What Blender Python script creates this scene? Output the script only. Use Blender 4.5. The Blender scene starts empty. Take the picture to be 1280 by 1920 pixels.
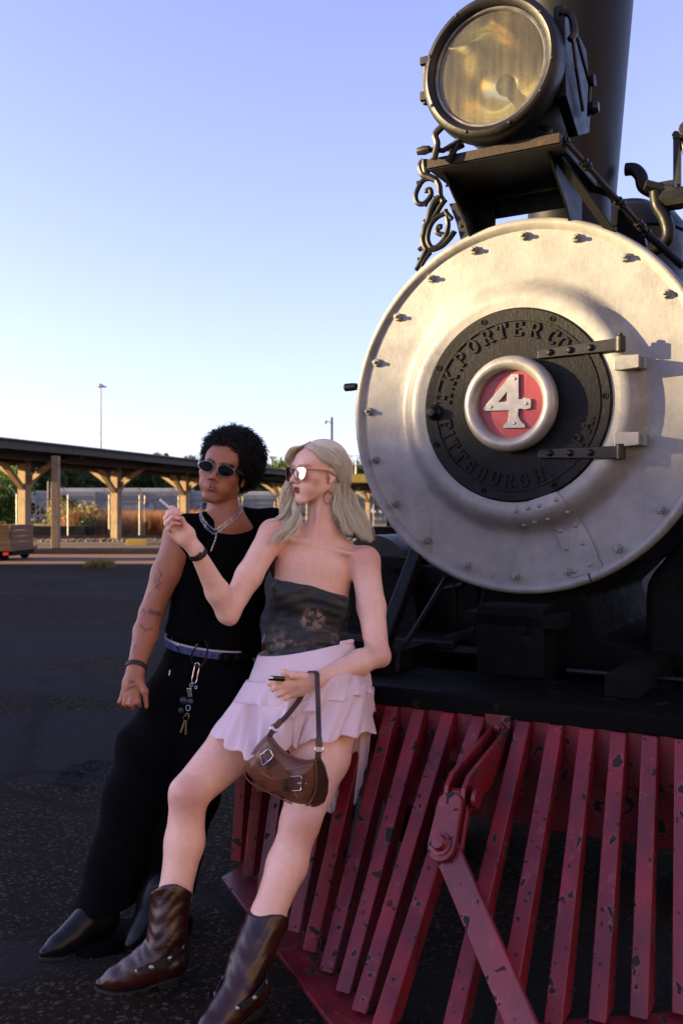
import bpy, bmesh, math, random
import numpy as np
from mathutils import Vector, Matrix, noise as mnoise
R = math.radians
rnd = random.Random(7)
scene = bpy.context.scene
COL = scene.collection

# ------------------------------------------------------------------ camera
F_PX, HOR, EYE = 1750.0, 960.0, 1.3          # focal length and horizon in pixels of the 1280x1920 photograph
cam_data = bpy.data.cameras.new('camera')
cam = bpy.data.objects.new('camera', cam_data)
COL.objects.link(cam)
cam.location = (0, 0, EYE)
cam.rotation_euler = (R(90), 0, 0)
cam_data.sensor_fit = 'VERTICAL'
cam_data.sensor_height = 36.0
cam_data.lens = 36.0 * F_PX / 1920.0
cam_data.clip_start = 0.05
cam_data.clip_end = 6000
cam_data.dof.use_dof = True
cam_data.dof.focus_distance = 3.0
cam_data.dof.aperture_fstop = 5.0
scene.camera = cam

# ------------------------------------------------------------------ sky, sun, exposure
SUN_EL, SUN_AZ = 9.5, 182.0                  # azimuth of the sun, degrees counter-clockwise from +x
world = bpy.data.worlds.new('World')
scene.world = world
world.use_nodes = True
wn = world.node_tree
for n_ in list(wn.nodes):
    wn.nodes.remove(n_)
sky = wn.nodes.new('ShaderNodeTexSky')
sky.sky_type = 'NISHITA'
sky.sun_disc = False
sky.sun_elevation = R(SUN_EL)
sky.sun_rotation = R(90 - SUN_AZ)
sky.altitude = 150
sky.air_density = 1.0
sky.dust_density = 0.6
sky.ozone_density = 4.0
tint = wn.nodes.new('ShaderNodeMix')
tint.data_type = 'RGBA'
tint.blend_type = 'MULTIPLY'
tint.inputs[0].default_value = 1.0
tint.inputs[7].default_value = (1.18, .945, 1.15, 1)
bg = wn.nodes.new('ShaderNodeBackground')
bg.inputs['Strength'].default_value = 0.135
wo = wn.nodes.new('ShaderNodeOutputWorld')
hsv = wn.nodes.new('ShaderNodeHueSaturation')
hsv.inputs['Saturation'].default_value = 0.76
wn.links.new(sky.outputs[0], hsv.inputs['Color'])
wn.links.new(hsv.outputs[0], tint.inputs[6])
wn.links.new(tint.outputs[2], bg.inputs['Color'])
wn.links.new(bg.outputs[0], wo.inputs[0])

sun_data = bpy.data.lights.new('sun', 'SUN')
sun_data.energy = 7.6
sun_data.angle = R(0.55)
sun_data.color = (1.0, 0.74, 0.38)
sun = bpy.data.objects.new('sun', sun_data)
COL.objects.link(sun)
sdir = Vector((math.cos(R(SUN_AZ)) * math.cos(R(SUN_EL)), math.sin(R(SUN_AZ)) * math.cos(R(SUN_EL)), math.sin(R(SUN_EL))))
sun.rotation_euler = sdir.to_track_quat('Z', 'Y').to_euler()
sun.location = (-30, 0, 20)

scene.view_settings.view_transform = 'Standard'
scene.view_settings.look = 'None'
scene.view_settings.exposure = 1.76
scene.view_settings.gamma = 1.0
scene.view_settings.use_curve_mapping = False
scene.cycles.use_denoising = True
scene.cycles.max_bounces = 8
scene.cycles.transparent_max_bounces = 16

# ------------------------------------------------------------------ naming, parenting
def tag(o, label=None, cat=None, group=None, kind=None):
    if label: o['label'] = label
    if cat: o['category'] = cat
    if group: o['group'] = group
    if kind: o['kind'] = kind
    return o

def empty(name, loc=(0, 0, 0), rz=0.0, label=None, cat=None, group=None):
    o = bpy.data.objects.new(name, None)
    o.empty_display_size = 0.1
    COL.objects.link(o)
    o.location = loc
    o.rotation_euler = (0, 0, rz)
    return tag(o, label, cat, group)

def link(name, me, parent=None, mats=None):
    o = bpy.data.objects.new(name, me)
    COL.objects.link(o)
    if parent is not None: o.parent = parent
    if mats is not None and not me.materials:
        for m_ in (mats if isinstance(mats, (list, tuple)) else [mats]):
            me.materials.append(m_)
    return o

def kids(o):
    return [c for c in bpy.data.objects if c.parent == o]

def copy_tree(o, parent=None):
    c = o.copy(); COL.objects.link(c)
    if parent is not None: c.parent = parent
    for ch in o.children: copy_tree(ch, c)
    return c

# ------------------------------------------------------------------ mesh collector
class MB:
    def __init__(s): s.v = []; s.f = []; s.mi = []
    def add(s, vs, fs, mi=0):
        k = len(s.v)
        s.v += [tuple(p) for p in vs]
        s.f += [tuple(i + k for i in f) for f in fs]
        s.mi += [mi] * len(fs)
        return s
    def box(s, c, d, rot=None, mi=0):
        c = Vector(c)
        vs = []
        for z in (-.5, .5):
            for x, y in ((-.5, -.5), (.5, -.5), (.5, .5), (-.5, .5)):
                p = Vector((x * d[0], y * d[1], z * d[2]))
                vs.append(c + (rot @ p if rot else p))
        return s.add(vs, [(3, 2, 1, 0), (4, 5, 6, 7), (0, 1, 5, 4), (1, 2, 6, 5), (2, 3, 7, 6), (3, 0, 4, 7)], mi)
    def beam(s, a, b, w, t, up=(0, 0, 1), mi=0):
        a = Vector(a); b = Vector(b); d = (b - a); L = d.length; d.normalize()
        up = Vector(up)
        x = d.cross(up)
        if x.length < 1e-4: x = d.cross(Vector((1, 0, 0)))
        x.normalize(); y = x.cross(d)
        rot = Matrix((x, d, y)).transposed()
        return s.box((a + b) / 2, (w, L, t), rot, mi)
    def tube(s, pts, r, n=8, closed=False, caps=True, mi=0, flat=1.0):
        pts = [Vector(p) for p in pts]
        N = len(pts)
        rr = r if isinstance(r, (list, tuple)) else [r] * N
        vs = []; fs = []
        prev = None
        for i, p in enumerate(pts):
            if closed: t = (pts[(i + 1) % N] - pts[i - 1])
            else: t = pts[min(i + 1, N - 1)] - pts[max(i - 1, 0)]
            if t.length < 1e-9: t = Vector((0, 0, 1))
            t.normalize()
            if prev is None:
                u = t.cross(Vector((0, 0, 1)))
                if u.length < 1e-3: u = t.cross(Vector((1, 0, 0)))
            else:
                u = prev - t * prev.dot(t)
                if u.length < 1e-6: u = t.cross(Vector((1, 0, 0)))
            u.normalize(); prev = u
            w = t.cross(u)
            for k in range(n):
                a = 2 * math.pi * k / n
                vs.append(p + (u * math.cos(a) + w * math.sin(a) * flat) * rr[i])
        M = N if closed else N - 1
        for i in range(M):
            j = (i + 1) % N
            for k in range(n):
                k2 = (k + 1) % n
                fs.append((i * n + k, i * n + k2, j * n + k2, j * n + k))
        if caps and not closed:
            fs.append(tuple(range(n - 1, -1, -1)))
            fs.append(tuple((N - 1) * n + k for k in range(n)))
        return s.add(vs, fs, mi)
    def lathe(s, prof, origin=(0, 0, 0), axis=(0, -1, 0), n=64, up=(0, 0, 1), mi=0, sx=1.0):
        # prof: (radius, distance along axis)
        ax = Vector(axis).normalized(); o = Vector(origin)
        u = Vector(up); u = (u - ax * u.dot(ax))
        if u.length < 1e-4: u = Vector((1, 0, 0)) - ax * ax.x
        u.normalize(); w = ax.cross(u)
        vs = []; fs = []
        for (r_, h) in prof:
            for k in range(n):
                a = 2 * math.pi * k / n
                vs.append(o + ax * h + (u * math.cos(a) + w * math.sin(a) * sx) * max(r_, 1e-5))
        for i in range(len(prof) - 1):
            for k in range(n):
                k2 = (k + 1) % n
                fs.append((i * n + k, i * n + k2, (i + 1) * n + k2, (i + 1) * n + k))
        return s.add(vs, fs, mi)
    def prism(s, poly, o, ex, ey, ez, mi=0):
        # poly 2D points; o origin; ex, ey axes; ez extrusion vector
        o = Vector(o); ex = Vector(ex); ey = Vector(ey); ez = Vector(ez)
        n = len(poly)
        vs = [o + ex * a + ey * b for a, b in poly] + [o + ex * a + ey * b + ez for a, b in poly]
        fs = [tuple(range(n - 1, -1, -1)), tuple(range(n, 2 * n))]
        fs += [(i, (i + 1) % n, n + (i + 1) % n, n + i) for i in range(n)]
        return s.add(vs, fs, mi)
    def mesh(s, name, smooth=False, angle=35):
        me = bpy.data.meshes.new(name)
        me.from_pydata(s.v, [], s.f)
        bm = bmesh.new(); bm.from_mesh(me)
        bmesh.ops.recalc_face_normals(bm, faces=bm.faces)
        bm.to_mesh(me); bm.free()
        me.polygons.foreach_set('material_index', s.mi)
        if smooth:
            me.polygons.foreach_set('use_smooth', [True] * len(me.polygons))
            try: me.set_sharp_from_angle(angle=R(angle))
            except Exception: pass
        me.update()
        return me
    def build(s, name, mats, parent=None, smooth=False, bevel=0.0, angle=35, seg=2):
        me = s.mesh(name, smooth or bevel > 0, angle)
        o = link(name, me, parent, mats)
        if bevel > 0:
            b = o.modifiers.new('bevel', 'BEVEL'); b.width = bevel; b.segments = seg
            b.limit_method = 'ANGLE'; b.angle_limit = R(30); b.harden_normals = True
        return o

# ------------------------------------------------------------------ materials
def rgb(*c): return (c[0], c[1], c[2], 1.0)
class NT:
    def __init__(s, name):
        s.m = bpy.data.materials.new(name); s.m.use_nodes = True
        s.t = s.m.node_tree
        s.b = s.t.nodes['Principled BSDF']; s.out = s.t.nodes['Material Output']
        s.tc = s.t.nodes.new('ShaderNodeTexCoord')
        s.co = s.tc.outputs['Object']
    def n(s, typ, **kw):
        x = s.t.nodes.new(typ)
        for k, v in kw.items(): setattr(x, k, v)
        return x
    def L(s, a, b): s.t.links.new(a, b)
    def mapping(s, scale=(1, 1, 1), rot=(0, 0, 0), src=None):
        m_ = s.n('ShaderNodeMapping'); s.L(src or s.co, m_.inputs[0])
        m_.inputs['Scale'].default_value = scale; m_.inputs['Rotation'].default_value = rot
        return m_.outputs[0]
    def noise(s, scale, detail=4, rough=.6, src=None, dist=0.0):
        x = s.n('ShaderNodeTexNoise'); s.L(src or s.co, x.inputs['Vector'])
        x.inputs['Scale'].default_value = scale; x.inputs['Detail'].default_value = detail
        x.inputs['Roughness'].default_value = rough; x.inputs['Distortion'].default_value = dist
        return x.outputs['Fac']
    def voro(s, scale, feature='F1', src=None, out='Distance'):
        x = s.n('ShaderNodeTexVoronoi', feature=feature); s.L(src or s.co, x.inputs['Vector'])
        x.inputs['Scale'].default_value = scale
        return x.outputs[out]
    def ramp(s, fac, stops, interp='LINEAR'):
        x = s.n('ShaderNodeValToRGB'); x.color_ramp.interpolation = interp
        e = x.color_ramp.elements
        while len(e) < len(stops): e.new(0.5)
        for k, (p, c) in enumerate(stops):
            e[k].position = p
            e[k].color = c if isinstance(c, tuple) else (c, c, c, 1)
        s.L(fac, x.inputs[0])
        return x.outputs[0]
    def mix(s, fac, a, b, typ='MIX'):
        x = s.n('ShaderNodeMix', data_type='RGBA', blend_type=typ)
        for i, v in ((0, fac), (6, a), (7, b)):
            if isinstance(v, (int, float)): x.inputs[i].default_value = v
            elif isinstance(v, tuple): x.inputs[i].default_value = v
            else: s.L(v, x.inputs[i])
        return x.outputs[2]
    def math(s, op, a, b=None):
        x = s.n('ShaderNodeMath', operation=op)
        for i, v in ((0, a), (1, b)):
            if v is None: continue
            if isinstance(v, (int, float)): x.inputs[i].default_value = v
            else: s.L(v, x.inputs[i])
        return x.outputs[0]
    def bump(s, h, strength=.3, dist=.002, prev=None):
        x = s.n('ShaderNodeBump'); x.inputs['Strength'].default_value = strength
        x.inputs['Distance'].default_value = dist
        s.L(h, x.inputs['Height'])
        if prev is not None: s.L(prev, x.inputs['Normal'])
        return x.outputs[0]
    def set(s, **kw):
        nm = dict(col='Base Color', rough='Roughness', metal='Metallic', spec='Specular IOR Level', normal='Normal',
                  trans='Transmission Weight', ior='IOR', alpha='Alpha', sub='Subsurface Weight', coat='Coat Weight',
                  coatr='Coat Roughness', sheen='Sheen Weight', em='Emission Color', ems='Emission Strength')
        for k, v in kw.items():
            i = s.b.inputs[nm[k]]
            if isinstance(v, (int, float, tuple)): i.default_value = v
            else: s.L(v, i)
        return s

def simple(name, c1, c2=None, rough=.6, metal=0.0, sc=8, bs=60, bst=.3, bd=.002, spec=.5, stretch=(1, 1, 1), **kw):
    m_ = NT(name); c2 = c2 or tuple(x * .7 for x in c1)
    src = m_.mapping(stretch)
    f = m_.ramp(m_.noise(sc, 6, .65, src), [(.35, 0.0), (.65, 1.0)])
    m_.set(col=m_.mix(f, rgb(*c1), rgb(*c2)), rough=rough, metal=metal, spec=spec, **kw)
    if bst > 0: m_.set(normal=m_.bump(m_.noise(bs, 5, .6, src), bst, bd))
    return m_.m

def m_red():
    m_ = NT('crimson_chipped_paint')
    s1 = m_.mapping((1, 1, .25))
    base = m_.mix(m_.ramp(m_.noise(9, 5, .6, s1), [(.35, 0.0), (.65, 1.0)]), rgb(.185, .007, .012), rgb(.085, .004, .010))
    fade = m_.ramp(m_.noise(30, 6, .75, m_.mapping((1, 1, .12))), [(.5, 0.0), (.72, 1.0)])
    fade = m_.math('MULTIPLY', fade, m_.ramp(m_.noise(4.5, 3, .5), [(.45, 0.0), (.66, .6)]))
    base = m_.mix(fade, base, rgb(.20, .048, .062))
    chip_n = m_.noise(19, 3, .50, m_.mapping((1, 1, .75)), .12)
    chips = m_.ramp(chip_n, [(.64, 0.0), (.652, 1.0)])
    chip2 = m_.ramp(m_.noise(48, 2, .4), [(.69, 0.0), (.70, 1.0)])
    ch = m_.math('MAXIMUM', chips, chip2)
    edge = m_.ramp(chip_n, [(.605, 0.0), (.63, 1.0)])
    base = m_.mix(m_.math('MULTIPLY', edge, .35), base, rgb(.20, .08, .08))
    under = m_.mix(m_.ramp(m_.noise(60, 4), [(.4, 0.0), (.6, 1.0)]), rgb(.020, .010, .006), rgb(.008, .008, .009))
    col = m_.mix(ch, base, under)
    inv = m_.math('SUBTRACT', 1.0, ch)
    b1 = m_.bump(m_.noise(70, 5, .65, s1), .35, .0015)
    m_.set(col=col, rough=m_.mix(ch, rgb(.42, .42, .42), rgb(.9, .9, .9)), normal=m_.bump(inv, .9, .0012, b1), spec=.45)
    return m_.m

def m_silver():
    m_ = NT('aluminium_brushed_paint')
    f = m_.ramp(m_.noise(5, 8, .7), [(.35, 0.0), (.68, 1.0)])
    base = m_.mix(f, rgb(.26, .255, .24), rgb(.155, .152, .147))
    st = m_.ramp(m_.noise(24, 7, .75, m_.mapping((1, 1, .4))), [(.55, 0.0), (.78, 1.0)])
    base = m_.mix(m_.math('MULTIPLY', st, .55), base, rgb(.11, .105, .10))
    drip = m_.ramp(m_.noise(16, 6, .7, m_.mapping((1, 1, .09))), [(.60, 0.0), (.76, 1.0)])
    base = m_.mix(m_.math('MULTIPLY', drip, .55), base, rgb(.10, .07, .045))
    blot = m_.ramp(m_.noise(3.2, 7, .72, None, .8), [(.54, 0.0), (.66, 1.0)])
    base = m_.mix(m_.math('MULTIPLY', blot, .55), base, rgb(.12, .117, .117))
    pits = m_.ramp(m_.noise(75, 2, .5), [(.735, 0.0), (.755, 1.0)])
    base = m_.mix(pits, base, rgb(.10, .08, .07))
    h = m_.noise(95, 6, .65, m_.mapping((1, 1, .6)))
    b1 = m_.bump(h, .38, .0020)
    big = m_.noise(7, 4, .55)
    b2 = m_.bump(big, .22, .012, b1)
    m_.set(col=base, rough=m_.ramp(m_.noise(12, 4), [(.3, .36), (.7, .52)]), metal=.08, spec=.45,
           normal=m_.bump(m_.math('SUBTRACT', 1.0, pits), .6, .001, b2))
    return m_.m

def m_iron(name='black_enamel_iron', c=(.0035, .0034, .0034), rough=.42, rust=.25, bst=.35, spec=.2):
    m_ = NT(name)
    rn = m_.ramp(m_.noise(13, 7, .75), [(.60, 0.0), (.78, 1.0)])
    base = m_.mix(m_.math('MULTIPLY', rn, rust), rgb(*c), rgb(.13, .055, .022))
    m_.set(col=base, rough=m_.ramp(m_.noise(20, 4), [(.3, rough - .07), (.7, rough + .12)]), spec=spec,
           normal=m_.bump(m_.noise(80, 5, .65), bst, .002))
    return m_.m

def m_asphalt():
    m_ = NT('worn_asphalt')
    big = m_.noise(.35, 5, .6)
    base = m_.mix(m_.ramp(big, [(.35, 0.0), (.65, 1.0)]), rgb(.0165, .0112, .0062), rgb(.030, .0208, .0125))
    agg = m_.voro(95, 'F1', None, 'Color')
    sep = m_.n('ShaderNodeSeparateColor'); m_.L(agg, sep.inputs[0])
    bright = m_.ramp(sep.outputs[0], [(.80, 0.0), (.97, 1.0)])
    base = m_.mix(m_.math('MULTIPLY', bright, .75), base, rgb(.13, .098, .070))
    dark = m_.ramp(sep.outputs[1], [(.0, 1.0), (.35, 0.0)])
    base = m_.mix(m_.math('MULTIPLY', dark, .6), base, rgb(.012, .011, .011))
    # smoother bluish sealed strips
    w = m_.noise(.16, 3, .5, m_.mapping((.35, 1.4, 1)), .8)
    patch = m_.ramp(w, [(.52, 0.0), (.535, 1.0)])
    base = m_.mix(m_.math('MULTIPLY', patch, .75), base, rgb(.029, .0275, .026))
    # cracks
    dis = m_.n('ShaderNodeMix', data_type='RGBA')
    dis.inputs[0].default_value = .12
    nz = m_.n('ShaderNodeTexNoise'); m_.L(m_.co, nz.inputs['Vector']); nz.inputs['Scale'].default_value = 1.6; nz.inputs['Detail'].default_value = 6
    m_.L(m_.co, dis.inputs[6]); m_.L(nz.outputs['Color'], dis.inputs[7])
    cr = m_.voro(.38, 'DISTANCE_TO_EDGE', dis.outputs[2])
    crack = m_.ramp(cr, [(.0, 1.0), (.020, 0.0)])
    crack = m_.math('MULTIPLY', crack, m_.ramp(m_.noise(.6, 3), [(.42, 0.0), (.55, 1.0)]))
    base = m_.mix(m_.math('MULTIPLY', crack, .95), base, rgb(.014, .012, .011))
    soil = m_.ramp(m_.noise(.8, 6, .7, None, .5), [(.57, 0.0), (.70, 1.0)])
    base = m_.mix(m_.math('MULTIPLY', soil, .6), base, rgb(.070, .050, .032))
    gn = m_.ramp(m_.noise(210, 3, .6), [(.3, 0.0), (.7, 1.0)])
    h = m_.math('ADD', m_.math('MULTIPLY', sep.outputs[2], .6), gn)
    b1 = m_.bump(h, .8, .006)
    m_.set(col=base, rough=.92, spec=.06, normal=m_.bump(m_.math('SUBTRACT', 1.0, crack), .8, .01, b1))
    return m_.m

def m_wood(name, c1, c2, stretch=(1, 1, .08), rough=.8):
    m_ = NT(name)
    src = m_.mapping(stretch)
    g = m_.ramp(m_.noise(26, 6, .7, src), [(.3, 0.0), (.7, 1.0)])
    base = m_.mix(g, rgb(*c1), rgb(*c2))
    st = m_.ramp(m_.noise(3, 4), [(.5, 0.0), (.8, .6)])
    base = m_.mix(st, base, rgb(*[x * .35 for x in c2]))
    m_.set(col=base, rough=rough, normal=m_.bump(m_.noise(40, 5, .6, src), .6, .006))
    return m_.m

def m_leaf(name, c1, c2):
    m_ = NT(name)
    oi = m_.n('ShaderNodeObjectInfo')
    f = m_.ramp(m_.noise(1.1, 4, .6), [(.35, 0.0), (.65, 1.0)])
    m_.set(col=m_.mix(f, rgb(*c1), rgb(*c2)), rough=.6, spec=.3)
    tr = m_.n('ShaderNodeBsdfTranslucent'); m_.L(m_.mix(f, rgb(*[min(1, x * 1.6) for x in c1]), rgb(*[min(1, x * 1.4) for x in c2])), tr.inputs[0])
    ms = m_.n('ShaderNodeMixShader'); ms.inputs[0].default_value = .3
    m_.L(m_.b.outputs[0], ms.inputs[1]); m_.L(tr.outputs[0], ms.inputs[2]); m_.L(ms.outputs[0], m_.out.inputs[0])
    return m_.m

M = {}
M['red'] = m_red(); M['silver'] = m_silver(); M['iron'] = m_iron()
M['plate_iron'] = m_iron('cast_plate_black', (.0038, .0037, .0036), .52, .05, .9, .18)
M['rusty_iron'] = m_iron('rusty_black_iron', (.0055, .0048, .0042), .45, .8, .35, .35)
M['shelf_rust'] = m_iron('rust_worn_shelf_edge', (.022, .014, .009), .5, 1.0, .6)
M['deck_black'] = m_iron('deck_black_paint', (.0018, .0018, .0019), .55, .5, .35, .06)
M['near_black'] = m_iron('near_black_iron', (.0016, .0016, .0016), .75, .15, .35, .12)  # near-black iron for underframes, wheels, hole discs and added dark blocks
M['stack'] = simple('stack_dark_enamel', (.0035, .0037, .0026), (.0026, .0026, .0019), .45, 0, 2, 30, .12, spec=.18)
M['asphalt'] = m_asphalt()
M['silver_plain'] = simple('polished_trim_metal', (.34, .325, .30), (.24, .23, .215), .40, .35, 20, 90, .25)
M['red_face'] = simple('number_disc_red', (.23, .010, .014), (.28, .035, .038), .42, 0, 14, 60, .4)

# ------------------------------------------------------------------ photograph measurements to places
YAW = R(29.7)
LOCO = Vector((.643, 3.365, 0))
ca, sa = math.cos(YAW), math.sin(YAW)
def at(u, v, D):                                # pixel and depth -> world point
    return Vector(((u - 640) / F_PX * D, D, EYE - (v - HOR) / F_PX * D))
def lp(u, v, Y):                                # pixel -> point on the locomotive's plane y = Y (local)
    d = Vector(((u - 640) / F_PX, 1, -(v - HOR) / F_PX)); o = Vector((0, 0, EYE)) - LOCO
    t = (Y - (o.x * sa + o.y * ca)) / (d.x * sa + d.y * ca)
    q = o + d * t
    return Vector((q.x * ca - q.y * sa, q.x * sa + q.y * ca, q.z))
def l2w(x, y, z): return Vector((LOCO.x + x * ca + y * sa, LOCO.y - x * sa + y * ca, z))
# ================================================================== GROUND AND FAR SETTING
def axis_grid(a, b, dense_a, dense_b, step, far):
    xs = list(np.arange(dense_a, dense_b + 1e-6, step))
    x = dense_b; s_ = step
    while x < b: s_ *= far; x = min(b, x + s_); xs.append(x)
    x = dense_a; s_ = step
    while x > a: s_ *= far; x = max(a, x - s_); xs.insert(0, x)
    return np.array(xs)
gx = axis_grid(-1500, 1500, -3.2, 1.6, .03, 1.12)
gy = axis_grid(-300, 3000, 1.6, 7.5, .03, 1.12)
GX, GY = np.meshgrid(gx, gy)
def ground_z(x, y):
    z = .010 * np.sin(x * .9 + 1.3) * np.sin(y * .55) + .006 * np.sin(x * 2.1 + y * 1.7)
    fade = np.exp(-((x / 9.0) ** 2 + ((y - 4) / 9.0) ** 2))
    hole = -.030 * np.clip(1.3 - (((x + 1.22) / .15) ** 2 + ((y - 4.65) / .22) ** 2), 0, 1) 
    return z * fade * .6 + hole * .8
GZ = ground_z(GX, GY)
GZ += np.where((abs(GX + .8) < 2.4) & (GY < 7.5) & (GY > 1.6), .0022 * np.sin(GX * 47 + 3 * np.sin(GY * 31)) * np.sin(GY * 43 + 2 * np.sin(GX * 29)), 0)
hole_mask = (((GX + 1.22) / .20) ** 2 + ((GY - 4.65) / .28) ** 2) < 1
GZ += np.where(hole_mask, .008 * np.sin(GX * 61) * np.sin(GY * 57), 0)
nx, ny = len(gx), len(gy)
verts = np.stack([GX.ravel(), GY.ravel(), GZ.ravel()], 1)
ii = np.arange(nx * ny).reshape(ny, nx)
quads = np.stack([ii[:-1, :-1].ravel(), ii[:-1, 1:].ravel(), ii[1:, 1:].ravel(), ii[1:, :-1].ravel()], 1)
def np_mesh(name, verts, quads, smooth=True):
    me = bpy.data.meshes.new(name)
    k = quads.shape[1]
    me.vertices.add(len(verts)); me.vertices.foreach_set('co', np.asarray(verts, dtype=np.float32).ravel())
    me.loops.add(len(quads) * k); me.loops.foreach_set('vertex_index', np.asarray(quads, dtype=np.int32).ravel())
    me.polygons.add(len(quads)); me.polygons.foreach_set('loop_start', np.arange(0, len(quads) * k, k, dtype=np.int32))
    if smooth: me.polygons.foreach_set('use_smooth', np.ones(len(quads), dtype=bool))
    me.update(calc_edges=True); me.validate()
    return me
go = link('ground', np_mesh('ground', verts, quads), None, M['asphalt'])
tag(go, kind='structure')

# loose grit on the asphalt near the feet
def grit(name, n, area, smin, smax, mat_, seed, label, hole=False):
    g = np.random.RandomState(seed)
    x = area[0] + (area[1] - area[0]) * g.rand(n)
    y = area[2] + (area[3] - area[2]) * g.rand(n) ** 1.25
    s_ = smin + (smax - smin) * g.rand(n) ** 3
    z = ground_z(x, y) + s_ * .25
    base = np.array([[1, 0, -.5], [-.5, .87, -.5], [-.5, -.87, -.5], [.1, .1, .8], [.6, .5, .3], [-.6, .1, .35]])
    tri = np.array([[0, 1, 4], [0, 4, 2], [4, 1, 3], [2, 4, 3], [1, 5, 3], [5, 2, 3], [1, 2, 5], [1, 0, 2]])
    V = base[None] * (.7 + .6 * g.rand(n, 6, 1)) * s_[:, None, None]
    a = g.rand(n) * 6.28
    c, s2 = np.cos(a), np.sin(a)
    X = V[:, :, 0] * c[:, None] - V[:, :, 1] * s2[:, None] + x[:, None]
    Y = V[:, :, 0] * s2[:, None] + V[:, :, 1] * c[:, None] + y[:, None]
    Z = V[:, :, 2] + z[:, None]
    vv = np.stack([X, Y, Z], 2).reshape(-1, 3)
    ff = (tri[None] + (np.arange(n) * 6)[:, None, None]).reshape(-1, 3)
    o = link(name, np_mesh(name, vv, ff, False), None, mat_)
    return tag(o, label, 'gravel', kind='stuff')
M['grit'] = simple('grit_stone', (.050, .041, .033), (.012, .010, .009), .9, 0, 90, 60, .2)
grit('loose_grit', 26000, (-3.4, 1.6, 1.7, 9), .0015, .006, M['grit'], 3, 'fine loose grit scattered over the dark asphalt by the boots')
M['rubble'] = simple('pale_rubble', (.05, .05, .05), (.016, .015, .014), .9, 0, 60, 60, .2)
grit('pothole_rubble', 420, (-1.36, -1.12, 4.50, 4.85), .003, .010, M['rubble'], 5, 'broken stones lying in the shallow pothole behind the black trousers')

# lit red brown yard strip, beyond the shade
M['yard'] = NT('red_brown_yard')
_m = M['yard']
_src = _m.mapping((.25, 1, 1))
_b = _m.mix(_m.ramp(_m.noise(.8, 6, .7, _src), [(.35, 0.0), (.62, 1.0)]), rgb(.15, .060, .032), rgb(.075, .032, .020))
_b = _m.mix(_m.ramp(_m.noise(2.2, 6, .7, _m.mapping((.1, 1, 1))), [(.55, 0.0), (.68, .8)]), _b, rgb(.055, .035, .028))
_m.set(col=_b, rough=.9, normal=_m.bump(_m.noise(9, 6, .7), .8, .05)); M['yard'] = _m.m
mb = MB(); mb.add([(-60, 23.0, .006), (60, 23.6, .006), (60, 31.5, .006), (-60, 31.5, .006)], [(0, 1, 2, 3)])
tag(mb.build('yard_pavement', M['yard']), kind='structure')
M['dirt'] = simple('dry_dirt', (.075, .038, .022), (.038, .022, .014), .95, 0, .7, 6, .8, .05)
mb = MB(); mb.box((0, 42, .03), (160, 21, .10))
tag(mb.build('platform_ground', M['dirt']), kind='structure')
mb = MB(); mb.box((0, 180, .05), (500, 250, .2))
M['field'] = simple('far_field', (.10, .085, .04), (.07, .07, .03), .95, 0, .2, 2, .3)
tag(mb.build('field', M['field']), kind='structure')

# rails
M['rail'] = simple('rail_steel', (.06, .04, .032), (.10, .06, .045), .5, .5, 5, 20, .3)
def track(name, label, p, q, parent_w=1.435):
    p = Vector(p); q = Vector(q); d = (q - p).normalized(); s_ = Vector((d.y, -d.x, 0))
    t = empty(name, p, 0, label, 'railway track')
    for k in (-.5, .5):
        mb = MB(); o_ = s_ * parent_w * k
        mb.beam(o_ + Vector((0, 0, .12)), q - p + o_ + Vector((0, 0, .12)), .07, .05)
        mb.beam(o_ + Vector((0, 0, .06)), q - p + o_ + Vector((0, 0, .06)), .03, .09)
        mb.beam(o_ + Vector((0, 0, .01)), q - p + o_ + Vector((0, 0, .01)), .13, .03)
        mb.build('rail', M['rail'], t)
    n = int((q - p).length / .65); mb = MB()
    for i in range(n):
        c = d * (i * .65); mb.beam(c - s_ * 1.25 + Vector((0, 0, -.03)), c + s_ * 1.25 + Vector((0, 0, -.03)), .22, .12)
    o = mb.build('sleeper_run', M['tie'], t); o['kind'] = 'stuff'
    return t
M['tie'] = m_wood('sleeper_wood', (.05, .04, .033), (.03, .024, .02))
track('railway_track', 'rusty railway track running along the gravel just beyond the canopy posts', (-40, 38.8, .09), (40, 47.0, .09))
track('railway_track', 'low yard track crossing the sunlit red pavement', (-40, 28.6, -.055), (40, 30.6, -.055))
M['ballast'] = simple('ballast_stone', (.19, .14, .105), (.06, .045, .035), .9, 0, 3, 30, .2)
def stones(name, n, line, half, smin, smax, mat_, seed, label, z0):
    g = np.random.RandomState(seed)
    t = g.rand(n); off = g.randn(n) * half
    x = line[0] + (line[2] - line[0]) * t; y = line[1] + (line[3] - line[1]) * t + off
    mb = MB(); 
    V = []; Fc = []
    s_ = smin + (smax - smin) * g.rand(n)
    base = np.array([[1, 0, 0], [0, 1, 0], [-1, 0, 0], [0, -1, 0], [0, 0, .8], [0, 0, -.5]])
    tri = np.array([[0, 1, 4], [1, 2, 4], [2, 3, 4], [3, 0, 4], [1, 0, 5], [2, 1, 5], [3, 2, 5], [0, 3, 5]])
    V = base[None] * (.6 + .7 * g.rand(n, 6, 1)) * s_[:, None, None]
    a = g.rand(n) * 6.28; c, s2 = np.cos(a), np.sin(a)
    X = V[:, :, 0] * c[:, None] - V[:, :, 1] * s2[:, None] + x[:, None]
    Y = V[:, :, 0] * s2[:, None] + V[:, :, 1] * c[:, None] + y[:, None]
    Z = V[:, :, 2] + z0 + s_[:, None] * .3
    vv = np.stack([X, Y, Z], 2).reshape(-1, 3); ff = (tri[None] + (np.arange(n) * 6)[:, None, None]).reshape(-1, 3)
    o = link(name, np_mesh(name, vv, ff, False), None, mat_)
    tag(o, label, 'gravel', kind='stuff')
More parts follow.
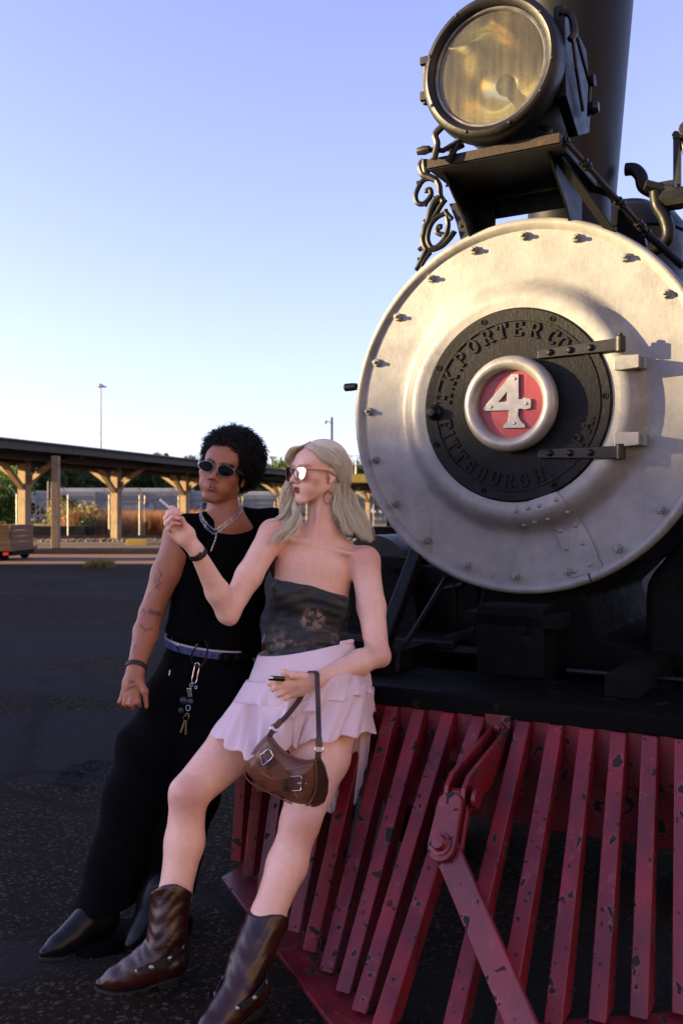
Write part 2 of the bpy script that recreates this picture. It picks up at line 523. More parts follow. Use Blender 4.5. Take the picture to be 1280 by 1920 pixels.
stones('ballast', 9000, (-26, 37.7, 14, 41.8), .45, .04, .11, M['ballast'], 9, 'pale crushed stone ballast banked along the railway track', .08)

# ------------------------------------------------------------------ canopy
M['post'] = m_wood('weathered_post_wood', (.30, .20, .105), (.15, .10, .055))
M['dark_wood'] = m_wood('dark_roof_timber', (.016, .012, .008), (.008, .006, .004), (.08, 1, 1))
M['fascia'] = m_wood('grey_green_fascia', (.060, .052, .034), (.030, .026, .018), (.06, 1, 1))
pdir = Vector((.34, 1, 0)).normalized(); pn = Vector((pdir.y, -pdir.x, 0))
c0 = Vector((-11.7, 34.5, 0))
can = empty('platform_canopy', c0, 0, 'long low timber platform canopy with dark roof and sunlit Y braced posts', 'platform canopy')
def cl(t, s_, z): return pdir * t + pn * s_ + Vector((0, 0, z))
SPC = 6.15
for i in range(-1, 17):
    t = i * SPC
    mb = MB(); mb.beam(cl(t, 0, .08), cl(t, 0, 3.25), .34, .34, up=pn)
    mb.build('post', M['post'], can, bevel=.02)
    for sg in (-1, 1):
        mb = MB(); mb.beam(cl(t + sg * .1, 0, 2.15), cl(t + sg * 1.35, 0, 3.2), .16, .2, up=pn)
        mb.build('brace', M['post'], can)
        mb = MB(); mb.beam(cl(t, sg * .1, 2.35), cl(t, sg * 1.5, 3.3), .14, .16)
        mb.build('brace', M['post'], can)
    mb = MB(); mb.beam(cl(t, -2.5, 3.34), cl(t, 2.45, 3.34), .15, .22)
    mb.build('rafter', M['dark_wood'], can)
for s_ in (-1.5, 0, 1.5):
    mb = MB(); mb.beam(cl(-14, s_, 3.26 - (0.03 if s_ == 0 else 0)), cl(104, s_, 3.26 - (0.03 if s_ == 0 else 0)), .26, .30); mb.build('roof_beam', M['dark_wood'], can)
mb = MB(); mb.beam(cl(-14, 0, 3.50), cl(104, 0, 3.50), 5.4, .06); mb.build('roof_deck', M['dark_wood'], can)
for s_ in (-2.72, 2.72):
    # fascia: staggered boards
    t = -14; k = 0
    while t < 104:
        L = 4.1 + .7 * rnd.random()
        mb = MB(); mb.beam(cl(t, s_, 3.45 + rnd.uniform(-.012, .012)), cl(t + L - .02, s_, 3.45 + rnd.uniform(-.012, .012)), .05, .26)
        mb.build('fascia_board', M['fascia'], can); t += L; k += 1
mb = MB()
for sgn in (-1, 1):
    mb.add([cl(-14.2, 0, 3.98), cl(104, 0, 3.98), cl(104, sgn * 2.86, 3.62), cl(-14.2, sgn * 2.86, 3.62)], [(0, 1, 2, 3)])
    mb.add([cl(-14.2, 0, 3.93), cl(104, 0, 3.93), cl(104, sgn * 2.86, 3.57), cl(-14.2, sgn * 2.86, 3.57)], [(0, 1, 2, 3)])
    mb.add([cl(-14.2, sgn * 2.86, 3.57), cl(104, sgn * 2.86, 3.57), cl(104, sgn * 2.86, 3.62), cl(-14.2, sgn * 2.86, 3.62)], [(0, 1, 2, 3)])
M['roofing'] = simple('roof_felt', (.04, .036, .028), (.025, .023, .018), .85, 0, 2, 30, .3)
mb.build('roof_sheet', M['roofing'], can)
mb = MB(); mb.beam((0, 0, .08), (0, 0, 3.2), .24, .24)
pr = mb.build('prop_post', M['post'], can, bevel=.015); pr['label'] = 'slimmer pale yellow prop post in front of the row'
pr.location = at(105, 960, 31.6) - c0 - Vector((0, 0, EYE))

# ------------------------------------------------------------------ fence posts
M['galv'] = simple('galvanised_tube', (.26, .24, .21), (.17, .15, .13), .5, .4, 5, 30, .2)
fence = empty('chain_link_fence', (-12, 45, 0), 0, 'thin chain link fence with outward leaning barbed wire arms behind the canopy', 'fence')
fpx = [(32, 44, 0), (128, 45, 0), (205, 46, 0), (262, 47, 0), (272, 48, 0), (335, 49, 0), (395, 50, 0)]
f_o = Vector((-12, 45, 0))
top_pts = []
for (u, D, _) in fpx + [(u_, 51 + k * 1.4, 0) for k, u_ in enumerate((455, 515, 575, 640, 700))]:
    p = at(u, 960, D); p.z = 0; q = p - f_o
    mb = MB(); mb.tube([q, q + Vector((0, 0, 2.15))], .035, 6)
    mb.build('fence_post', M['galv'], fence)
    if u != 262:
        mb = MB(); mb.tube([q + Vector((0, 0, 2.12)), q + Vector((-.32, 0, 2.5))], .028, 5)
        mb.build('barbed_wire_arm', M['galv'], fence)
    top_pts.append(q)
mb = MB()
for a_, b_ in zip(top_pts[:-1], top_pts[1:]):
    mb.tube([a_ + Vector((0, 0, 1.9)), b_ + Vector((0, 0, 1.9))], .022, 5)
mb.build('top_rail', M['galv'], fence)
M['mesh_wire'] = NT('chain_link_wire')
_m = M['mesh_wire']; _m.set(col=rgb(.2, .19, .17), rough=.5, metal=.5); M['mesh_wire'] = _m.m
mb = MB()
for a_, b_ in zip(top_pts[:-1], top_pts[1:]):
    L = (b_ - a_).length; n = int(L / .16)
    for i in range(n):
        p0 = a_.lerp(b_, i / n)
        for sg in (-1, 1):
            p1 = a_.lerp(b_, min(1, max(0, i / n + sg * 1.8 / L)))
            mb.add([p0 + Vector((0, 0, .1)), p1 + Vector((0, 0, 1.88)), p1 + Vector((.008, 0, 1.88)), p0 + Vector((.008, 0, .1))], [(0, 1, 2, 3)])
o = mb.build('wire_mesh', M['mesh_wire'], fence); o['kind'] = 'stuff'

# ------------------------------------------------------------------ hopper car
M['hopper'] = simple('hopper_pale_steel', (.20, .20, .20), (.13, .13, .13), .6, .1, 1.0, 12, .3, .01, stretch=(1, 1, .4))
M['hopper_dark'] = simple('hopper_dark_steel', (.15, .15, .15), (.09, .09, .09), .7)  # one darker steel for trucks, underframe, doors and windows
hx0, hx1, hD = at(66, 0, 86).x, at(700, 0, 86).x, 86
def hopper_car(name, label, x0, x1, D, z0, z1, mat_):
    t = empty(name, ((x0 + x1) / 2, D, 0), 0, label, 'rail car', 'covered hopper cars parked behind the fence')
    w = (x1 - x0) / 2; d = 1.5
    mb = MB()
    prof = [(-d, 1.2), (-d, z1 - .35), (-d * .8, z1 - .1), (0, z1), (d * .8, z1 - .1), (d, z1 - .35), (d, 1.2), (d * .6, .9), (-d * .6, .9)]
    mb.prism([(a, b) for a, b in prof], (-w + 1.7, 0, 0), (0, 1, 0), (0, 0, 1), (2 * w - 3.4, 0, 0))
    mb.build('body', mat_, t, bevel=.03)
    for k in range(3): 
        zz = 1.3 + (z1 - 1.8) * (k + .6) / 3
        mb = MB(); mb.box((0, -d - .03, zz), (2 * w - 3.4, .06, .07)); mb.build('side_rib', mat_, t)
    n = int((2 * w - 3.4) / 3.2)
    for k in range(n + 1):
        mb = MB(); mb.box((-w + 1.7 + k * (2 * w - 3.4) / n, -d - .045, (1.2 + z1 - .4) / 2), (.09, .09, z1 - 1.6)); mb.build('side_stake', mat_, t)
    for e in (-1, 1):
        mb = MB()
        mb.prism([(0, 1.25), (0, z1 - .35), (1.6, z1 - .2), (1.6, 2.3)], (e * (w - 1.7), -d + .05, 0), (e, 0, 0), (0, 0, 1), (0, 2 * d - .1, 0))
        mb.build('end_slope', mat_, t)
        mb = MB()
        for yy in (-d, d):
            if yy > 0: mb.build('end_ladder', mat_, t); mb = MB()
            mb.beam((e * w, yy, .5), (e * w, yy, z1 - .3), .07, .07); mb.beam((e * (w - .6), yy, .5), (e * (w - .6), yy, 2.6), .07, .07)
            mb.beam((e * w, yy, .6), (e * (w - 1.6), yy, 2.4), .1, .1)
            for k in range(7): mb.beam((e * w, yy, .7 + k * .36), (e * (w - .6), yy, .7 + k * .36), .04, .04)
        mb.build('end_ladder', mat_, t)
        mb = MB(); mb.box((e * (w - 2.2), 0, .5), (2.4, 2.2, .35)); 
        for xx in (-.85, .85):
            for yy in (-.75, .75): mb.lathe([(0, -.07), (.45, -.07), (.45, .07), (0, .07)], (e * (w - 2.2) + xx, yy, .45), (0, 1, 0), 16)
        mb.build('truck', M['hopper_dark'], t)
    mb = MB(); mb.box((0, 0, .95), (2 * w - .2, 2.2, .25)); mb.build('underframe', M['hopper_dark'], t)
    return t
hc = hopper_car('hopper_car', 'long pale covered hopper rail car with ladder end seen behind the fence', hx0, at(395, 0, 86).x, hD, 0, 3.5, M['hopper'])
hopper_car('hopper_car', 'pale grey rail car behind the two heads, second one from the left', at(400, 0, 86).x, at(720, 0, 86).x, hD, 0, 3.2, M['hopper'])
M['graf1'] = simple('graffiti_teal', (.02, .25, .30), (.25, .06, .10), .6, 0, 3, 20, 0)
mb = MB()
gp = [(-.9, 0), (-.6, .7), (-.3, .25), (0, .9), (.3, .3), (.7, .75), (1.0, .1), (.5, -.15), (0, .12), (-.5, -.2)]
mb.prism(gp, (at(270, 0, 84.3).x - hc.location.x, -1.62, 1.45), (1, 0, 0), (0, 0, 1), (0, .02, 0)); mb.build('graffiti', M['graf1'], hc)

# ------------------------------------------------------------------ overpass, far building, masts
M['teal'] = simple('teal_girder_paint', (.045, .14, .115), (.03, .10, .085), .55, 0, .3, 3, .2)
M['concrete'] = simple('pale_concrete', (.42, .40, .36), (.32, .30, .27), .8, 0, .6, 8, .3)
ov = empty('highway_overpass', (-40, 210, 0), 0, 'teal steel highway overpass girder glimpsed under the canopy roof', 'bridge')
mb = MB(); mb.box((0, 0, 10.2), (330, 1.2, 2.2)); mb.build('girder', M['teal'], ov)
mb = MB(); mb.box((0, 3, 11.5), (330, 8, .5)); mb.build('deck', M['concrete'], ov)
for k in range(7):
    mb = MB(); mb.box((-150 + k * 45, 3, 4.5), (2.5, 4, 9.1)); mb.build('pier', M['concrete'], ov)
M['white_metal'] = simple('white_siding', (.72, .72, .72), (.62, .62, .62), .5, 0, .5, 5, .1)
b1 = empty('warehouse', at(253, 960, 150) - Vector((0, 0, EYE)), 0, 'small white gabled warehouse between trees left of the raised hand', 'building')
mb = MB(); mb.prism([(-2.3, 0), (-2.3, 4.3), (0, 5.6), (2.3, 4.3), (2.3, 0)], (0, -4, 0), (1, 0, 0), (0, 0, 1), (0, 8, 0)); mb.build('wall', M['white_metal'], b1)
mb = MB(); mb.prism([(-2.5, 4.25), (0, 5.65), (2.5, 4.25), (2.5, 4.4), (0, 5.85), (-2.5, 4.4)], (0, -4.2, 0), (1, 0, 0), (0, 0, 1), (0, 8.4, 0)); mb.build('roof', M['concrete'], b1)
mb = MB(); mb.box((0, -4.04, 1.5), (2, .06, 2.8)); mb.build('door', M['hopper_dark'], b1)

M['mast'] = simple('mast_grey', (.30, .29, .28), (.24, .23, .22), .5, .5, 1, 5, .1)
def high_mast(u, vtop, D, label):
    p = at(u, 960, D); p.z = 0; h = EYE + (960 - vtop) / F_PX * D
    t = empty('light_mast', p, 0, label, 'light mast', 'high mast highway lights')
    k = D / 200
    mb = MB(); mb.tube([(0, 0, 0), (0, 0, h)], [.32 * k, .17 * k], 10); mb.build('pole', M['mast'], t, smooth=True)
    mb = MB(); mb.lathe([(.05, h - .2), (.75 * k, h - .15), (.75 * k, h + .15), (.3 * k, h + .45), (0.02, h + .6)], (0, 0, 0), (0, 0, 1), 14); mb.build('light_ring', M['mast'], t, smooth=True)
    for q in range(6):
        a = q * math.pi / 3
        mb = MB(); mb.box((math.cos(a) * 1.05 * k, math.sin(a) * 1.05 * k, h - .12), (.55 * k, .5 * k, .18 * k), Matrix.Rotation(a, 3, 'Z')); mb.build('floodlight', M['mast'], t)
high_mast(189, 724, 200, 'tall slim light mast rising behind the canopy roof, the nearer of two')
high_mast(509, 857, 420, 'far small light mast between the two heads')
lp_p = at(622, 960, 60); lp_p.z = 0
sl = empty('street_lamp', lp_p, 0, 'single dark street lamp with short arm above the blonde head', 'street lamp')
mb = MB(); mb.tube([(0, 0, 0), (0, 0, 7.4)], .075, 8); mb.build('pole', M['rusty_iron'], sl)
mb = MB(); mb.tube([(0, 0, 7.0), (-.2, 0, 7.12), (-.35, 0, 7.12)], .03, 6); mb.build('arm', M['mast'], sl)
mb = MB(); mb.lathe([(.01, 0), (.1, .03), (.13, .12), (.09, .22), (.01, .26)], (-.42, 0, 7.2), (0, 0, -1), 10, sx=.7); o = mb.build('lamp_head', M['concrete'], sl, smooth=True)
o.scale = (1.0, 1, 1)
# utility pole glimpsed left
mb = MB(); mb.tube([(0, 0, 0), (0, 0, 3.6)], [.14, .12], 8)
tag(mb.build('utility_pole', M['rusty_iron'], None), 'thin brown pole standing behind the end of the pale rail car', 'pole').location = at(92, 960, 70) - Vector((0, 0, EYE))

# ------------------------------------------------------------------ vegetation
def leaf_cloud(name, pts, size, mat_, parent, seed, squash=.8):
    g = np.random.RandomState(seed); n = len(pts)
    a = g.randn(n, 3); a /= np.linalg.norm(a, axis=1)[:, None]
    b = np.cross(a, g.randn(n, 3)); b /= np.linalg.norm(b, axis=1)[:, None]
    s_ = size * (.5 + g.rand(n, 1))
    P = np.asarray(pts)
    V = np.stack([P - a * s_, P + b * s_ * .5, P + a * s_, P - b * s_ * .5], 1).reshape(-1, 3)
    ff = np.arange(n * 4).reshape(n, 4)
    me = np_mesh(name, V, ff, False)
    return link(name, me, parent, mat_)
def tree(name, p, h, r, n, mat_, seed, label, cat='tree', leaf=.28, trunk_h=.35, group=None):
    g = np.random.RandomState(seed)
    t = empty(name, p, 0, label, cat, group)
    mb = MB()
    mb.tube([(0, 0, 0), (.1 * g.randn(), .1 * g.randn(), h * trunk_h), (.2 * g.randn(), .1, h * .85)], [r * .09, r * .07, r * .02], 8)
    for k in range(7):
        a = g.rand() * 6.28; z0 = h * (trunk_h + .25 * g.rand())
        mb.tube([(0, 0, z0), (math.cos(a) * r * .4, math.sin(a) * r * .4, z0 + h * .18), (math.cos(a) * r * .75, math.sin(a) * r * .75, z0 + h * .3)], [r * .04, r * .025, r * .01], 6)
    mb.build('trunk', M['tie'], t)
    nc = 26
    cen = []
    for k in range(nc):
        d = g.randn(3); d /= np.linalg.norm(d)
        q = d * (g.rand() ** .4) * np.array([r * .8, r * .8, h * .5 * (1 - trunk_h * .6)])
        cen.append((q + np.array([0, 0, h * (.5 + trunk_h * .3)]), r * (.22 + .2 * g.rand())))
    pts = []
    for c, rr in cen:
        m_ = n // nc
        d = g.randn(m_, 3); d /= np.linalg.norm(d, axis=1)[:, None]
        pts.append(c + d * rr * (.55 + .5 * g.rand(m_, 1)))
    leaf_cloud('crown', np.concatenate(pts), leaf, mat_, t, seed + 1)
    return t
M['leaf_dark'] = m_leaf('leaf_dark_green', (.014, .028, .006), (.028, .045, .010))
M['leaf_mid'] = m_leaf('leaf_olive_green', (.050, .068, .012), (.026, .042, .008))
M['leaf_bright'] = m_leaf('leaf_bright_green', (.085, .13, .018), (.04, .07, .010))
M['leaf_dry'] = m_leaf('leaf_yellow_dry', (.20, .15, .035), (.12, .10, .03))
tr = [(-30, 100, 7.0, 8, 'leaf_dark', 'dark leafy tree at the far left edge behind the bushes'),
      (20, 96, 6.6, 6, 'leaf_mid', 'olive tree behind the leftmost canopy post'),
      (75, 112, 7.4, 6, 'leaf_dark', 'dark tree behind the end of the pale rail car'),
      (125, 108, 7.2, 5.5, 'leaf_mid', 'olive tree right of the slim yellow prop post'),
      (172, 118, 7.4, 5, 'leaf_mid', 'round olive tree left of the second broad canopy post'),
      (212, 125, 7.6, 5, 'leaf_dark', 'dark tree behind the second broad canopy post'),
      (290, 118, 7.4, 5, 'leaf_mid', 'tree right of the white warehouse, above the cigarette'),
      (335, 125, 7.4, 6, 'leaf_dark', 'dark tree behind the third canopy post'),
      (372, 160, 11.2, 5, 'leaf_mid', 'tree top showing above the canopy roof beside the afro'),
      (420, 130, 7.2, 6, 'leaf_dark', 'dark tree hidden mostly behind the curly haired man'),
      (500, 125, 7.6, 5, 'leaf_bright', 'bright green tree seen between the two heads'),
      (560, 135, 8, 6, 'leaf_mid', 'tree behind the blonde woman sunglasses'),
      (690, 170, 11.0, 4, 'leaf_mid', 'small far tree touching the silver rim on the left')]
for k, (u, D, h, r_, mt, lab) in enumerate(tr):
    p = at(u, 960, D); p.z = 0; h *= 1.0
    tree('tree', p, h, r_ * 1.15, 6000, M[mt], 20 + k, lab, leaf=.30, group='trees beyond the rail cars')
bush = [(-8, 58, 3.9, 2.6, 'leaf_bright', 'bright green bush at the left edge beside the wooden cart'),
        (14, 60, 4.4, 2.0, 'leaf_bright', 'tall bright bush just left of the leftmost post'),
        (-30, 57, 3.0, 2.0, 'leaf_mid', 'olive bush cut off by the left edge of the photo'),
        (122, 52, 2.0, 1.1, 'leaf_dry', 'yellowing bush beside the slim prop post'),
        (150, 50, 1.6, 1.9, 'leaf_dry', 'sprawling dry bush left of the second broad post'),
        (182, 49, 1.0, 1.4, 'leaf_dark', 'low dark bush at the foot of the dry grass')]
for k, (u, D, h, r_, mt, lab) in enumerate(bush):
    p = at(u, 960, D); p.z = .08
    tree('bush', p, h, r_, 2600, M[mt], 60 + k, lab, 'bush', leaf=.12, trunk_h=.1, group='bushes along the fence')
def grass(name, n, x0, x1, y0, y1, hmin, hmax, mat_, seed, label):
    g = np.random.RandomState(seed)
    x = x0 + (x1 - x0) * g.rand(n); y = y0 + (y1 - y0) * g.rand(n); h = hmin + (hmax - hmin) * g.rand(n)
    lean = g.randn(n, 2) * .25 * h[:, None]; a = g.rand(n) * 3.14; w = .012 + .012 * g.rand(n)
    dx, dy = np.cos(a) * w, np.sin(a) * w
    z = np.full(n, .06 if y0 > 30 else -.004)
    V = np.stack([np.stack([x - dx, y - dy, z], 1), np.stack([x + dx, y + dy, z], 1), np.stack([x + lean[:, 0], y + lean[:, 1], z + h], 1)], 1).reshape(-1, 3)
    o = link(name, np_mesh(name, V, np.arange(n * 3).reshape(n, 3), False), None, mat_)
    return tag(o, label, 'grass', kind='stuff')
M['dry_grass'] = m_leaf('rust_dry_grass', (.30, .135, .055), (.20, .085, .035))
grass('dry_grass', 30000, at(150, 0, 52).x, at(430, 0, 55).x, 48, 56, .5, 1.45, M['dry_grass'], 4, 'tall rust coloured dry grass along the fence')
grass('roadside_weeds', 6000, at(0, 0, 50).x, at(170, 0, 50).x, 45.5, 50, .2, .7, M['leaf_dry'], 8, 'low dry weeds on the bank behind the left posts')
# dark loading wall under the weeds
mb = MB(); mb.box((0, 0, .30), (3.4, 1.2, .62))
tag(mb.build('loading_wall', M['near_black']), 'low dark retaining wall behind the slim prop post', 'wall').location = at(105, 960, 46) - Vector((0, 0, EYE))
# yellow kerb block
M['yellow'] = simple('faded_yellow_paint', (.62, .40, .05), (.48, .30, .05), .8, 0, 6, 20, .5)
mb = MB(); mb.prism([(-.36, 0), (-.36, .15), (-.30, .20), (.3, .20), (.36, .15), (.36, 0)], (0, -.14, 0), (1, 0, 0), (0, 0, 1), (0, .3, 0))
tag(mb.build('parking_block', M['yellow'], bevel=.01), 'faded yellow concrete block lying right of the second broad post', 'parking block').location = at(257, 960, 34.5) - Vector((0, 0, EYE - .08))
M['concrete_d'] = simple('dusty_concrete', (.28, .20, .14), (.18, .13, .10), .9)
mb = MB(); mb.box((0, 0, .05), (1.1, .35, .1)); tag(mb.build('concrete_slab', M['concrete_d'], bevel=.01), 'small flat concrete slab behind the yellow block', 'slab').location = at(300, 960, 35.4) - Vector((0, 0, EYE - .08))

# wooden cart at the left edge
M['cart_wood'] = m_wood('brown_cart_boards', (.15, .062, .018), (.08, .035, .012), (.08, 1, 1))
M['reflector'] = simple('red_reflector', (.75, .03, .015), (.6, .02, .01), .3, 0, 5, 20, 0)
ct = empty('flat_cart', at(-20, 960, 25.5) - Vector((0, 0, EYE)), 0, 'brown wooden sided flat cart with red reflectors at the left edge', 'cart')
for k in range(4):
    mb = MB(); mb.box((0, -.9, .42 + k * .155), (1.75, .04, .148)); mb.build('side_board', M['cart_wood'], ct, bevel=.004)
    mb = MB(); mb.box((.90, 0, .42 + k * .155), (.04, 1.75, .148)); mb.build('side_board', M['cart_wood'], ct, bevel=.004)
mb = MB(); mb.box((0, 0, .31), (2.0, 2.0, .08)); mb.build('deck', M['cart_wood'], ct)
mb = MB(); mb.box((0, 0, .20), (1.9, 1.7, .12)); mb.build('chassis', M['near_black'], ct)
for xx in (-.7, .7):
    for yy in (-.8, .8):
        mb = MB(); mb.lathe([(0.01, -.05), (.12, -.05), (.12, .05), (0.01, .05)], (xx, yy, .12), (0, 1, 0), 16); mb.build('wheel', M['near_black'], ct)
for xx in (.30, .82):
    mb = MB(); mb.box((xx, -1.02, .20), (.30 if xx < .5 else .14, .03, .08)); mb.build('reflector', M['reflector'], ct)

# things between the woman and the silver door: far platform gear
yb = empty('roof_end_stand_in', at(688, 960, 48) - Vector((0, 0, EYE)), 0, 'yellow block with white guard rail standing in for the sunlit canopy roof end, left of the silver rim', 'platform')
mb = MB(); mb.box((0, 0, 3.0), (2.6, 2, .42)); mb.build('side_skirt', M['yellow'], yb)  # yellow put into the colour for sunlight on the canopy roof end
mb = MB()
for xx in (-1.25, -.6, 0, .6, 1.25): mb.tube([(xx, -.95, 3.2), (xx, -.95, 4.15)], .03, 6)
for zz in (3.7, 4.13): mb.tube([(-1.25, -.95, zz), (1.25, -.95, zz)], .03, 6)
mb.build('guard_rail', M['white_metal'], yb)
for xx in (-1.1, 1.1):
    mb = MB(); mb.box((xx, 0, 1.4), (.2, .2, 2.8)); mb.build('leg', M['near_black'], yb)
fc = empty('flat_car', at(700, 960, 37) - Vector((0, 0, EYE)), 0, 'black low flat rail car between the blonde hair and the silver rim', 'rail car')
mb = MB(); mb.box((0.6, 0, .55), (3.2, 2.2, .35)); mb.build('deck', M['near_black'], fc)
mb = MB(); mb.tube([(-.6, -1.2, .35), (-.6, -1.2, .1)], .09, 8); mb.box((-.6, -1.2, .36), (.5, .2, .12)); mb.build('coupler', M['near_black'], fc)
for xx in (0, 1.6):
    mb = MB(); mb.lathe([(0.01, -.06), (.2, -.06), (.2, .06), (0.01, .06)], (xx, -.9, .28), (0, 1, 0), 18); mb.build('wheel', M['near_black'], fc)

# depot west of the yard: its long roof keeps the low sun off the foreground
M['brick'] = NT('depot_brick')
_m = M['brick']; _bt = _m.n('ShaderNodeTexBrick'); _m.L(_m.mapping((1, 1, 1), (R(90), 0, R(90))), _bt.inputs['Vector'])
_bt.inputs['Color1'].default_value = rgb(.26, .12, .08); _bt.inputs['Color2'].default_value = rgb(.20, .09, .06); _bt.inputs['Mortar'].default_value = rgb(.3, .27, .24)
_bt.inputs['Scale'].default_value = 4; _m.set(col=_bt.outputs[0], rough=.85); M['brick'] = _m.m
dp = empty('depot', (-66, 8, 0), 0, 'long brick rail depot west of the yard, outside the picture', 'building')
DH = 11.55
mb = MB(); mb.box((0, 0, DH / 2), (12, 25.8, DH)); mb.build('wall', M['brick'], dp)
mb = MB(); mb.box((0, 0, DH + .15), (12.6, 26.2, .3)); mb.build('roof', M['concrete'], dp)
for k in range(5):
    mb = MB(); mb.box((6.05, -10.8 + k * 5.4, 5), (.1, 2.2, 3.2)); mb.build('window', M['hopper_dark'], dp)


M['stucco'] = simple('cream_stucco', (.62, .47, .31), (.52, .38, .25), .9, 0, .6, 6, .4)
sd = empty('bounce_building', (15, -17, 0), R(36.9), 'unseen cream stucco building added behind the camera to bounce warm sunlight onto the couple', 'building')
mb = MB(); mb.box((0, -3, 5.0), (38, 6, 10)); mb.build('wall', M['stucco'], sd)  # long pale wall added to bounce warm sun onto the shaded foreground
mb = MB(); mb.prism([(-6.6, 10), (-3, 11.8), (.6, 10)], (-19.5, 0, 0), (0, 1, 0), (0, 0, 1), (39, 0, 0)); mb.build('roof', M['roofing'], sd)
for k in range(7):
    mb = MB(); mb.box((-16.5 + k * 5.5, .04, 1.9), (2.8, .1, 3.4)); mb.build('door', M['dark_wood'], sd)
    mb = MB(); mb.box((-16.5 + k * 5.5, .04, 6.6), (2.0, .1, 1.6)); mb.build('window', M['hopper_dark'], sd)

grass('weed_tufts', 700, -5.9, -5.3, 21.4, 21.9, .05, .26, M['leaf_dry'], 31, 'small dry weed tuft at the edge of the shaded asphalt left of the couple')
# ================================================================== LOCOMOTIVE (local: x to the viewer's right, -y forward, z up)
loco = empty('steam_locomotive', LOCO, -YAW, 'black steam locomotive with round silver front, number 4 disc, big headlamp and crimson pilot', 'locomotive')
CZ = 1.679
FW = (0, -1, 0)
def fz(h): return (0, -h, CZ)
# --- silver front
BUMP = [(.470, .001), (.460, .003), (.448, .010), (.434, .026), (.418, .048), (.402, .062), (.385, .0675), (.368, .066), (.350, .063), (.30, .062)]
def front_h(r):
    if r >= .470: return 0.0
    for (r1, h1), (r2, h2) in zip(BUMP[:-1], BUMP[1:]):
        if r2 <= r <= r1: return h2 + (h1 - h2) * (r - r2) / (r1 - r2)
    return .062
mb = MB()
prof = [(.001, .04), (.30, .062)] + BUMP[::-1][1:] + [(.50, 0), (.56, -.0005), (.61, 0), (.636, 0)]
mb.lathe(prof, fz(0), FW, 160)
sf = mb.build('smokebox_front', M['silver'], loco, smooth=True, angle=60)
mb = MB()
mb.lathe([(.634, .0005), (.640, .006), (.650, .0155), (.661, .0175), (.670, .012), (.6745, .002), (.6745, -.02), (.670, -.05), (.60, -.05)], fz(0), FW, 160)
mb.build('rim', M['silver'], loco, smooth=True, angle=60)
# --- bolts
def hexbolt():
    mb = MB()
    mb.lathe([(0, .0), (.0175, .0), (.0175, .003), (0, .003)], (0, 0, 0), FW, 20)
    mb.lathe([(0, .003), (.0155, .003), (.0155, .0145), (.0135, .017), (0, .017)], (0, 0, 0), FW, 6)
    mb.lathe([(0, .017), (.0075, .017), (.0075, .030), (.006, .032), (0, .032)], (0, 0, 0), FW, 12)
    return mb.mesh('bolt', True, 30)
me_b = hexbolt(); me_b.materials.append(M['silver'])
for i in range(20):
    t = -.024 + i * 2 * math.pi / 20
    o = link('bolt', me_b, sf)
    x, z = -.613 * math.sin(t), .613 * math.cos(t)
    if i == 11: pass
    o.location = (x, 0.001, CZ + z); o.rotation_euler = (rnd.uniform(-.05, .05), rnd.uniform(0, 3), rnd.uniform(-.05, .05))
me_r = bpy.data.meshes.new('rivet')
def rivet_mesh(r, h, mat_):
    mb = MB(); mb.lathe([(r, 0), (r * .95, h * .45), (r * .7, h * .8), (r * .35, h * .97), (.0, h)], (0, 0, 0), FW, 14)
    me = mb.mesh('rivet', True, 60); me.materials.append(mat_); return me
me_r = rivet_mesh(.0088, .0065, M['silver'])
RIV = [(966.5, 958), (989, 952.5), (1011, 948), (1043, 937), (982, 985), (1002, 979.6), (1027, 974), (1064, 961), (1051, 995.6), (1079, 985), (1062, 1028.6), (1092, 1019), (1077, 1071), (1106, 1059)]
for u, v in RIV:
    q = lp(u, v, -.02); r_ = math.hypot(q.x, q.z - CZ); h = front_h(r_); q = lp(u, v, -h)
    o = link('rivet', me_r, sf); o.location = (q.x, -h - (.002 if (u, v) in [(966.5, 958), (989, 952.5), (982, 985), (1002, 979.6)] and u < 1005 else .0065), q.z)
    sl_ = (front_h(r_ + .008) - front_h(r_ - .008)) / .016
    nx_, nz_ = (q.x / r_, (q.z - CZ) / r_)
    nn = Vector((-sl_ * nx_, -1, -sl_ * nz_)).normalized()
    o.rotation_euler = Vector((0, -1, 0)).rotation_difference(nn).to_euler()
# --- seam patch following the bulge
Lc = [(.054, 1.338), (.088, 1.305), (.122, 1.263), (.142, 1.21), (.159, 1.151), (.188, 1.069)]
Rc = [(.156, 1.371), (.20, 1.315), (.232, 1.254), (.249, 1.222), (.264, 1.19), (.298, 1.105)]
def cinterp(c, t):
    t *= len(c) - 1; i = min(int(t), len(c) - 2); f = t - i
    return (c[i][0] + (c[i + 1][0] - c[i][0]) * f, c[i][1] + (c[i + 1][1] - c[i][1]) * f)
mb = MB(); vs = []; fs = []; NU, NV = 40, 12
for k in (0, 1):
    for i in range(NU + 1):
        a = cinterp(Lc, i / NU); b = cinterp(Rc, i / NU)
        for j in range(NV + 1):
            x = a[0] + (b[0] - a[0]) * j / NV; z = a[1] + (b[1] - a[1]) * j / NV
            h = front_h(math.hypot(x, z - CZ)) + (.0075 if k == 0 else -.004)
            vs.append((x, -h, z))
W_ = NV + 1; off = (NU + 1) * W_
for i in range(NU):
    for j in range(NV):
        q = i * W_ + j; fs.append((q, q + 1, q + W_ + 1, q + W_)); 
for i in range(NU):
    for j0 in (0, NV):
        q = i * W_ + j0; fs.append((q, q + W_, q + W_ + off, q + off))
for j in range(NV):
    for i0 in (0, NU):
        q = i0 * W_ + j; fs.append((q, q + 1, q + 1 + off, q + off))
mb.add(vs, fs); mb.build('riveted_patch', M['silver'], sf, smooth=True, angle=30)
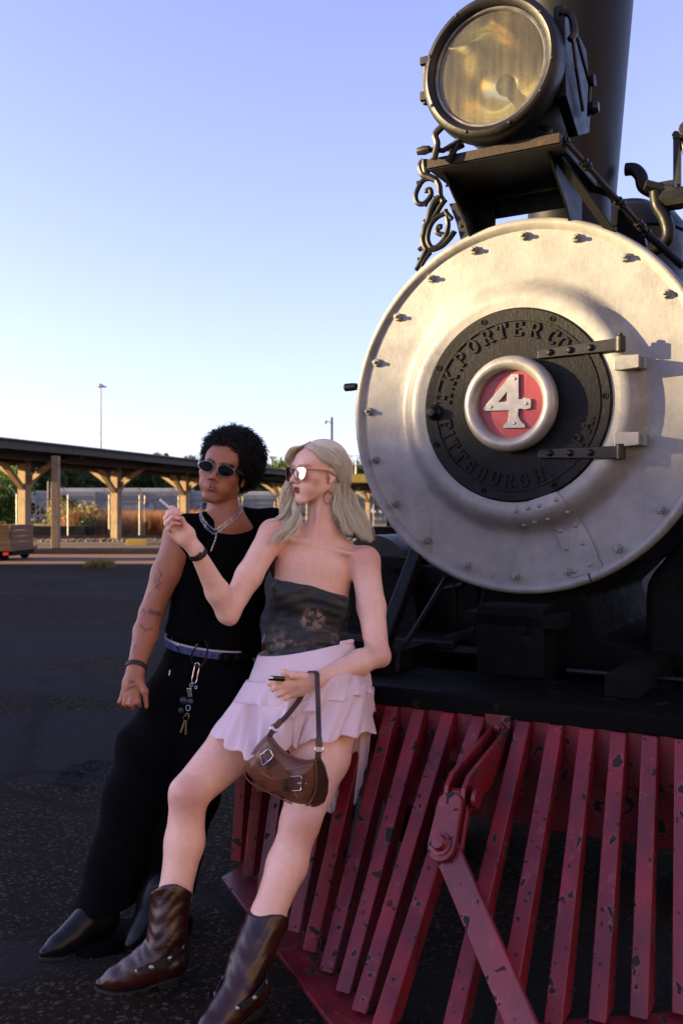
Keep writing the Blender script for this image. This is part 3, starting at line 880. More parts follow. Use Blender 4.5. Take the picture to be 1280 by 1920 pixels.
# small rim split
mb = MB(); q = lp(1105, 1085, -.017); mb.beam(lp(1102, 1075, -.0165), lp(1108, 1091, -.0165), .004, .004); mb.build('rim_split', M['near_black'], sf)
# --- cast plate with raised lettering
PH = .078
mb = MB()
mb.lathe([(.0, .068), (.296, .068), (.297, .074), (.306, .074), (.307, PH - .008), (.338, PH - .006), (.345, PH - .014), (.347, .05)], fz(0), FW, 128)
plate = mb.build('cast_plate', M['plate_iron'], loco, smooth=True, angle=30)
# slab serif stroke letters, unit height
A_ = lambda cx, cy, rx, ry, a0, a1, n=10: [(cx + rx * math.cos(R(a0 + (a1 - a0) * k / n)), cy + ry * math.sin(R(a0 + (a1 - a0) * k / n))) for k in range(n + 1)]
GL = {
 'H': ([[(.18, 0), (.18, 1)], [(.72, 0), (.72, 1)], [(.18, .5), (.72, .5)]], [(.18, 0), (.18, 1), (.72, 0), (.72, 1)], .9),
 'K': ([[(.18, 0), (.18, 1)], [(.72, 1), (.2, .42)], [(.36, .58), (.78, 0)]], [(.18, 0), (.18, 1), (.74, 0), (.70, 1)], .92),
 'P': ([[(.2, 0), (.2, 1)], [(.2, 1), (.5, 1)] + A_(.5, .74, .24, .26, 90, -90) + [(.2, .48)]], [(.2, 0), (.2, 1)], .8),
 'O': ([A_(.45, .5, .32, .5, 0, 360, 18)], [], .9),
 'R': ([[(.2, 0), (.2, 1)], [(.2, 1), (.5, 1)] + A_(.5, .75, .24, .25, 90, -90) + [(.2, .5)], [(.48, .5), (.76, 0)]], [(.2, 0), (.2, 1), (.76, 0)], .9),
 'T': ([[(.42, 0), (.42, 1)], [(.08, 1), (.76, 1)], [(.08, 1.02), (.08, .78)], [(.76, 1.02), (.76, .78)]], [(.42, 0)], .84),
 'E': ([[(.2, 0), (.2, 1)], [(.2, 1), (.72, 1)], [(.2, .5), (.58, .5)], [(.2, 0), (.72, 0)], [(.72, 1), (.72, .8)], [(.72, 0), (.72, .2)]], [(.2, 0), (.2, 1)], .84),
 'C': ([A_(.47, .5, .33, .5, 50, 310, 16), [(.70, .98), (.70, .72)]], [], .86),
 'I': ([[(.25, 0), (.25, 1)]], [(.25, 0), (.25, 1)], .5),
 'S': ([A_(.42, .75, .26, .25, 30, 250, 10) + A_(.42, .25, .28, .25, 80, -150, 10), [(.66, .98), (.66, .74)], [(.15, .02), (.15, .26)]], [], .84),
 'B': ([[(.2, 0), (.2, 1)], [(.2, 1), (.46, 1)] + A_(.46, .76, .22, .24, 90, -90) + [(.2, .52)], [(.46, .52)] + A_(.46, .26, .27, .26, 90, -90) + [(.2, 0)]], [(.2, 0), (.2, 1)], .86),
 'U': ([[(.18, 1), (.18, .3)] + A_(.45, .3, .27, .3, 180, 360) + [(.72, 1)]], [(.18, 1), (.72, 1)], .9),
 'G': ([A_(.47, .5, .33, .5, 50, 330, 18), [(.74, .42), (.74, .1)], [(.52, .42), (.84, .42)], [(.70, .98), (.70, .72)]], [], .9),
 'A': ([[(.1, 0), (.45, 1)], [(.45, 1), (.8, 0)], [(.24, .34), (.66, .34)]], [(.1, 0), (.8, 0)], .9),
 '.': ([[(.2, .02), (.3, .02)]], [], .35),
}
def letter(ch, ang, rad, hgt, bottom, parent, base_h, mat_, thick=.15, relief=.007):
    strokes, serifs, wdt = GL[ch]
    a = R(ang)
    er = Vector((math.cos(a), 0, math.sin(a)))
    et = Vector((math.sin(a), 0, -math.cos(a))) if not bottom else Vector((-math.sin(a), 0, math.cos(a)))
    up = er if not bottom else -er
    org = Vector((0, -base_h, CZ)) + er * rad - et * (wdt * hgt * .5) - up * hgt * .5
    mb = MB(); ez = Vector((0, -relief, 0))
    k = 0
    def bar(p, q, w):
        nonlocal k
        dx, dy = q[0] - p[0], q[1] - p[1]; l_ = math.hypot(dx, dy)
        if l_ < 1e-6: return
        dx /= l_; dy /= l_; e = w * .32
        pts = [(p[0] - dx * e - dy * w / 2, p[1] - dy * e + dx * w / 2), (q[0] + dx * e - dy * w / 2, q[1] + dy * e + dx * w / 2),
               (q[0] + dx * e + dy * w / 2, q[1] + dy * e - dx * w / 2), (p[0] - dx * e + dy * w / 2, p[1] - dy * e - dx * w / 2)]
        k += 1
        mb.prism(pts, org, et * hgt, up * hgt, ez * (1 + .013 * (k % 9)))
    for s_ in strokes:
        for p, q in zip(s_[:-1], s_[1:]):
            horiz = abs(q[0] - p[0]) > abs(q[1] - p[1]) * 2.2
            bar(p, q, thick * (.72 if horiz else 1.25))
    for p in serifs: bar((p[0] - .14, p[1]), (p[0] + .14, p[1]), thick * .62)
    return mb.build('letter', mat_, parent)
for ch, an in (('H', 171.5), ('.', 163.5), ('K', 155), ('.', 146.5), ('P', 138.5), ('O', 125), ('R', 112), ('T', 99.5), ('E', 87), ('R', 73.5), ('C', 58.5), ('O', 49), ('.', 42)):
    letter(ch, an, .268, .046, False, plate, .067, M['plate_iron'])
for ch, an in (('P', 192.5), ('I', 201), ('T', 210), ('T', 221.5), ('S', 232.5), ('B', 243.5), ('U', 255), ('R', 266), ('G', 278), ('H', 290), ('.', 297.5), ('P', 330), ('A', 341.5), ('.', 347.5)):
    letter(ch, an, .268, .042, True, plate, .067, M['plate_iron'])
for an in (110, 64, 152, 204, 250, 297, 2):
    a = R(an); mb = MB()
    mb.lathe([(.0105, .0005), (.0105, .003), (.0085, .003), (.0085, .0008), (0, .0008)], (.323 * math.cos(a), -(PH - .0075), CZ + .323 * math.sin(a)), FW, 18)
    mb.build('hole_shade_disc', M['near_black'], plate)  # dark disc in a raised lip, coloured for the shade inside a hole
mb = MB(); c_ = (-.305, -.066, CZ - .012)
mb.lathe([(0, 0), (.030, 0), (.030, .012), (.024, .018), (.020, .020), (.020, .034), (.014, .040), (0, .041)], c_, FW, 10)
mb.build('latch_knob', M['iron'], plate, smooth=True, angle=30)
# hinges
me_rb = rivet_mesh(.0125, .011, M['iron'])
for z0, tilt in ((1.848, .03), (1.506, -.02)):
    mb = MB()
    mb.prism([(.09, -.017), (.09, .012), (.11, .016), (.35, .022), (.385, .020), (.385, -.020), (.35, -.020)], (0, -.066, z0), (1, 0, tilt), (0, 0, 1), (0, -.016, 0))
    mb.lathe([(0, -.026), (.017, -.026), (.017, .026), (0, .026)], (.372, -.072, z0 + .003 + tilt * .37), (0, 0, 1), 16)
    mb.lathe([(0, .026), (.009, .028), (.007, .036), (0, .037)], (.372, -.072, z0 + .003 + tilt * .37), (0, 0, 1), 12)
    hg = mb.build('hinge_strap', M['rusty_iron'], plate, bevel=.003)
    for x in (.135, .205, .275):
        o = link('rivet', me_rb, hg); o.location = (x, -.080, z0 + tilt * x)
for z0 in (1.797, 1.541):
    mb = MB()
    mb.prism([(.352, -.022), (.352, .022), (.375, .026), (.435, .024), (.435, -.020), (.375, -.024)], (0, -.052, z0), (1, 0, 0), (0, 0, 1), (0, -.030, 0))
    mb.prism([(.37, -.018), (.37, .018), (.45, .022), (.45, -.022)], (0, -.02, z0), (1, 0, 0), (0, 0, 1), (0, -.03, 0))
    mb.build('hinge_bracket', M['silver'], sf, bevel=.004)
# number disc
mb = MB()
mb.lathe([(.118, .05), (.118, .105), (.1205, .118), (.127, .130), (.138, .138), (.150, .138), (.161, .130), (.168, .116), (.170, .10), (.166, .085), (.158, .074), (.158, .05)], fz(0), FW, 96)
mb.build('number_ring', M['silver_plain'], loco, smooth=True, angle=60)
mb = MB(); mb.lathe([(0, .098), (.1178, .098), (.1178, .08)], fz(0), FW, 64)
nd = mb.build('number_disc', M['red_face'], loco)
def c3(x, y): return (780 + x / 3.047, 540 + y / 3.047)
OUT4 = [(545, 493), (584, 493), (584, 637), (606, 637), (612, 628), (652, 634), (656, 648), (652, 688), (612, 694), (606, 688), (584, 690), (580, 732), (600, 765), (622, 785), (619, 797), (499, 799), (503, 785), (522, 765), (531, 732), (531, 697), (392, 701), (384, 690)]
IN4 = [(521, 588), (521, 652), (466, 654)]
cu = bpy.data.curves.new('numeral', 'CURVE'); cu.dimensions = '2D'; cu.fill_mode = 'BOTH'; cu.extrude = .004; cu.bevel_depth = .0012; cu.bevel_resolution = 1
for pts in (OUT4, IN4):
    sp = cu.splines.new('POLY'); sp.points.add(len(pts) - 1)
    for k, (x, y) in enumerate(pts):
        q = lp(*c3(x, y), -.104); sp.points[k].co = (q.x, q.z, 0, 1)
    sp.use_cyclic_u = True
co_ = bpy.data.objects.new('tmp_curve', cu); me = bpy.data.meshes.new_from_object(co_); bpy.data.objects.remove(co_)
me.name = 'numeral'; 
o = link('numeral', me, nd, M['silver_plain']); o.rotation_euler = (R(90), 0, 0); o.location = (0, -.1035, 0); o['label'] = 'riveted silver metal numeral 4'
me_n = rivet_mesh(.0062, .0045, M['silver_plain'])
for x, y in ((562, 518), (427, 680), (627, 660), (560, 772)):
    q = lp(*c3(x, y), -.108); r_ = link('rivet', me_n, nd); r_.location = (q.x, -.108, q.z)

# --- smokebox, boiler, stack
mb = MB(); mb.lathe([(.655, -.045), (.655, -.9), (.60, -.92), (.60, -4.2), (0, -4.2)], fz(0), FW, 96)
mb.build('boiler', M['iron'], loco, smooth=True, angle=40)
mb = MB(); mb.lathe([(.662, -.86), (.662, -.93), (.60, -.93)], fz(0), FW, 96); mb.build('boiler_band', M['iron'], loco, smooth=True)
mb = MB()
mb.lathe([(.30, 2.20), (.24, 2.31), (.19, 2.36), (.172, 2.40), (.168, 2.58), (.172, 2.585), (.19, 2.60), (.215, 2.9), (.30, 3.9), (.33, 4.2), (.31, 4.2), (.15, 2.7)], (-.0, .62, 0), (0, 0, 1), 72, up=(1, 0, 0))
mb.build('smokestack', M['stack'], loco, smooth=True, angle=25)
# side fin seen beyond the stack: steam dome and sand dome
mb = MB(); mb.lathe([(.36, 2.15), (.30, 2.24), (.27, 2.34), (.27, 2.62), (.28, 2.63), (.27, 2.67), (.22, 2.74), (.12, 2.785), (.11, 2.80), (0, 2.80)], (.06, 1.42, 0), (0, 0, 1), 64, up=(1, 0, 0))
mb.build('sand_dome', M['iron'], loco, smooth=True, angle=40)
# bell yoke post and fittings on the right
mb = MB()
mb.box((.425, .66, 2.66), (.028, .03, .30)); mb.box((.455, .66, 2.80), (.09, .035, .03)); mb.lathe([(0, 0), (.03, 0), (.03, .05), (0, .05)], (.47, .64, 2.80), FW, 12)
mb.build('bell_post', M['rusty_iron'], loco, bevel=.003)
mb = MB(); mb.lathe([(0, 0), (.045, 0), (.045, .10), (.03, .11), (0, .11)], (.47, .62, 2.54), (-1, 0, 0), 8); mb.box((.40, .62, 2.56), (.06, .07, .09)); mb.lathe([(0, 0), (.022, 0), (.022, .07), (0, .07)], (.38, .60, 2.58), (-1, -.5, .3), 6)
mb.build('valve_fitting', M['rusty_iron'], loco, smooth=True, angle=30)
sm = lambda P, n=8: [Vector(P[max(i - 1, 0)]).lerp(Vector(P[i]), 0) for i in range(len(P))]
def spline(P, n=8):
    P = [Vector(p) for p in P]; out = []
    for i in range(len(P) - 1):
        p0 = P[max(i - 1, 0)]; p1 = P[i]; p2 = P[i + 1]; p3 = P[min(i + 2, len(P) - 1)]
        for k in range(n):
            t = k / n
            out.append(.5 * ((2 * p1) + (p2 - p0) * t + (2 * p0 - 5 * p1 + 4 * p2 - p3) * t * t + (3 * p1 - p0 - 3 * p2 + p3) * t ** 3))
    out.append(P[-1]); return out
def px(pts, Y): return [lp(u, v, Y) for u, v in pts]
mb = MB(); mb.tube(spline(px([(1172, 318), (1188, 318), (1200, 330), (1206, 350), (1228, 362)], .62)), .026, 12); mb.build('steam_pipe', M['iron'], loco, smooth=True)
mb = MB(); mb.tube(spline(px([(1228, 355), (1232, 385), (1246, 410), (1252, 440), (1238, 462), (1215, 470)], .60)), .026, 12); mb.build('steam_pipe', M['iron'], loco, smooth=True)
mb = MB(); mb.tube(spline(px([(1215, 350), (1238, 352), (1262, 352)], .60)), .018, 10)
mb.tube(spline(px([(1262, 250), (1275, 262), (1300, 330)], .66)), .012, 8); mb.build('pull_rod', M['rusty_iron'], loco, smooth=True)
mb = MB(); mb.prism([(.16, 2.60), (.26, 2.50), (.30, 2.30), (.22, 2.30), (.15, 2.45)], (0, .80, 0), (1, 0, 0), (0, 0, 1), (0, .05, 0)); mb.build('saddle_fin', M['stack'], loco)
# handrail stub left of the rim
mb = MB(); mb.lathe([(0, 0), (.014, 0), (.016, .02), (.016, .05), (.010, .054), (0, .055)], lp(668, 725, .02) , (-1, 0, 0), 12); mb.build('handrail_knob', M['iron'], loco, smooth=True)

# --- headlamp shelf
SH = .5 * (2.51 + 2.48)
mb = MB(); mb.prism([(-.225, -.30), (.235, -.30), (.235, .15), (-.225, .15)], (0, 0, 2.478), (1, 0, 0), (0, 1, 0), (0, 0, .008)); 
sh = mb.build('lamp_shelf', M['iron'], loco)
mb = MB(); mb.box((.005, -.302, 2.497), (.462, .012, .032)); mb.build('shelf_edge', M['shelf_rust'], sh, bevel=.002)
mb = MB()
for x in (-.222, .232): mb.box((x, -.075, 2.497), (.010, .44, .030))
mb.build('shelf_side', M['rusty_iron'], sh, bevel=.002)
mb = MB(); mb.box((.005, -.07, 2.490), (.44, .44, .012)); mb.build('shelf_board', M['iron'], sh)
# supports
mb = MB()
for x, zt in ((-.19, 2.49), (.18, 2.49)):
    s_ = -1 if x < 0 else 1
    mb.prism([(.13, 2.475), (-.26, 2.475), (-.17, 2.42), (-.06, 2.36), (.0, 2.30), (.02, 2.22), (.13, 2.22)], (x, 0, 0), (0, 1, 0), (0, 0, 1), (.008, 0, 0))
mb.build('shelf_bracket', M['iron'], loco)
mb = MB(); mb.prism([(-.225, 2.476), (-.115, 2.476), (-.118, 2.30), (-.23, 2.22), (-.24, 2.28), (-.27, 2.40), (-.30, 2.476)], (0, .055, 0), (1, 0, 0), (0, 0, 1), (0, .010, 0))
bp = mb.build('bracket_plate', M['iron'], loco)
me_rl = rivet_mesh(.006, .005, M['rusty_iron'])
for u, v in ((817, 321), (837, 348), (855, 375), (864, 392), (890, 404), (871, 408), (863, 424), (878, 425)):
    q = lp(u, v, .052); o = link('rivet', me_rl, bp); o.location = q; o.location.y = .054
mb = MB(); mb.box((0, .10, 2.44), (.3, .012, .07)); mb.build('cross_plate', M['iron'], loco)
# diagonal rods on the right
mb = MB(); a_ = Vector((.235, -.27, 2.505)); b_ = lp(1215, 440, .12)
mb.tube([a_, b_], .010, 10); 
for t in (0.02, .22, .26, .62, .66, .86, .9, .97): mb.tube([a_.lerp(b_, t), a_.lerp(b_, min(1, t + .025))], .016, 8)
mb.build('stay_rod', M['rusty_iron'], loco, smooth=True, angle=30)
mb = MB(); a_ = Vector((.20, -.20, 2.475)); b_ = Vector((.36, .05, 2.20)); mb.beam(a_, b_, .035, .008); mb.build('flat_stay', M['stack'], loco)
mb = MB(); a_ = lp(1185, 400, .3); mb.tube(spline([lp(1175, 395, .25), lp(1195, 425, .25), lp(1225, 450, .25), lp(1280, 500, .25)]), .014, 8); mb.build('stay_rod', M['iron'], loco, smooth=True)
# --- scroll brackets
def cr(x, y): return (770 + x / 6.737, 240 + y / 6.737)
def scroll(name, curves, Y, mirror=False):
    mb = MB()
    for pts, r0, r1 in curves:
        P = [lp(*cr(x, y), Y) for x, y in pts]
        if mirror: P = [Vector((-p.x + .01, p.y, p.z)) for p in P]
        P = spline(P, 6); n = len(P)
        mb.tube(P, [1.3 * (r0 + (r1 - r0) * k / (n - 1)) for k in range(n)], 8)
    return mb.build(name, M['iron'], loco, smooth=True)
CUR = [
 ([(225, 500), (190, 560), (170, 410)], .009, .012), ([(170, 410), (120, 480), (150, 580), (240, 620), (320, 660)], .011, .010),
 ([(320, 650), (240, 640), (160, 660), (100, 740), (60, 850), (80, 940), (150, 960), (215, 910), (255, 840), (240, 780), (205, 790), (200, 815)], .0075, .0085),
 ([(80, 690), (110, 690), (160, 645)], .006, .006), ([(175, 990), (190, 960), (215, 910)], .007, .006),
 ([(320, 660), (360, 740), (370, 860), (410, 930)], .009, .010), ([(290, 880), (320, 890), (370, 860)], .006, .008),
 ([(370, 880), (300, 950), (250, 1060), (220, 1180), (180, 1260), (165, 1340), (150, 1400), (165, 1480), (200, 1540)], .013, .009),
 ([(440, 900), (380, 980), (320, 1080), (250, 1180)], .008, .008),
 ([(200, 1170), (170, 1180), (175, 1220)], .006, .006),
 ([(440, 1050), (410, 1085), (330, 1130), (260, 1210), (220, 1320), (215, 1430), (260, 1510), (330, 1500), (410, 1420), (450, 1330), (470, 1230), (460, 1130), (480, 1090)], .008, .008),
 ([(410, 1420), (420, 1350), (370, 1340), (330, 1310), (350, 1250), (385, 1250)], .007, .009),
 ([(430, 1040), (450, 1080), (520, 1150)], .009, .007),
 ([(200, 1540), (300, 1530), (400, 1480), (480, 1400), (530, 1330), (545, 1300)], .008, .010),
 ([(100, 1550), (130, 1520), (200, 1530)], .007, .007),
 ([(200, 1540), (160, 1620), (110, 1720), (60, 1800)], .011, .007), ([(90, 1660), (120, 1650), (160, 1620)], .006, .006),
 ([(250, 1570), (180, 1660), (130, 1750)], .007, .006)]
scroll('scroll_bracket', CUR, .045)

# --- headlamp
LC = Vector((.018, -.35, 2.753))
M['bead'] = simple('dull_bead', (.16, .15, .13), (.07, .065, .055), .4, .6, 20, 60, .1)
hl = empty('headlamp', LC); hl.parent = loco; hl['label'] = 'round glazed headlamp with black drum casing'
mb = MB(); mb.lathe([(.194, .012), (.200, .022), (.212, .028), (.224, .024), (.233, .012), (.235, -.01), (.236, -.05), (.226, -.055), (.194, -.05), (.194, .012)], (0, 0, 0), FW, 96)
mb.build('rim', M['rusty_iron'], hl, smooth=True, angle=35)
mb = MB(); mb.lathe([(.192, -.004), (.192, .008), (.185, .0085), (.181, .004), (.181, -.004)], (0, 0, 0), FW, 96)
mb.build('glass_bead', M['bead'], hl, smooth=True)
mb = MB(); mb.lathe([(.226, -.05), (.224, -.10), (.214, -.16), (.205, -.30), (.19, -.34), (.08, -.36), (0, -.36)], (0, 0, 0), FW, 64)
mb.build('casing', M['stack'], hl, smooth=True, angle=30)
_m = NT('gold_reflection_metal')  # golden reflection of the sunlit surroundings put into the metal's colour
_n = _m.noise(4.5, 2, .4, None, .6)
_m.set(col=_m.mix(_m.ramp(_m.noise(3.5, 4, .6), [(.4, 0.0), (.62, 1.0)]), rgb(1.0, .82, .34), rgb(.72, .56, .20)), metal=1.0, rough=_m.ramp(_m.noise(9, 4), [(.35, .16), (.7, .38)]),
       normal=_m.bump(_n, .8, .03))
M['reflector_metal'] = _m.m
mb = MB(); mb.lathe([(.186, -.003), (.182, -.012), (.170, -.05), (.15, -.09), (.12, -.13), (.085, -.16), (.05, -.178), (.02, -.185), (0, -.186)], (0, 0, 0), FW, 96)
mb.build('reflector_bowl', M['reflector_metal'], hl, smooth=True, angle=80)
_m = NT('lamp_glass')
gl = _m.n('ShaderNodeBsdfGlossy'); gl.inputs['Roughness'].default_value = .015; gl.inputs['Color'].default_value = rgb(1, 1, 1)
tp = _m.n('ShaderNodeBsdfTransparent'); tp.inputs[0].default_value = rgb(.93, .95, .92)
df = _m.n('ShaderNodeBsdfDiffuse'); df.inputs[0].default_value = rgb(.56, .50, .22)  # golden reflection painted on as a diffuse film, stronger towards the bottom
fr = _m.n('ShaderNodeFresnel'); fr.inputs[0].default_value = 1.5
ms = _m.n('ShaderNodeMixShader'); _m.L(fr.outputs[0], ms.inputs[0]); _m.L(tp.outputs[0], ms.inputs[1]); _m.L(gl.outputs[0], ms.inputs[2])
sc = _m.n('ShaderNodeSeparateXYZ'); _m.L(_m.co, sc.inputs[0])
streak = _m.ramp(_m.noise(30, 5, .7, _m.mapping((1, 1, .06))), [(.35, .07), (.75, .26)])
dl = _m.math('MULTIPLY', streak, _m.ramp(_m.math('MULTIPLY', _m.math('ADD', sc.outputs[2], .20), 2.5), [(0, 1.0), (.45, .45), (1, .35)]))
m2 = _m.n('ShaderNodeMixShader'); _m.L(dl, m2.inputs[0]); _m.L(ms.outputs[0], m2.inputs[1]); _m.L(df.outputs[0], m2.inputs[2]); _m.L(m2.outputs[0], _m.out.inputs[0])
M['lamp_glass'] = _m.m
mb = MB(); mb.lathe([(0, .004), (.188, .0005)], (0, 0, 0), FW, 64); mb.build('lens_glass', M['lamp_glass'], hl, smooth=True)
mb = MB(); mb.lathe([(0, -.06), (.030, -.06), (.030, -.075), (.022, -.08), (.022, -.17), (0, -.17)], (.035, 0, -.045), FW, 24); mb.build('burner_socket', M['near_black'], hl, smooth=True, angle=30)
_m = NT('bulb_glass'); _m.set(col=rgb(.9, .9, .85), rough=.03, trans=1.0, ior=1.45); M['bulb'] = _m.m
mb = MB(); mb.lathe([(0, -.02), (.020, -.025), (.032, -.04), (.034, -.055), (.026, -.062)], (.035, 0, -.045), FW, 24); mb.build('bulb', M['bulb'], hl, smooth=True)
# lamp fittings: left hinge, right clasp and rods, feet
mb = MB(); mb.tube([(-.238, .02, .10), (-.238, .02, -.06)], .012, 8); mb.box((-.236, .02, .08), (.03, .05, .025)); mb.box((-.236, .02, -.04), (.03, .05, .03)); mb.build('hinge', M['rusty_iron'], hl, bevel=.002)
mb = MB()
mb.tube(spline([(.22, .03, .14), (.25, .05, .13), (.262, .06, .08), (.25, .05, .05)]), .012, 8)
mb.tube([(.25, .05, .12), (.255, .10, -.02)], .006, 6); mb.tube([(.255, .10, -.02), (.25, .20, -.12)], .006, 6); mb.tube([(.262, .07, .08), (.262, .24, -.02)], .006, 6); mb.tube([(.262, .24, -.02), (.255, .25, -.12)], .006, 6)
mb.lathe([(0, 0), (.02, 0), (.024, .015), (.016, .03), (0, .03)], (.262, .24, -.10), (1, 0, 0), 12)
mb.lathe([(0, 0), (.018, 0), (.02, .015), (0, .02)], (.265, .235, -.01), (1, 0, 0), 12)
mb.build('door_clasp', M['rusty_iron'], hl, smooth=True, angle=30)
mb = MB(); mb.prism([(.03, .16), (.30, .13), (.36, -.02), (.34, -.14), (.20, -.20), (.06, -.12)], (.20, 0, 0), (0, 1, 0), (0, 0, 1), (.035, 0, 0)); mb.build('side_door', M['iron'], hl, bevel=.004)
for x in (-.15, .15):
    mb = MB(); mb.tube(spline([(x * .9, .1, -.19), (x * 1.15, .08, -.215), (x * 1.0, .08, -.245), (x * 1.2, .08, -.262)]), .012, 8); mb.build('lamp_foot', M['rusty_iron'], hl, smooth=True, angle=30)
mb = MB(); mb.lathe([(0, 0), (.012, 0), (.016, .02), (.012, .045), (0, .05)], (-.215, .0, -.225), (-1, 0, 0), 10)
mb.tube([(-.12, .03, -.205), (-.17, .01, -.235), (-.225, .0, -.225)], .009, 6); mb.tube(spline([(-.165, 0, -.155), (-.195, 0, -.18), (-.188, 0, -.215), (-.20, 0, -.262)]), .012, 8); mb.tube(spline([(-.12, .03, -.20), (-.135, .03, -.23), (-.165, .03, -.268)]), .010, 8)
mb.build('lamp_latch', M['rusty_iron'], hl, smooth=True, angle=30)
for an in (-8, 35, 75, 120, 160, 205, 250, 290, 325):
    mb = MB(); a = R(an); mb.lathe([(.007, 0), (.005, .004), (0, .005)], (.216 * math.cos(a), -.026, .216 * math.sin(a)), FW, 8); mb.build('rim_screw', M['rusty_iron'], hl, smooth=True)

# --- bumper, pilot
PX = .13
_mdk = M['iron']
mb = MB(); mb.box((PX, -.40, .726), (1.84, .40, .040)); mb.build('bumper_deck', M['deck_black'], loco, bevel=.005)
mb = MB(); mb.box((PX, -.595, .715), (1.86, .022, .052)); mb.build('bumper_edge', M['deck_black'], loco, bevel=.004)
mb = MB(); mb.box((PX, -.20, .60), (1.5, .10, .20)); mb.build('buffer_beam', M['near_black'], loco)
mb = MB(); mb.box((PX - .475, -.573, .610), (.865, .030, .155)); mb.build('pilot_board', M['red'], loco, bevel=.003)
mb = MB(); mb.box((PX + .475, -.573, .610), (.865, .030, .155)); mb.build('pilot_board', M['red'], loco, bevel=.003)
mb = MB(); mb.box((PX, -.42, .44), (1.7, .03, .23)); mb.build('inner_board', M['red'], loco)
def vy(x): return -1.40 + .77 * abs(x - PX)
tops = [(-.775, -.02), (-.685, .0), (-.595, .03), (-.50, .05), (-.405, .07), (-.31, .075), (-.214, .079), (-.121, .075), (-.022, .055), (.076, .04), (.216, .042), (.312, .045), (.402, .052), (.490, .05), (.574, .048), (.660, .047), (.755, .045), (.85, .04), (.945, .03)]
for xt, dx in tops:
    if abs(xt - PX) < .04: continue
    xb = xt + dx
    yt, zt = -.605, .688
    yb, zb = vy(xb) + .05, .098
    w, d = .043, .060
    vs = []
    ax = Vector((xb - xt, yb - yt, zb - zt)); nrm = Vector((0, 1, 0)).cross(Vector((1, 0, 0)))
    bk = Vector((0, -ax.z, ax.y)).normalized()          # in the y-z plane, perpendicular to the slat
    if bk.y < 0: bk = -bk
    ex = Vector((1, 0, 0))
    mb = MB()
    a_ = Vector((xt, yt, zt)); b_ = Vector((xb, yb, zb))
    back_top = Vector((0, .028, 0))
    P = [a_ - ex * w / 2, a_ + ex * w / 2, a_ + ex * w / 2 + Vector((0, d * .35, 0)), a_ - ex * w / 2 + Vector((0, d * .35, 0)),
         b_ - ex * w / 2, b_ + ex * w / 2, b_ + ex * w / 2 + Vector((0, d * 1.5, 0)), b_ - ex * w / 2 + Vector((0, d * 1.5, 0))]
    m1 = .5
    mid = [a_.lerp(b_, m1) - ex * w / 2, a_.lerp(b_, m1) + ex * w / 2]
    mid += [mid[1] + bk * d, mid[0] + bk * d]
    t1 = [a_.lerp(b_, .06) - ex * w / 2, a_.lerp(b_, .06) + ex * w / 2]; t1 += [t1[1] + bk * d * .9, t1[0] + bk * d * .9]
    allp = P[:4] + t1 + mid + P[4:]
    fs = [(0, 1, 2, 3), (12, 15, 14, 13)]
    for k in range(3):
        o4 = k * 4
        fs += [(o4 + i, o4 + 4 + i, o4 + 4 + (i + 1) % 4, o4 + (i + 1) % 4) for i in range(4)]
    mb.add(allp, fs)
    mb.build('pilot_slat', M['red'], loco, bevel=.004)
# bottom v plate
for sg in (-1, 1):
    x_end = PX + sg * .905
    ang = math.atan2(.77 * .97, .97)
    mb = MB()
    def pt(x, inn, z): return (x, -1.44 + .77 * abs(x - PX) + inn, z)
    o1 = [pt(PX, 0, .088), pt(x_end, 0, .088), pt(x_end, .14, .088), pt(PX, .14, .088)]
    o0 = [(x, y, .074) for x, y, z in o1]
    mb.add(o0 + o1, [(0, 1, 2, 3), (4, 7, 6, 5), (0, 4, 5, 1), (1, 5, 6, 2), (2, 6, 7, 3), (3, 7, 4, 0)])
    mb.build('pilot_base_rail', M['red'], loco, bevel=.003)
    
# draw gear bracket
mb = MB(); mb.box((PX + .008, -.598, .628), (.080, .018, .140)); ctr = mb.build('centre_plate', M['red'], loco, bevel=.002)
mb = MB(); mb.lathe([(0, 0), (.021, 0), (.021, .010), (0, .010)], (PX + .012, -.606, .662), FW, 6); mb.lathe([(0, .010), (.011, .010), (.010, .018), (0, .019)], (PX + .012, -.606, .662), FW, 10); mb.build('bolt', M['red'], ctr, bevel=.002)
for x in (PX - .012, PX + .036):
    mb = MB()
    mb.prism([(-.60, .66), (-.62, .665), (-.92, .60), (-.955, .575), (-.965, .54), (-.95, .51), (-.92, .50), (-.89, .505), (-.60, .57)], (x, 0, 0), (0, 1, 0), (0, 0, 1), (.012, 0, 0))
    mb.build('drawbar_bracket', M['red'], loco, bevel=.002)
mb = MB(); mb.lathe([(0, -.03), (.032, -.03), (.032, -.018), (.020, -.018), (.020, .018), (.032, .018), (.032, .03), (0, .03)], (PX + .018, -.93, .545), (1, 0, 0), 20)
mb.lathe([(0, .045), (.026, .045), (.026, .056), (0, .056)], (PX + .018, -.93, .545), (1, 0, 0), 20)
mb.build('pivot_pin', M['red'], loco, smooth=True, angle=30)
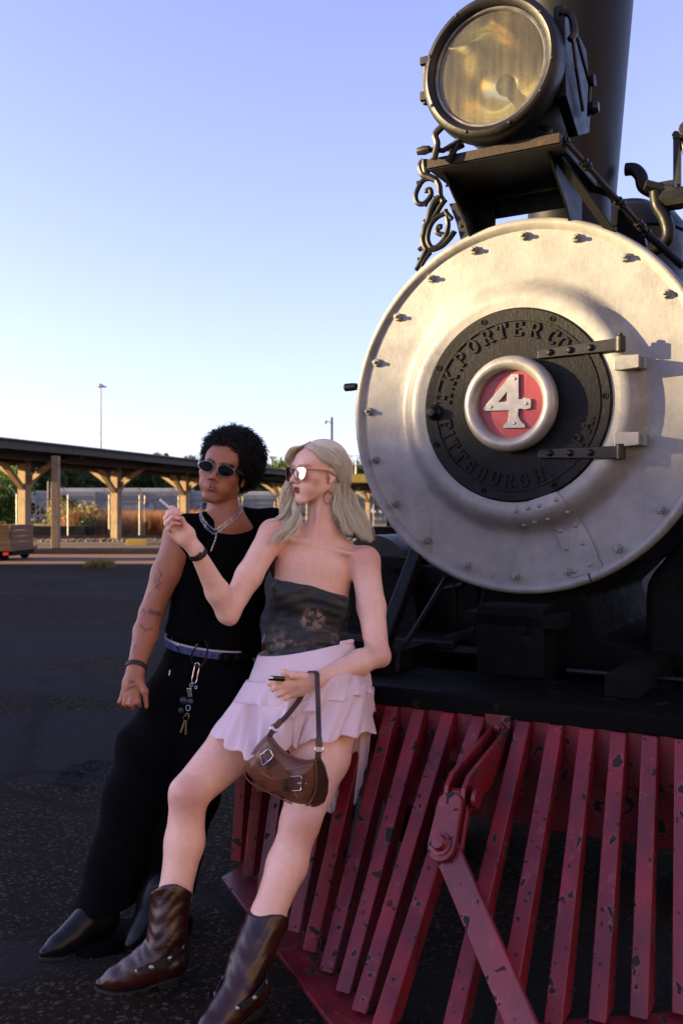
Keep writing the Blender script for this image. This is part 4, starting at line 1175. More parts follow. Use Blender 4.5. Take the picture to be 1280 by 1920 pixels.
# clevis and drawbar
BA = Vector((.148, -1.005, .43)); BB = Vector((.475, -1.26, .10)); bd = (BB - BA).normalized()
mb = MB(); mb.beam(Vector((PX + .018, -.93, .56)), Vector((PX + .012, -.965, .44)), .030, .026, up=(1, 0, 0)); mb.beam(Vector((PX + .014, -.985, .505)), Vector((PX + .005, -1.025, .440)), .022, .018, up=(1, 0, 0)); mb.build('drawbar_link', M['red'], loco, bevel=.004)
def slab(name, cx, w0, w1, a_, b_, th, rounded=True, nrm=None):
    d = (b_ - a_).normalized(); L = (b_ - a_).length
    n_ = Vector((-.25, -1, .75)); n_ = (n_ - d * n_.dot(d)).normalized(); s_ = d.cross(n_)
    poly = [(s_x, 0) for s_x in ()]
    poly = [(w0 * math.cos(R(t)), w0 * math.sin(R(t))) for t in range(180, 361, 20)]
    poly = [(x, y) for x, y in poly] + [(w1, L), (-w1, L)]
    mb = MB(); mb.prism(poly, a_, s_, d, n_ * th)
    return mb.build(name, M['red'], loco, bevel=.004), n_, s_
_, nn_, ss_ = slab('drawbar', 0, .036, .036, BA, BB, .018)
mb = MB()
ov_ = [(.036 * math.cos(R(t)), -.105 + .030 * math.sin(R(t))) for t in range(180, 361, 20)] + [(.040 * math.cos(R(t)), .005 + .040 * math.sin(R(t))) for t in range(0, 181, 20)]
upv = (Vector((PX + .014, -.95, .56)) - BA).normalized(); upv = (upv - nn_ * upv.dot(nn_)).normalized(); sx_ = upv.cross(nn_)
ov_ = [(x, -y) for x, y in ov_]
mb.prism(ov_, BA + nn_ * .0185, sx_, upv, nn_ * .018); mb.prism(ov_, BA - nn_ * .020, sx_, upv, nn_ * .0185)
mb.build('drawbar_clevis', M['red'], loco, bevel=.004)
mb = MB(); mb.lathe([(0, 0), (.030, 0), (.030, .004), (.022, .005), (.019, .012), (.017, .020), (0, .021)], BA + nn_ * .037, nn_, 20); mb.build('drawbar_pin', M['red'], loco, smooth=True, angle=30)

# --- underframe
mb = MB(); mb.prism([(-.42, .72), (.42, .72), (.42, .80), (.24, .86), (.20, 1.0), (.34, 1.14), (-.34, 1.14), (-.20, 1.0), (-.24, .86), (-.42, .80)], (0.02, .08, 0), (1, 0, 0), (0, 0, 1), (0, .9, 0)); mb.build('saddle', M['near_black'], loco, bevel=.015)
mb = MB(); mb.box((0.03, -.12, .80), (.24, .16, .36)); mb.box((.03, -.13, .93), (.34, .14, .05)); mb.lathe([(0, 0), (.02, 0), (.02, .02), (0, .02)], (.08, -.2, .9), FW, 6); mb.build('king_post', M['near_black'], loco, bevel=.008)
for sg in (-1, 1):
    mb = MB(); mb.box((.03 + sg * .42, 1.2, .70), (.10, 3.2, .22)); mb.build('frame_rail', M['near_black'], loco, bevel=.006)
    mb = MB()
    c_ = (.03 + sg * .72, .55, .88)
    mb.lathe([(0, -.36), (.19, -.36), (.20, -.34), (.20, .34), (.19, .36), (0, .36)], c_, FW, 40)
    mb.box((c_[0], .55, 1.05), (.26, .62, .12)); mb.build('cylinder', M['near_black'], loco, smooth=True, angle=30)
    if sg > 0: continue
    mb = MB(); mb.beam(lp(785, 1030, .03), lp(712, 1225, -.30), .05, .05); mb.build('front_brace', M['iron'], loco, bevel=.006)
    mb = MB(); mb.tube([lp(835, 1085, .05), lp(772, 1190, -.2), lp(745, 1225, -.3), lp(742, 1262, -.33)], .010, 8); mb.build('brace_rod', M['iron'], loco, smooth=True)
mb = MB(); mb.tube([(-.36, .0, .78), (.0, .0, .78)], .022, 8); mb.tube([(.2, -.1, .76), (.9, -.1, .76)], .012, 8); mb.build('brake_shaft', M['iron'], loco)
mb = MB(); mb.box((-.52, .20, .80), (.55, .45, .035)); mb.build('step_plate', M['iron'], loco, bevel=.01)
mb = MB(); mb.prism([(-.62, 1.08), (-.28, 1.06), (-.26, .95), (-.28, .80), (-.62, .80)], (0, .30, 0), (1, 0, 0), (0, 0, 1), (0, .3, 0)); mb.build('valve_chest', M['near_black'], loco, bevel=.03)
mb = MB(); mb.lathe([(0.0, 0), (.17, 0), (.17, .9), (0, .9)], (-.78, .35, 1.03), (0, 1, 0), 32); mb.build('air_reservoir', M['iron'], loco, smooth=True, angle=30)
mb = MB(); mb.tube(px([(815, 1108), (868, 1096)], .3), .011, 6); mb.tube(px([(852, 1095), (852, 1175)], .3), .011, 6); mb.build('linkage', M['iron'], loco)
for sg in (-1, 1):
    for yy in (.55, 1.9, 3.0):
        r_ = .33 if yy < 1 else .5
        mb = MB(); mb.lathe([(0, -.06), (r_ * .82, -.06), (r_, -.06), (r_, .07), (r_ * .86, .07), (r_ * .8, .03), (0, .03)], (.03 + sg * .52, yy + .5, r_), (sg, 0, 0), 40); mb.build('wheel', M['near_black'], loco, smooth=True, angle=30)
mb = MB(); mb.lathe([(0, 0), (.02, 0), (.03, .03), (.022, .06), (0, .065)], (.80, -.48, .745), (0, 0, 1), 10); mb.tube(spline([(.78, -.48, .80), (.82, -.46, .83), (.86, -.42, .80), (.9, -.4, .70)]), .02, 8); mb.build('air_hose', M['rusty_iron'], loco, smooth=True)

mb = MB(); mb.box((PX, .55, .52), (1.02, 1.5, .34)); mb.build('truck_shade_box', M['near_black'], loco, bevel=.01)  # box added behind the pilot so the slat gaps fall in deep shade
for sg in (-1, 1):
    mb = MB(); mb.lathe([(0, -.05), (.30, -.05), (.34, -.05), (.34, .06), (.30, .07), (.27, .03), (.08, .03), (.08, .08), (0, .08)], (PX + sg * .50, .10, .34), (sg, 0, 0), 48); mb.build('leading_wheel', M['near_black'], loco, smooth=True, angle=30)
mb = MB(); mb.box((PX, .0, .34), (1.0, .10, .10)); mb.build('axle', M['near_black'], loco)
mb = MB(); mb.box((PX, -.12, .57), (1.5, .02, .27)); mb.build('pilot_shade_board', M['near_black'], loco)  # dark board added so the space behind the slats stays black

mb = MB(); mb.prism([(.40, .72), (1.15, .72), (1.15, 1.28), (.80, 1.36), (.55, 1.25), (.40, 1.05)], (0, .16, 0), (1, 0, 0), (0, 0, 1), (0, .7, 0)); mb.build('dark_fill_block', M['near_black'], loco, bevel=.04)  # dark mass added to close the sky gap and keep this side black
mb = MB(); mb.box((.95, 1.9, 1.18), (.5, 2.8, .05)); mb.build('running_board', M['near_black'], loco, bevel=.01)
# ================================================================== IMPLICIT BODY MODELLING
def grid_axis(a, b, h, fine=()):
    # coordinates from a to b with step h, and smaller steps inside the fine intervals (lo, hi, step)
    xs = [a]
    while xs[-1] < b:
        x = xs[-1]; s_ = h
        for lo, hi, st in fine:
            if lo - .004 <= x <= hi: s_ = min(s_, st)
        xs.append(x + s_)
    return np.array(xs, dtype=np.float64)
def smin(a, b, k):
    h = np.clip(.5 + .5 * (b - a) / k, 0, 1)
    return b + (a - b) * h - k * h * (1 - h)
class SDF:
    def __init__(s, ax, ay, az, like=None):
        s.ax, s.ay, s.az = ax, ay, az
        s.f = np.full((len(ax), len(ay), len(az)), .5, dtype=np.float32)
    def clone(s):
        q = SDF.__new__(SDF); q.ax, q.ay, q.az = s.ax, s.ay, s.az; q.f = s.f.copy(); return q
    def block(s, lo, hi):
        r = []
        for a, l, h in zip((s.ax, s.ay, s.az), lo, hi):
            i = max(0, int(np.searchsorted(a, l)) - 1); j = min(len(a), int(np.searchsorted(a, h)) + 1); r.append((i, j))
        (i0, i1), (j0, j1), (k0, k1) = r
        if i1 <= i0 or j1 <= j0 or k1 <= k0: return None
        X = s.ax[i0:i1, None, None]; Y = s.ay[None, j0:j1, None]; Z = s.az[None, None, k0:k1]
        return (slice(i0, i1), slice(j0, j1), slice(k0, k1)), X, Y, Z
    def put(s, fn, lo, hi, k=.01, op='add'):
        m_ = k * 1.5 + .012
        b = s.block([v - m_ for v in lo], [v + m_ for v in hi])
        if b is None: return
        sl, X, Y, Z = b
        d = fn(X, Y, Z).astype(np.float32)
        if op == 'add': s.f[sl] = smin(s.f[sl], d, k)
        elif op == 'sub': s.f[sl] = -smin(-s.f[sl], d, k)
        elif op == 'and': s.f[sl] = -smin(-s.f[sl], -d, k)
    def cap(s, a, b, r1, r2, k=.012, op='add', lat=None, w=1.0):
        a = np.array(a, float); b = np.array(b, float); ab = b - a
        L = None
        if lat is not None:
            L = np.array(lat, float); L /= np.linalg.norm(L)
        R_ = max(r1, r2) * max(1, w)
        c = (1 / w - 1) if L is not None else 0
        def tr(p): return p + L * (p @ L) * c if L is not None else p
        a2, b2 = tr(a), tr(b); ab2 = b2 - a2; den = max(ab2 @ ab2, 1e-9)
        def fn(X, Y, Z):
            if L is not None:
                q = (X * L[0] + Y * L[1] + Z * L[2]) * c
                X, Y, Z = X + q * L[0], Y + q * L[1], Z + q * L[2]
            px_, py_, pz_ = X - a2[0], Y - a2[1], Z - a2[2]
            t = np.clip((px_ * ab2[0] + py_ * ab2[1] + pz_ * ab2[2]) / den, 0, 1)
            return np.sqrt((px_ - t * ab2[0]) ** 2 + (py_ - t * ab2[1]) ** 2 + (pz_ - t * ab2[2]) ** 2) - (r1 + (r2 - r1) * t)
        s.put(fn, np.minimum(a, b) - R_, np.maximum(a, b) + R_, k, op)
    def ell(s, c, r, fr=None, k=.012, op='add'):
        c = np.array(c, float); r = np.array(r, float)
        A = np.eye(3) if fr is None else np.array([list(v) for v in fr], float)   # rows: the three axes
        R_ = r.max()
        def fn(X, Y, Z):
            x, y, z = X - c[0], Y - c[1], Z - c[2]
            u = [(x * A[i][0] + y * A[i][1] + z * A[i][2]) for i in range(3)]
            k0 = np.sqrt(sum((u[i] / r[i]) ** 2 for i in range(3))); k1 = np.sqrt(sum((u[i] / r[i] ** 2) ** 2 for i in range(3))) + 1e-9
            return k0 * (k0 - 1) / k1
        s.put(fn, c - R_, c + R_, k, op)
    def path(s, pts, rad, k=.012, lat=None, w=1.0):
        for i in range(len(pts) - 1): s.cap(pts[i], pts[i + 1], rad[i], rad[i + 1], k, 'add', lat, w)
    def plane(s, p, n, k=.004):            # keep the side the normal points away from
        p = np.array(p, float); n = np.array(n, float); n /= np.linalg.norm(n)
        d = ((s.ax[:, None, None] - p[0]) * n[0] + (s.ay[None, :, None] - p[1]) * n[1] + (s.az[None, None, :] - p[2]) * n[2]).astype(np.float32)
        s.f = -smin(-s.f, -d, k)
    def trim(s, lo, hi):
        sl, X, Y, Z = s.block(lo, hi)
        m_ = np.full(s.f.shape, .5, np.float32); m_[sl] = s.f[sl]; s.f = m_
    def mesh(s, name, smooth_it=2, disp=None):
        f = s.f; sg = f < 0
        a = sg[:-1, :-1, :-1]
        cnt = np.zeros(a.shape, np.int8)
        for dx in (0, 1):
            for dy in (0, 1):
                for dz in (0, 1):
                    cnt += sg[dx:dx + a.shape[0], dy:dy + a.shape[1], dz:dz + a.shape[2]]
        act = (cnt > 0) & (cnt < 8)
        I, J, K = np.nonzero(act)
        idx = np.full(a.shape, -1, np.int32); idx[I, J, K] = np.arange(len(I))
        P = np.zeros((len(I), 3)); W = np.zeros(len(I))
        corners = [(x, y, z) for x in (0, 1) for y in (0, 1) for z in (0, 1)]
        for c1 in corners:
            for ax_ in range(3):
                if c1[ax_] == 1: continue
                c2 = list(c1); c2[ax_] = 1
                f1 = f[I + c1[0], J + c1[1], K + c1[2]]; f2 = f[I + c2[0], J + c2[1], K + c2[2]]
                m_ = (f1 < 0) != (f2 < 0)
                t = np.where(m_, f1 / np.where(m_, f1 - f2, 1), 0)
                q = [s.ax[I + c1[0]], s.ay[J + c1[1]], s.az[K + c1[2]]]
                q2 = [s.ax[I + c2[0]], s.ay[J + c2[1]], s.az[K + c2[2]]]
                for d in range(3): P[:, d] += np.where(m_, q[d] + (q2[d] - q[d]) * t, 0)
                W += m_
        P /= W[:, None]
        quads = []
        for ax_ in range(3):
            sl1 = [slice(None)] * 3; sl2 = [slice(None)] * 3
            sl1[ax_] = slice(0, -1); sl2[ax_] = slice(1, None)
            e = sg[tuple(sl1)] != sg[tuple(sl2)]
            o1, o2 = [d for d in range(3) if d != ax_]
            cut = [slice(None)] * 3; cut[o1] = slice(1, -1); cut[o2] = slice(1, -1)
            ei = np.nonzero(e[tuple(cut)])
            c = [ei[0].copy(), ei[1].copy(), ei[2].copy()]
            c[o1] += 1; c[o2] += 1
            inside = sg[c[0], c[1], c[2]]
            def cell(d1, d2):
                q = [c[0], c[1], c[2]]; q[o1] = q[o1] - d1; q[o2] = q[o2] - d2
                return idx[q[0], q[1], q[2]]
            v = np.stack([cell(1, 1), cell(0, 1), cell(0, 0), cell(1, 0)], 1)
            flip = inside if ax_ != 1 else ~inside
            v = np.where(flip[:, None], v, v[:, ::-1])
            quads.append(v)
        Q = np.concatenate(quads); Q = Q[(Q >= 0).all(1)]
        for _ in range(smooth_it):
            acc = np.zeros_like(P); n_ = np.zeros(len(P))
            for i_ in range(4):
                np.add.at(acc, Q[:, i_], P[Q[:, (i_ + 1) % 4]] + P[Q[:, i_ - 1]]); np.add.at(n_, Q[:, i_], 2)
            P = P * .5 + .5 * acc / np.maximum(n_, 1)[:, None]
        if disp is not None:
            e1 = P[Q[:, 2]] - P[Q[:, 0]]; e2 = P[Q[:, 3]] - P[Q[:, 1]]; fn = np.cross(e1, e2)
            N = np.zeros_like(P)
            for i_ in range(4): np.add.at(N, Q[:, i_], fn)
            N /= np.linalg.norm(N, axis=1)[:, None] + 1e-12
            P = P + N * disp(P, N)[:, None]
        me = np_mesh(name, P, Q, True)
        return me
def mesh_co(me):
    a = np.empty(len(me.vertices) * 3, np.float32); me.vertices.foreach_get('co', a); return a.reshape(-1, 3)
def paint(me, col):
    ca_ = me.color_attributes.new('Paint', 'FLOAT_COLOR', 'POINT')
    ca_.data.foreach_set('color', np.concatenate([col, np.ones((len(col), 1))], 1).astype(np.float32).ravel())
def blob(P, c, r, soft=.35):
    d = np.linalg.norm((P - np.array(c)) / np.array(r), axis=1)
    return np.clip((1 - d) / soft + .5, 0, 1)[:, None]
class Frame:                                   # head frame: side (person's left), forward, up
    def __init__(s, o, f, u):
        s.o = np.array(o, float); f = np.array(f, float); f /= np.linalg.norm(f)
        u = np.array(u, float); u -= f * (u @ f); u /= np.linalg.norm(u)
        s.f, s.u = f, u; s.s = np.cross(u, f)      # person's left hand side
    def __call__(s, a, b, c): return s.o + s.s * a + s.f * b + s.u * c
    def axes(s): return (s.s, s.f, s.u)
    def local(s, P): d = P - s.o; return np.stack([d @ s.s, d @ s.f, d @ s.u], 1)
def build_head(S, H, k_=1.0, fem=False):
    A = H.axes(); e = lambda c, r, k=.012, op='add': S.ell(H(*[x * k_ for x in c]), [x * k_ for x in r], A, k, op)
    cp = lambda a, b, r1, r2, k=.010, op='add': S.cap(H(*[x * k_ for x in a]), H(*[x * k_ for x in b]), r1 * k_, r2 * k_, k, op)
    jw = .86 if fem else 1.0
    e((0, -.014, .036), (.073, .092, .076), .01)
    e((0, .026, -.022), (.063 * (.97 if fem else 1), .064, .070), .02)
    e((0, .050, .040), (.055, .040, .038), .02)
    for m_ in (-1, 1):
        cp((m_ * .052 * jw, .004, -.052), (m_ * .017, .066, -.094), .017, .013, .02)
        e((m_ * .043, .058, -.020), (.020, .018, .016), .02)
        e((m_ * .030, .062, -.055), (.022, .018, .022), .02)
    e((0, .066, -.096), (.021 if fem else .026, .019, .017), .015)
    cp((-.032, .083, .022), (.032, .083, .022), .0095, .0095, .014)
    for m_ in (-1, 1):
        e((m_ * .031, .100, .000), (.017, .013, .011), .010, 'sub')
        e((m_ * .031, .074, -.001), (.0135, .0135, .0125), .003)
        cp((m_ * .018, .084, .0), (m_ * .043, .078, .0), .0045, .004, .004)
    # nose
    cp((0, .086, .012), (0, .108, -.028), .0065, .0085, .008)
    e((0, .111, -.031), (.0085 if fem else .011, .009, .008), .006)
    for m_ in (-1, 1):
        e((m_ * (.0105 if fem else .0145), .100, -.036), (.0065 if fem else .0085, .009, .0065), .005)
        e((m_ * .007, .104, -.0425), (.0035, .005, .003), .002, 'sub')
    # lips
    e((0, .078, -.064), (.027, .015, .022), .016)
    w = .0225 if fem else .0255; t = 1.0 if fem else 1.25
    for m_ in (-1, 1):
        cp((m_ * w, .0835, -.0625), (m_ * .006, .0935, -.0575), .0022, .0044 * t, .004)
        cp((m_ * w * .9, .0835, -.0640), (m_ * .004, .0920, -.0685), .0022, .0052 * t, .004)
    if fem: e((0, .100, -.0632), (.014, .010, .0030), .002, 'sub')
    else: e((0, .102, -.0632), (.021, .010, .0014), .0025, 'sub')
    e((0, .094, -.0805), (.016, .007, .006), .008, 'sub')
    # ears
    for m_ in (-1, 1):
        e((m_ * .0735, -.010, -.006), (.0065, .017, .028), .004)
        e((m_ * .0800, -.005, -.004), (.0050, .0095, .016), .003, 'sub')
        e((m_ * .0725, -.002, -.031), (.0055, .008, .008), .004)
def face_paint(P, H, base, k_=1.0, lip=(.35, .10, .09), brow=(.03, .02, .015), fem=False):
    col = np.tile(np.array(base, float), (len(P), 1))
    q = H.local(P) / k_
    near = (np.abs(q) < .14).all(1)
    def mixin(mask, c, a=1.0):
        nonlocal col
        m_ = mask * a * near[:, None]; col = col * (1 - m_) + np.array(c) * m_
    for m_ in (-1, 1):
        mixin(blob(q, (m_ * .046, .062, -.022), (.026, .05, .022), .9), (base[0] * 1.0, base[1] * .72, base[2] * .70), .45)
        # brows
        for t in np.linspace(0, 1, 5):
            mixin(blob(q, (m_ * (.016 + .030 * t), .088 - .012 * t, .0195 + .004 * math.sin(t * 3)), (.0075, .02, .0036 if fem else .0055), .5), brow, .85 if not fem else .45)
        mixin(blob(q, (m_ * .031, .088, .0), (.014, .02, .007), .5), (.05, .03, .03), .6)
    mixin(blob(q, (0, .112, -.032), (.014, .02, .012), 1.0), (base[0], base[1] * .75, base[2] * .72), .35)
    w = .0235 if fem else .0265
    mixin(blob(q, (0, .098, -.0580), (w, .022, .0062 if fem else .0075), .35), lip, .95)
    mixin(blob(q, (0, .098, -.0690), (w * .86, .022, .0078 if fem else .0092), .35), lip, .95)
    mixin(blob(q, (0, .100, -.0635), (w * .92, .022, .0028 if fem else .0016), .5), (.03, .006, .006), .9)
    return col
def m_skin(name, rough=.45, sub=.12):
    m_ = NT(name)
    at_ = m_.n('ShaderNodeAttribute'); at_.attribute_name = 'Paint'
    f = m_.ramp(m_.noise(55, 4, .6), [(.3, 0.0), (.7, 1.0)])
    col = m_.mix(m_.math('MULTIPLY', f, .16), at_.outputs['Color'], rgb(.34, .11, .07))
    f2 = m_.ramp(m_.noise(11, 5, .6), [(.42, 0.0), (.66, 1.0)])
    col = m_.mix(m_.math('MULTIPLY', f2, .22), col, m_.mix(1.0, col, rgb(1.0, .72, .66), 'MULTIPLY'))
    sp = m_.ramp(m_.noise(130, 2, .5), [(.70, 0.0), (.74, 1.0)])
    col = m_.mix(m_.math('MULTIPLY', sp, .30), col, rgb(.25, .09, .05))
    m_.set(col=col, rough=rough, sub=sub, spec=.4, normal=m_.bump(m_.noise(420, 3, .6), .16, .001, m_.bump(m_.noise(38, 4, .55), .14, .004)))
    m_.b.inputs['Subsurface Radius'].default_value = (.012, .004, .002)
    m_.b.inputs['Subsurface Scale'].default_value = 1.0
    return m_.m
def fingers(S, defs, k=.004):
    for pts, r0, r1 in defs:
        r0 *= .92; r1 *= .90
        P = [np.array(at(*p)) for p in pts]; n = len(P)
        for q_ in P[1:-1]: S.ell(q_, (r0 * 1.02, r0 * 1.02, r0 * 1.02), None, .003)
        rr = [r0 + (r1 - r0) * i / (n - 1) for i in range(n)]
        for i in range(n - 1): S.cap(P[i], P[i + 1], rr[i], rr[i + 1], k if i else .008)
W3 = lambda *p: np.array(at(*p))

# ================================================================== PERSON 1: woman
M['skin_pale'] = m_skin('pale_skin', .42, .15)
BASE_W = (.86, .53, .39)
def nrm(v): v = np.array(v, float); return v / np.linalg.norm(v)
HW = Frame(W3(597, 887, 3.09), (-.80, -.60, .03), (.07, .02, 1))
fx = [(HW.o[0] - .125, HW.o[0] + .10, .0026), (-.54, -.44, .0032), (-.215, -.07, .0034)]
fy = [(HW.o[1] - .12, HW.o[1] + .10, .0032), (2.72, 2.86, .0034)]
fzz = [(HW.o[2] - .125, HW.o[2] + .04, .0026), (1.16, 1.32, .0034), (.73, .82, .0034)]
SW = SDF(grid_axis(-.62, .22, .0055, fx), grid_axis(2.22, 3.30, .0055, fy), grid_axis(.0, 1.60, .0055, fzz))
build_head(SW, HW, .93, True)
lat_t = nrm((1, .16, -.28))                       # shoulder line, viewer's left to right
nb = W3(606, 1008, 3.12)
SW.cap(HW(0, -.020, -.045), nb + (0, -.01, .01), .0455, .050, .02)
SW.cap(HW(.030, .0, -.055), W3(588, 1010, 3.06), .011, .008, .012); SW.cap(HW(-.030, -.0, -.055), W3(583, 1008, 3.06), .010, .008, .012)
shR, shL = W3(512, 1000, 3.07), W3(684, 1052, 3.10)
# trapezius, clavicles, chest
SW.cap(nb, shR + (0.03, .01, .0), .045, .034, .035); SW.cap(nb + (.01, 0, 0), shL + (-.03, .01, .0), .045, .036, .035)
SW.cap(W3(583, 1018, 3.05), W3(528, 1008, 3.045), .006, .006, .022); SW.cap(W3(594, 1021, 3.05), W3(662, 1040, 3.065), .006, .006, .022)
SW.cap(W3(590, 1062, 3.11), W3(580, 1130, 3.10), .088, .082, .03, lat=lat_t, w=1.50)
SW.cap(W3(580, 1130, 3.10), W3(575, 1195, 3.05), .082, .084, .03, lat=lat_t, w=1.42)
SW.cap(W3(577, 1200, 3.06), W3(583, 1270, 3.02), .088, .095, .03, lat=lat_t, w=1.42)
SW.ell(shR, (.044, .046, .044), None, .025); SW.ell(shL, (.047, .048, .047), None, .025)
elR, wrR = W3(428, 1148, 2.96), W3(368, 1032, 2.83)
elL, wrL = W3(708, 1228, 2.97), W3(590, 1276, 2.76)
SW.path([shR, shR * .45 + elR * .55, elR], [.045, .042, .036], .02); SW.path([elR, elR * .66 + wrR * .34, wrR], [.037, .0375, .0225], .015)
SW.ell(elR + (.006, .006, -.022), (.019, .020, .020), None, .014); SW.ell(elL + (.018, .006, -.012), (.020, .022, .022), None, .014)
SW.path([shL, shL * .5 + elL * .5, elL], [.048, .045, .037], .02); SW.path([elL, elL * .70 + wrL * .30, wrL], [.038, .0385, .0225], .015)
# raised right hand
pk = W3(348, 1004, 2.82)
SW.path([wrR, pk, W3(326, 990, 2.815)], [.021, .026, .022], .012, lat=nrm((.6, .2, .75)), w=1.0)
SW.path([W3(352, 1000, 2.81), W3(333, 975, 2.81)], [.020, .017], .014)
SW.path([wrR, W3(345, 1012, 2.81), W3(330, 1003, 2.81)], [.018, .018, .014], .012)
fingers(SW, [([(334, 982, 2.82), (317, 962, 2.80), (322, 953, 2.775), (335, 956, 2.765)], .0098, .0066),
             ([(330, 988, 2.82), (312, 972, 2.79), (322, 962, 2.765), (336, 964, 2.758)], .0098, .0068),
             ([(328, 995, 2.82), (313, 982, 2.785), (324, 971, 2.76), (337, 973, 2.755)], .0096, .0066),
             ([(328, 1002, 2.82), (318, 991, 2.785), (326, 981, 2.765), (336, 982, 2.762)], .0088, .0060),
             ([(350, 995, 2.80), (340, 975, 2.79), (329, 965, 2.79), (326, 953, 2.79)], .0115, .0068)])
# left hand holding a lighter
SW.path([wrL, W3(560, 1277, 2.745), W3(536, 1282, 2.730)], [.0225, .030, .027], .012, lat=nrm((.2, .5, 1)), w=.9)
SW.path([wrL, W3(560, 1292, 2.750), W3(540, 1298, 2.740)], [.020, .021, .018], .014)
fingers(SW, [([(538, 1276, 2.720), (518, 1278, 2.705), (506, 1281, 2.715), (512, 1283, 2.735)], .0105, .0080),
             ([(538, 1285, 2.720), (517, 1289, 2.705), (511, 1292, 2.730), (522, 1290, 2.750)], .0102, .0078),
             ([(541, 1294, 2.720), (524, 1300, 2.710), (522, 1303, 2.730), (532, 1299, 2.750)], .0098, .0074),
             ([(546, 1301, 2.730), (535, 1308, 2.720), (536, 1309, 2.740), (545, 1304, 2.760)], .0088, .0068),
             ([(572, 1268, 2.730), (548, 1266, 2.705), (533, 1262, 2.698), (526, 1257, 2.698)], .0135, .0078)])
# legs
hR, kR, aR = W3(538, 1300, 2.98), W3(354, 1488, 2.67), W3(312, 1790, 2.57)
hL, kL, aL = W3(634, 1310, 2.97), W3(563, 1540, 2.61), W3(466, 1820, 2.42)
for h_, k_, a_, nx_ in ((hR, kR, aR, 0), (hL, kL, aL, 1)):
    SW.path([h_, h_ * .5 + k_ * .5, k_], [.085, .084, .056], .03)
    SW.ell(k_ + np.array((0, -.024, .008)), (.030, .030, .032), None, .014); SW.ell(k_ + np.array((0, -.030, -.034)), (.017, .020, .016), None, .012)
    SW.cap(k_ + np.array((0, -.026, -.04)), k_ * .45 + a_ * .55 + np.array((0, -.022, 0)), .018, .014, .022)
    SW.path([k_, k_ * .68 + a_ * .32 + np.array((0.006, .012, 0)), k_ * .35 + a_ * .65, a_], [.051, .0545, .044, .034], .02)
wme = SW.mesh('person', 2)
P = mesh_co(wme)
colw = face_paint(P, HW, BASE_W, .93, (.24, .030, .030), (.16, .09, .05), True)
def tint(col, mask, c, a): m_ = mask * a; return col * (1 - m_) + np.array(c) * m_
red_ = (.52, .19, .135)
for k_ in (kR, kL): colw = tint(colw, blob(P, k_ + np.array((0, -.04, -.005)), (.05, .05, .055), .9), (.48, .19, .14), .55)
colw = tint(colw, blob(P, shL + (.0, -.03, .02), (.07, .07, .06), 1.0), red_, .45)
colw = tint(colw, blob(P, shR + (.0, -.03, .02), (.06, .07, .05), 1.0), red_, .35)
colw = tint(colw, blob(P, elL, (.06, .06, .06), 1.0), red_, .4)
for c_, r_ in ((W3(335, 975, 2.77), (.03, .05, .03)), (W3(530, 1285, 2.78), (.04, .05, .035))): colw = tint(colw, blob(P, c_, r_, 1.0), (.50, .19, .15), .45)
paint(wme, colw)
woman = link('person', wme, None, M['skin_pale'])
tag(woman, 'blonde woman in dark strapless top and pale pink ruffled skirt, one hand raised with cigarette', 'person')

M['top_print'] = NT('dark_painterly_print')
_m = M['top_print']
_p = _m.mapping((1, 1, 1.0))
_c = _m.mix(_m.ramp(_m.noise(6, 6, .65, _m.mapping((1, 1, 2.2)), .6), [(.38, 0.0), (.66, 1.0)]), rgb(.002, .0023, .0022), rgb(.014, .018, .015))
_c = _m.mix(_m.ramp(_m.noise(22, 5, .7, _m.mapping((1, 1, 3))), [(.60, 0.0), (.72, .7)]), _c, rgb(.12, .13, .11))
_sx = _m.n('ShaderNodeSeparateXYZ'); _m.L(_m.co, _sx.inputs[0])
_low = _m.ramp(_sx.outputs[2], [(.0, 1.0), (1.0, 0.0)])
_g = _m.n('ShaderNodeMapRange'); _m.L(_sx.outputs[2], _g.inputs[0]); _g.inputs[1].default_value = .96; _g.inputs[2].default_value = .88; _g.inputs[3].default_value = 0; _g.inputs[4].default_value = 1
_bl = _m.math('MULTIPLY', _g.outputs[0], _m.ramp(_m.noise(24, 4, .6, None, .8), [(.50, 0.0), (.62, 1.0)]))
_c = _m.mix(_m.math('MULTIPLY', _bl, .8), _c, _m.mix(_m.ramp(_m.noise(48, 3), [(.4, 0.0), (.6, 1.0)]), rgb(.22, .13, .10), rgb(.055, .03, .03)))
_g2 = _m.n('ShaderNodeVectorMath', operation='DISTANCE'); _m.L(_m.co, _g2.inputs[0]); _g2.inputs[1].default_value = tuple(W3(585, 1160, 2.99))
_f2 = _m.ramp(_m.math('ADD', _g2.outputs['Value'], _m.math('MULTIPLY', _m.noise(30, 4), .03)), [(.045, 1.0), (.062, 0.0)])
_c = _m.mix(_m.math('MULTIPLY', _f2, _m.ramp(_m.noise(45, 4, .6), [(.45, .0), (.55, 1.0)])), _c, rgb(.25, .15, .10))
_g3 = _m.n('ShaderNodeVectorMath', operation='DISTANCE'); _m.L(_m.co, _g3.inputs[0]); _g3.inputs[1].default_value = tuple(W3(503, 1092, 3.04))
_c = _m.mix(_m.ramp(_m.math('ADD', _g3.outputs['Value'], _m.math('MULTIPLY', _m.noise(30, 4), .04)), [(.035, .8), (.085, 0.0)]), _c, rgb(.17, .21, .23))
_m.set(col=_c, rough=.55, sheen=.1, normal=_m.bump(_m.noise(14, 4, .6, _m.mapping((1, 1, 4))), .35, .006)); M['top_print'] = _m.m
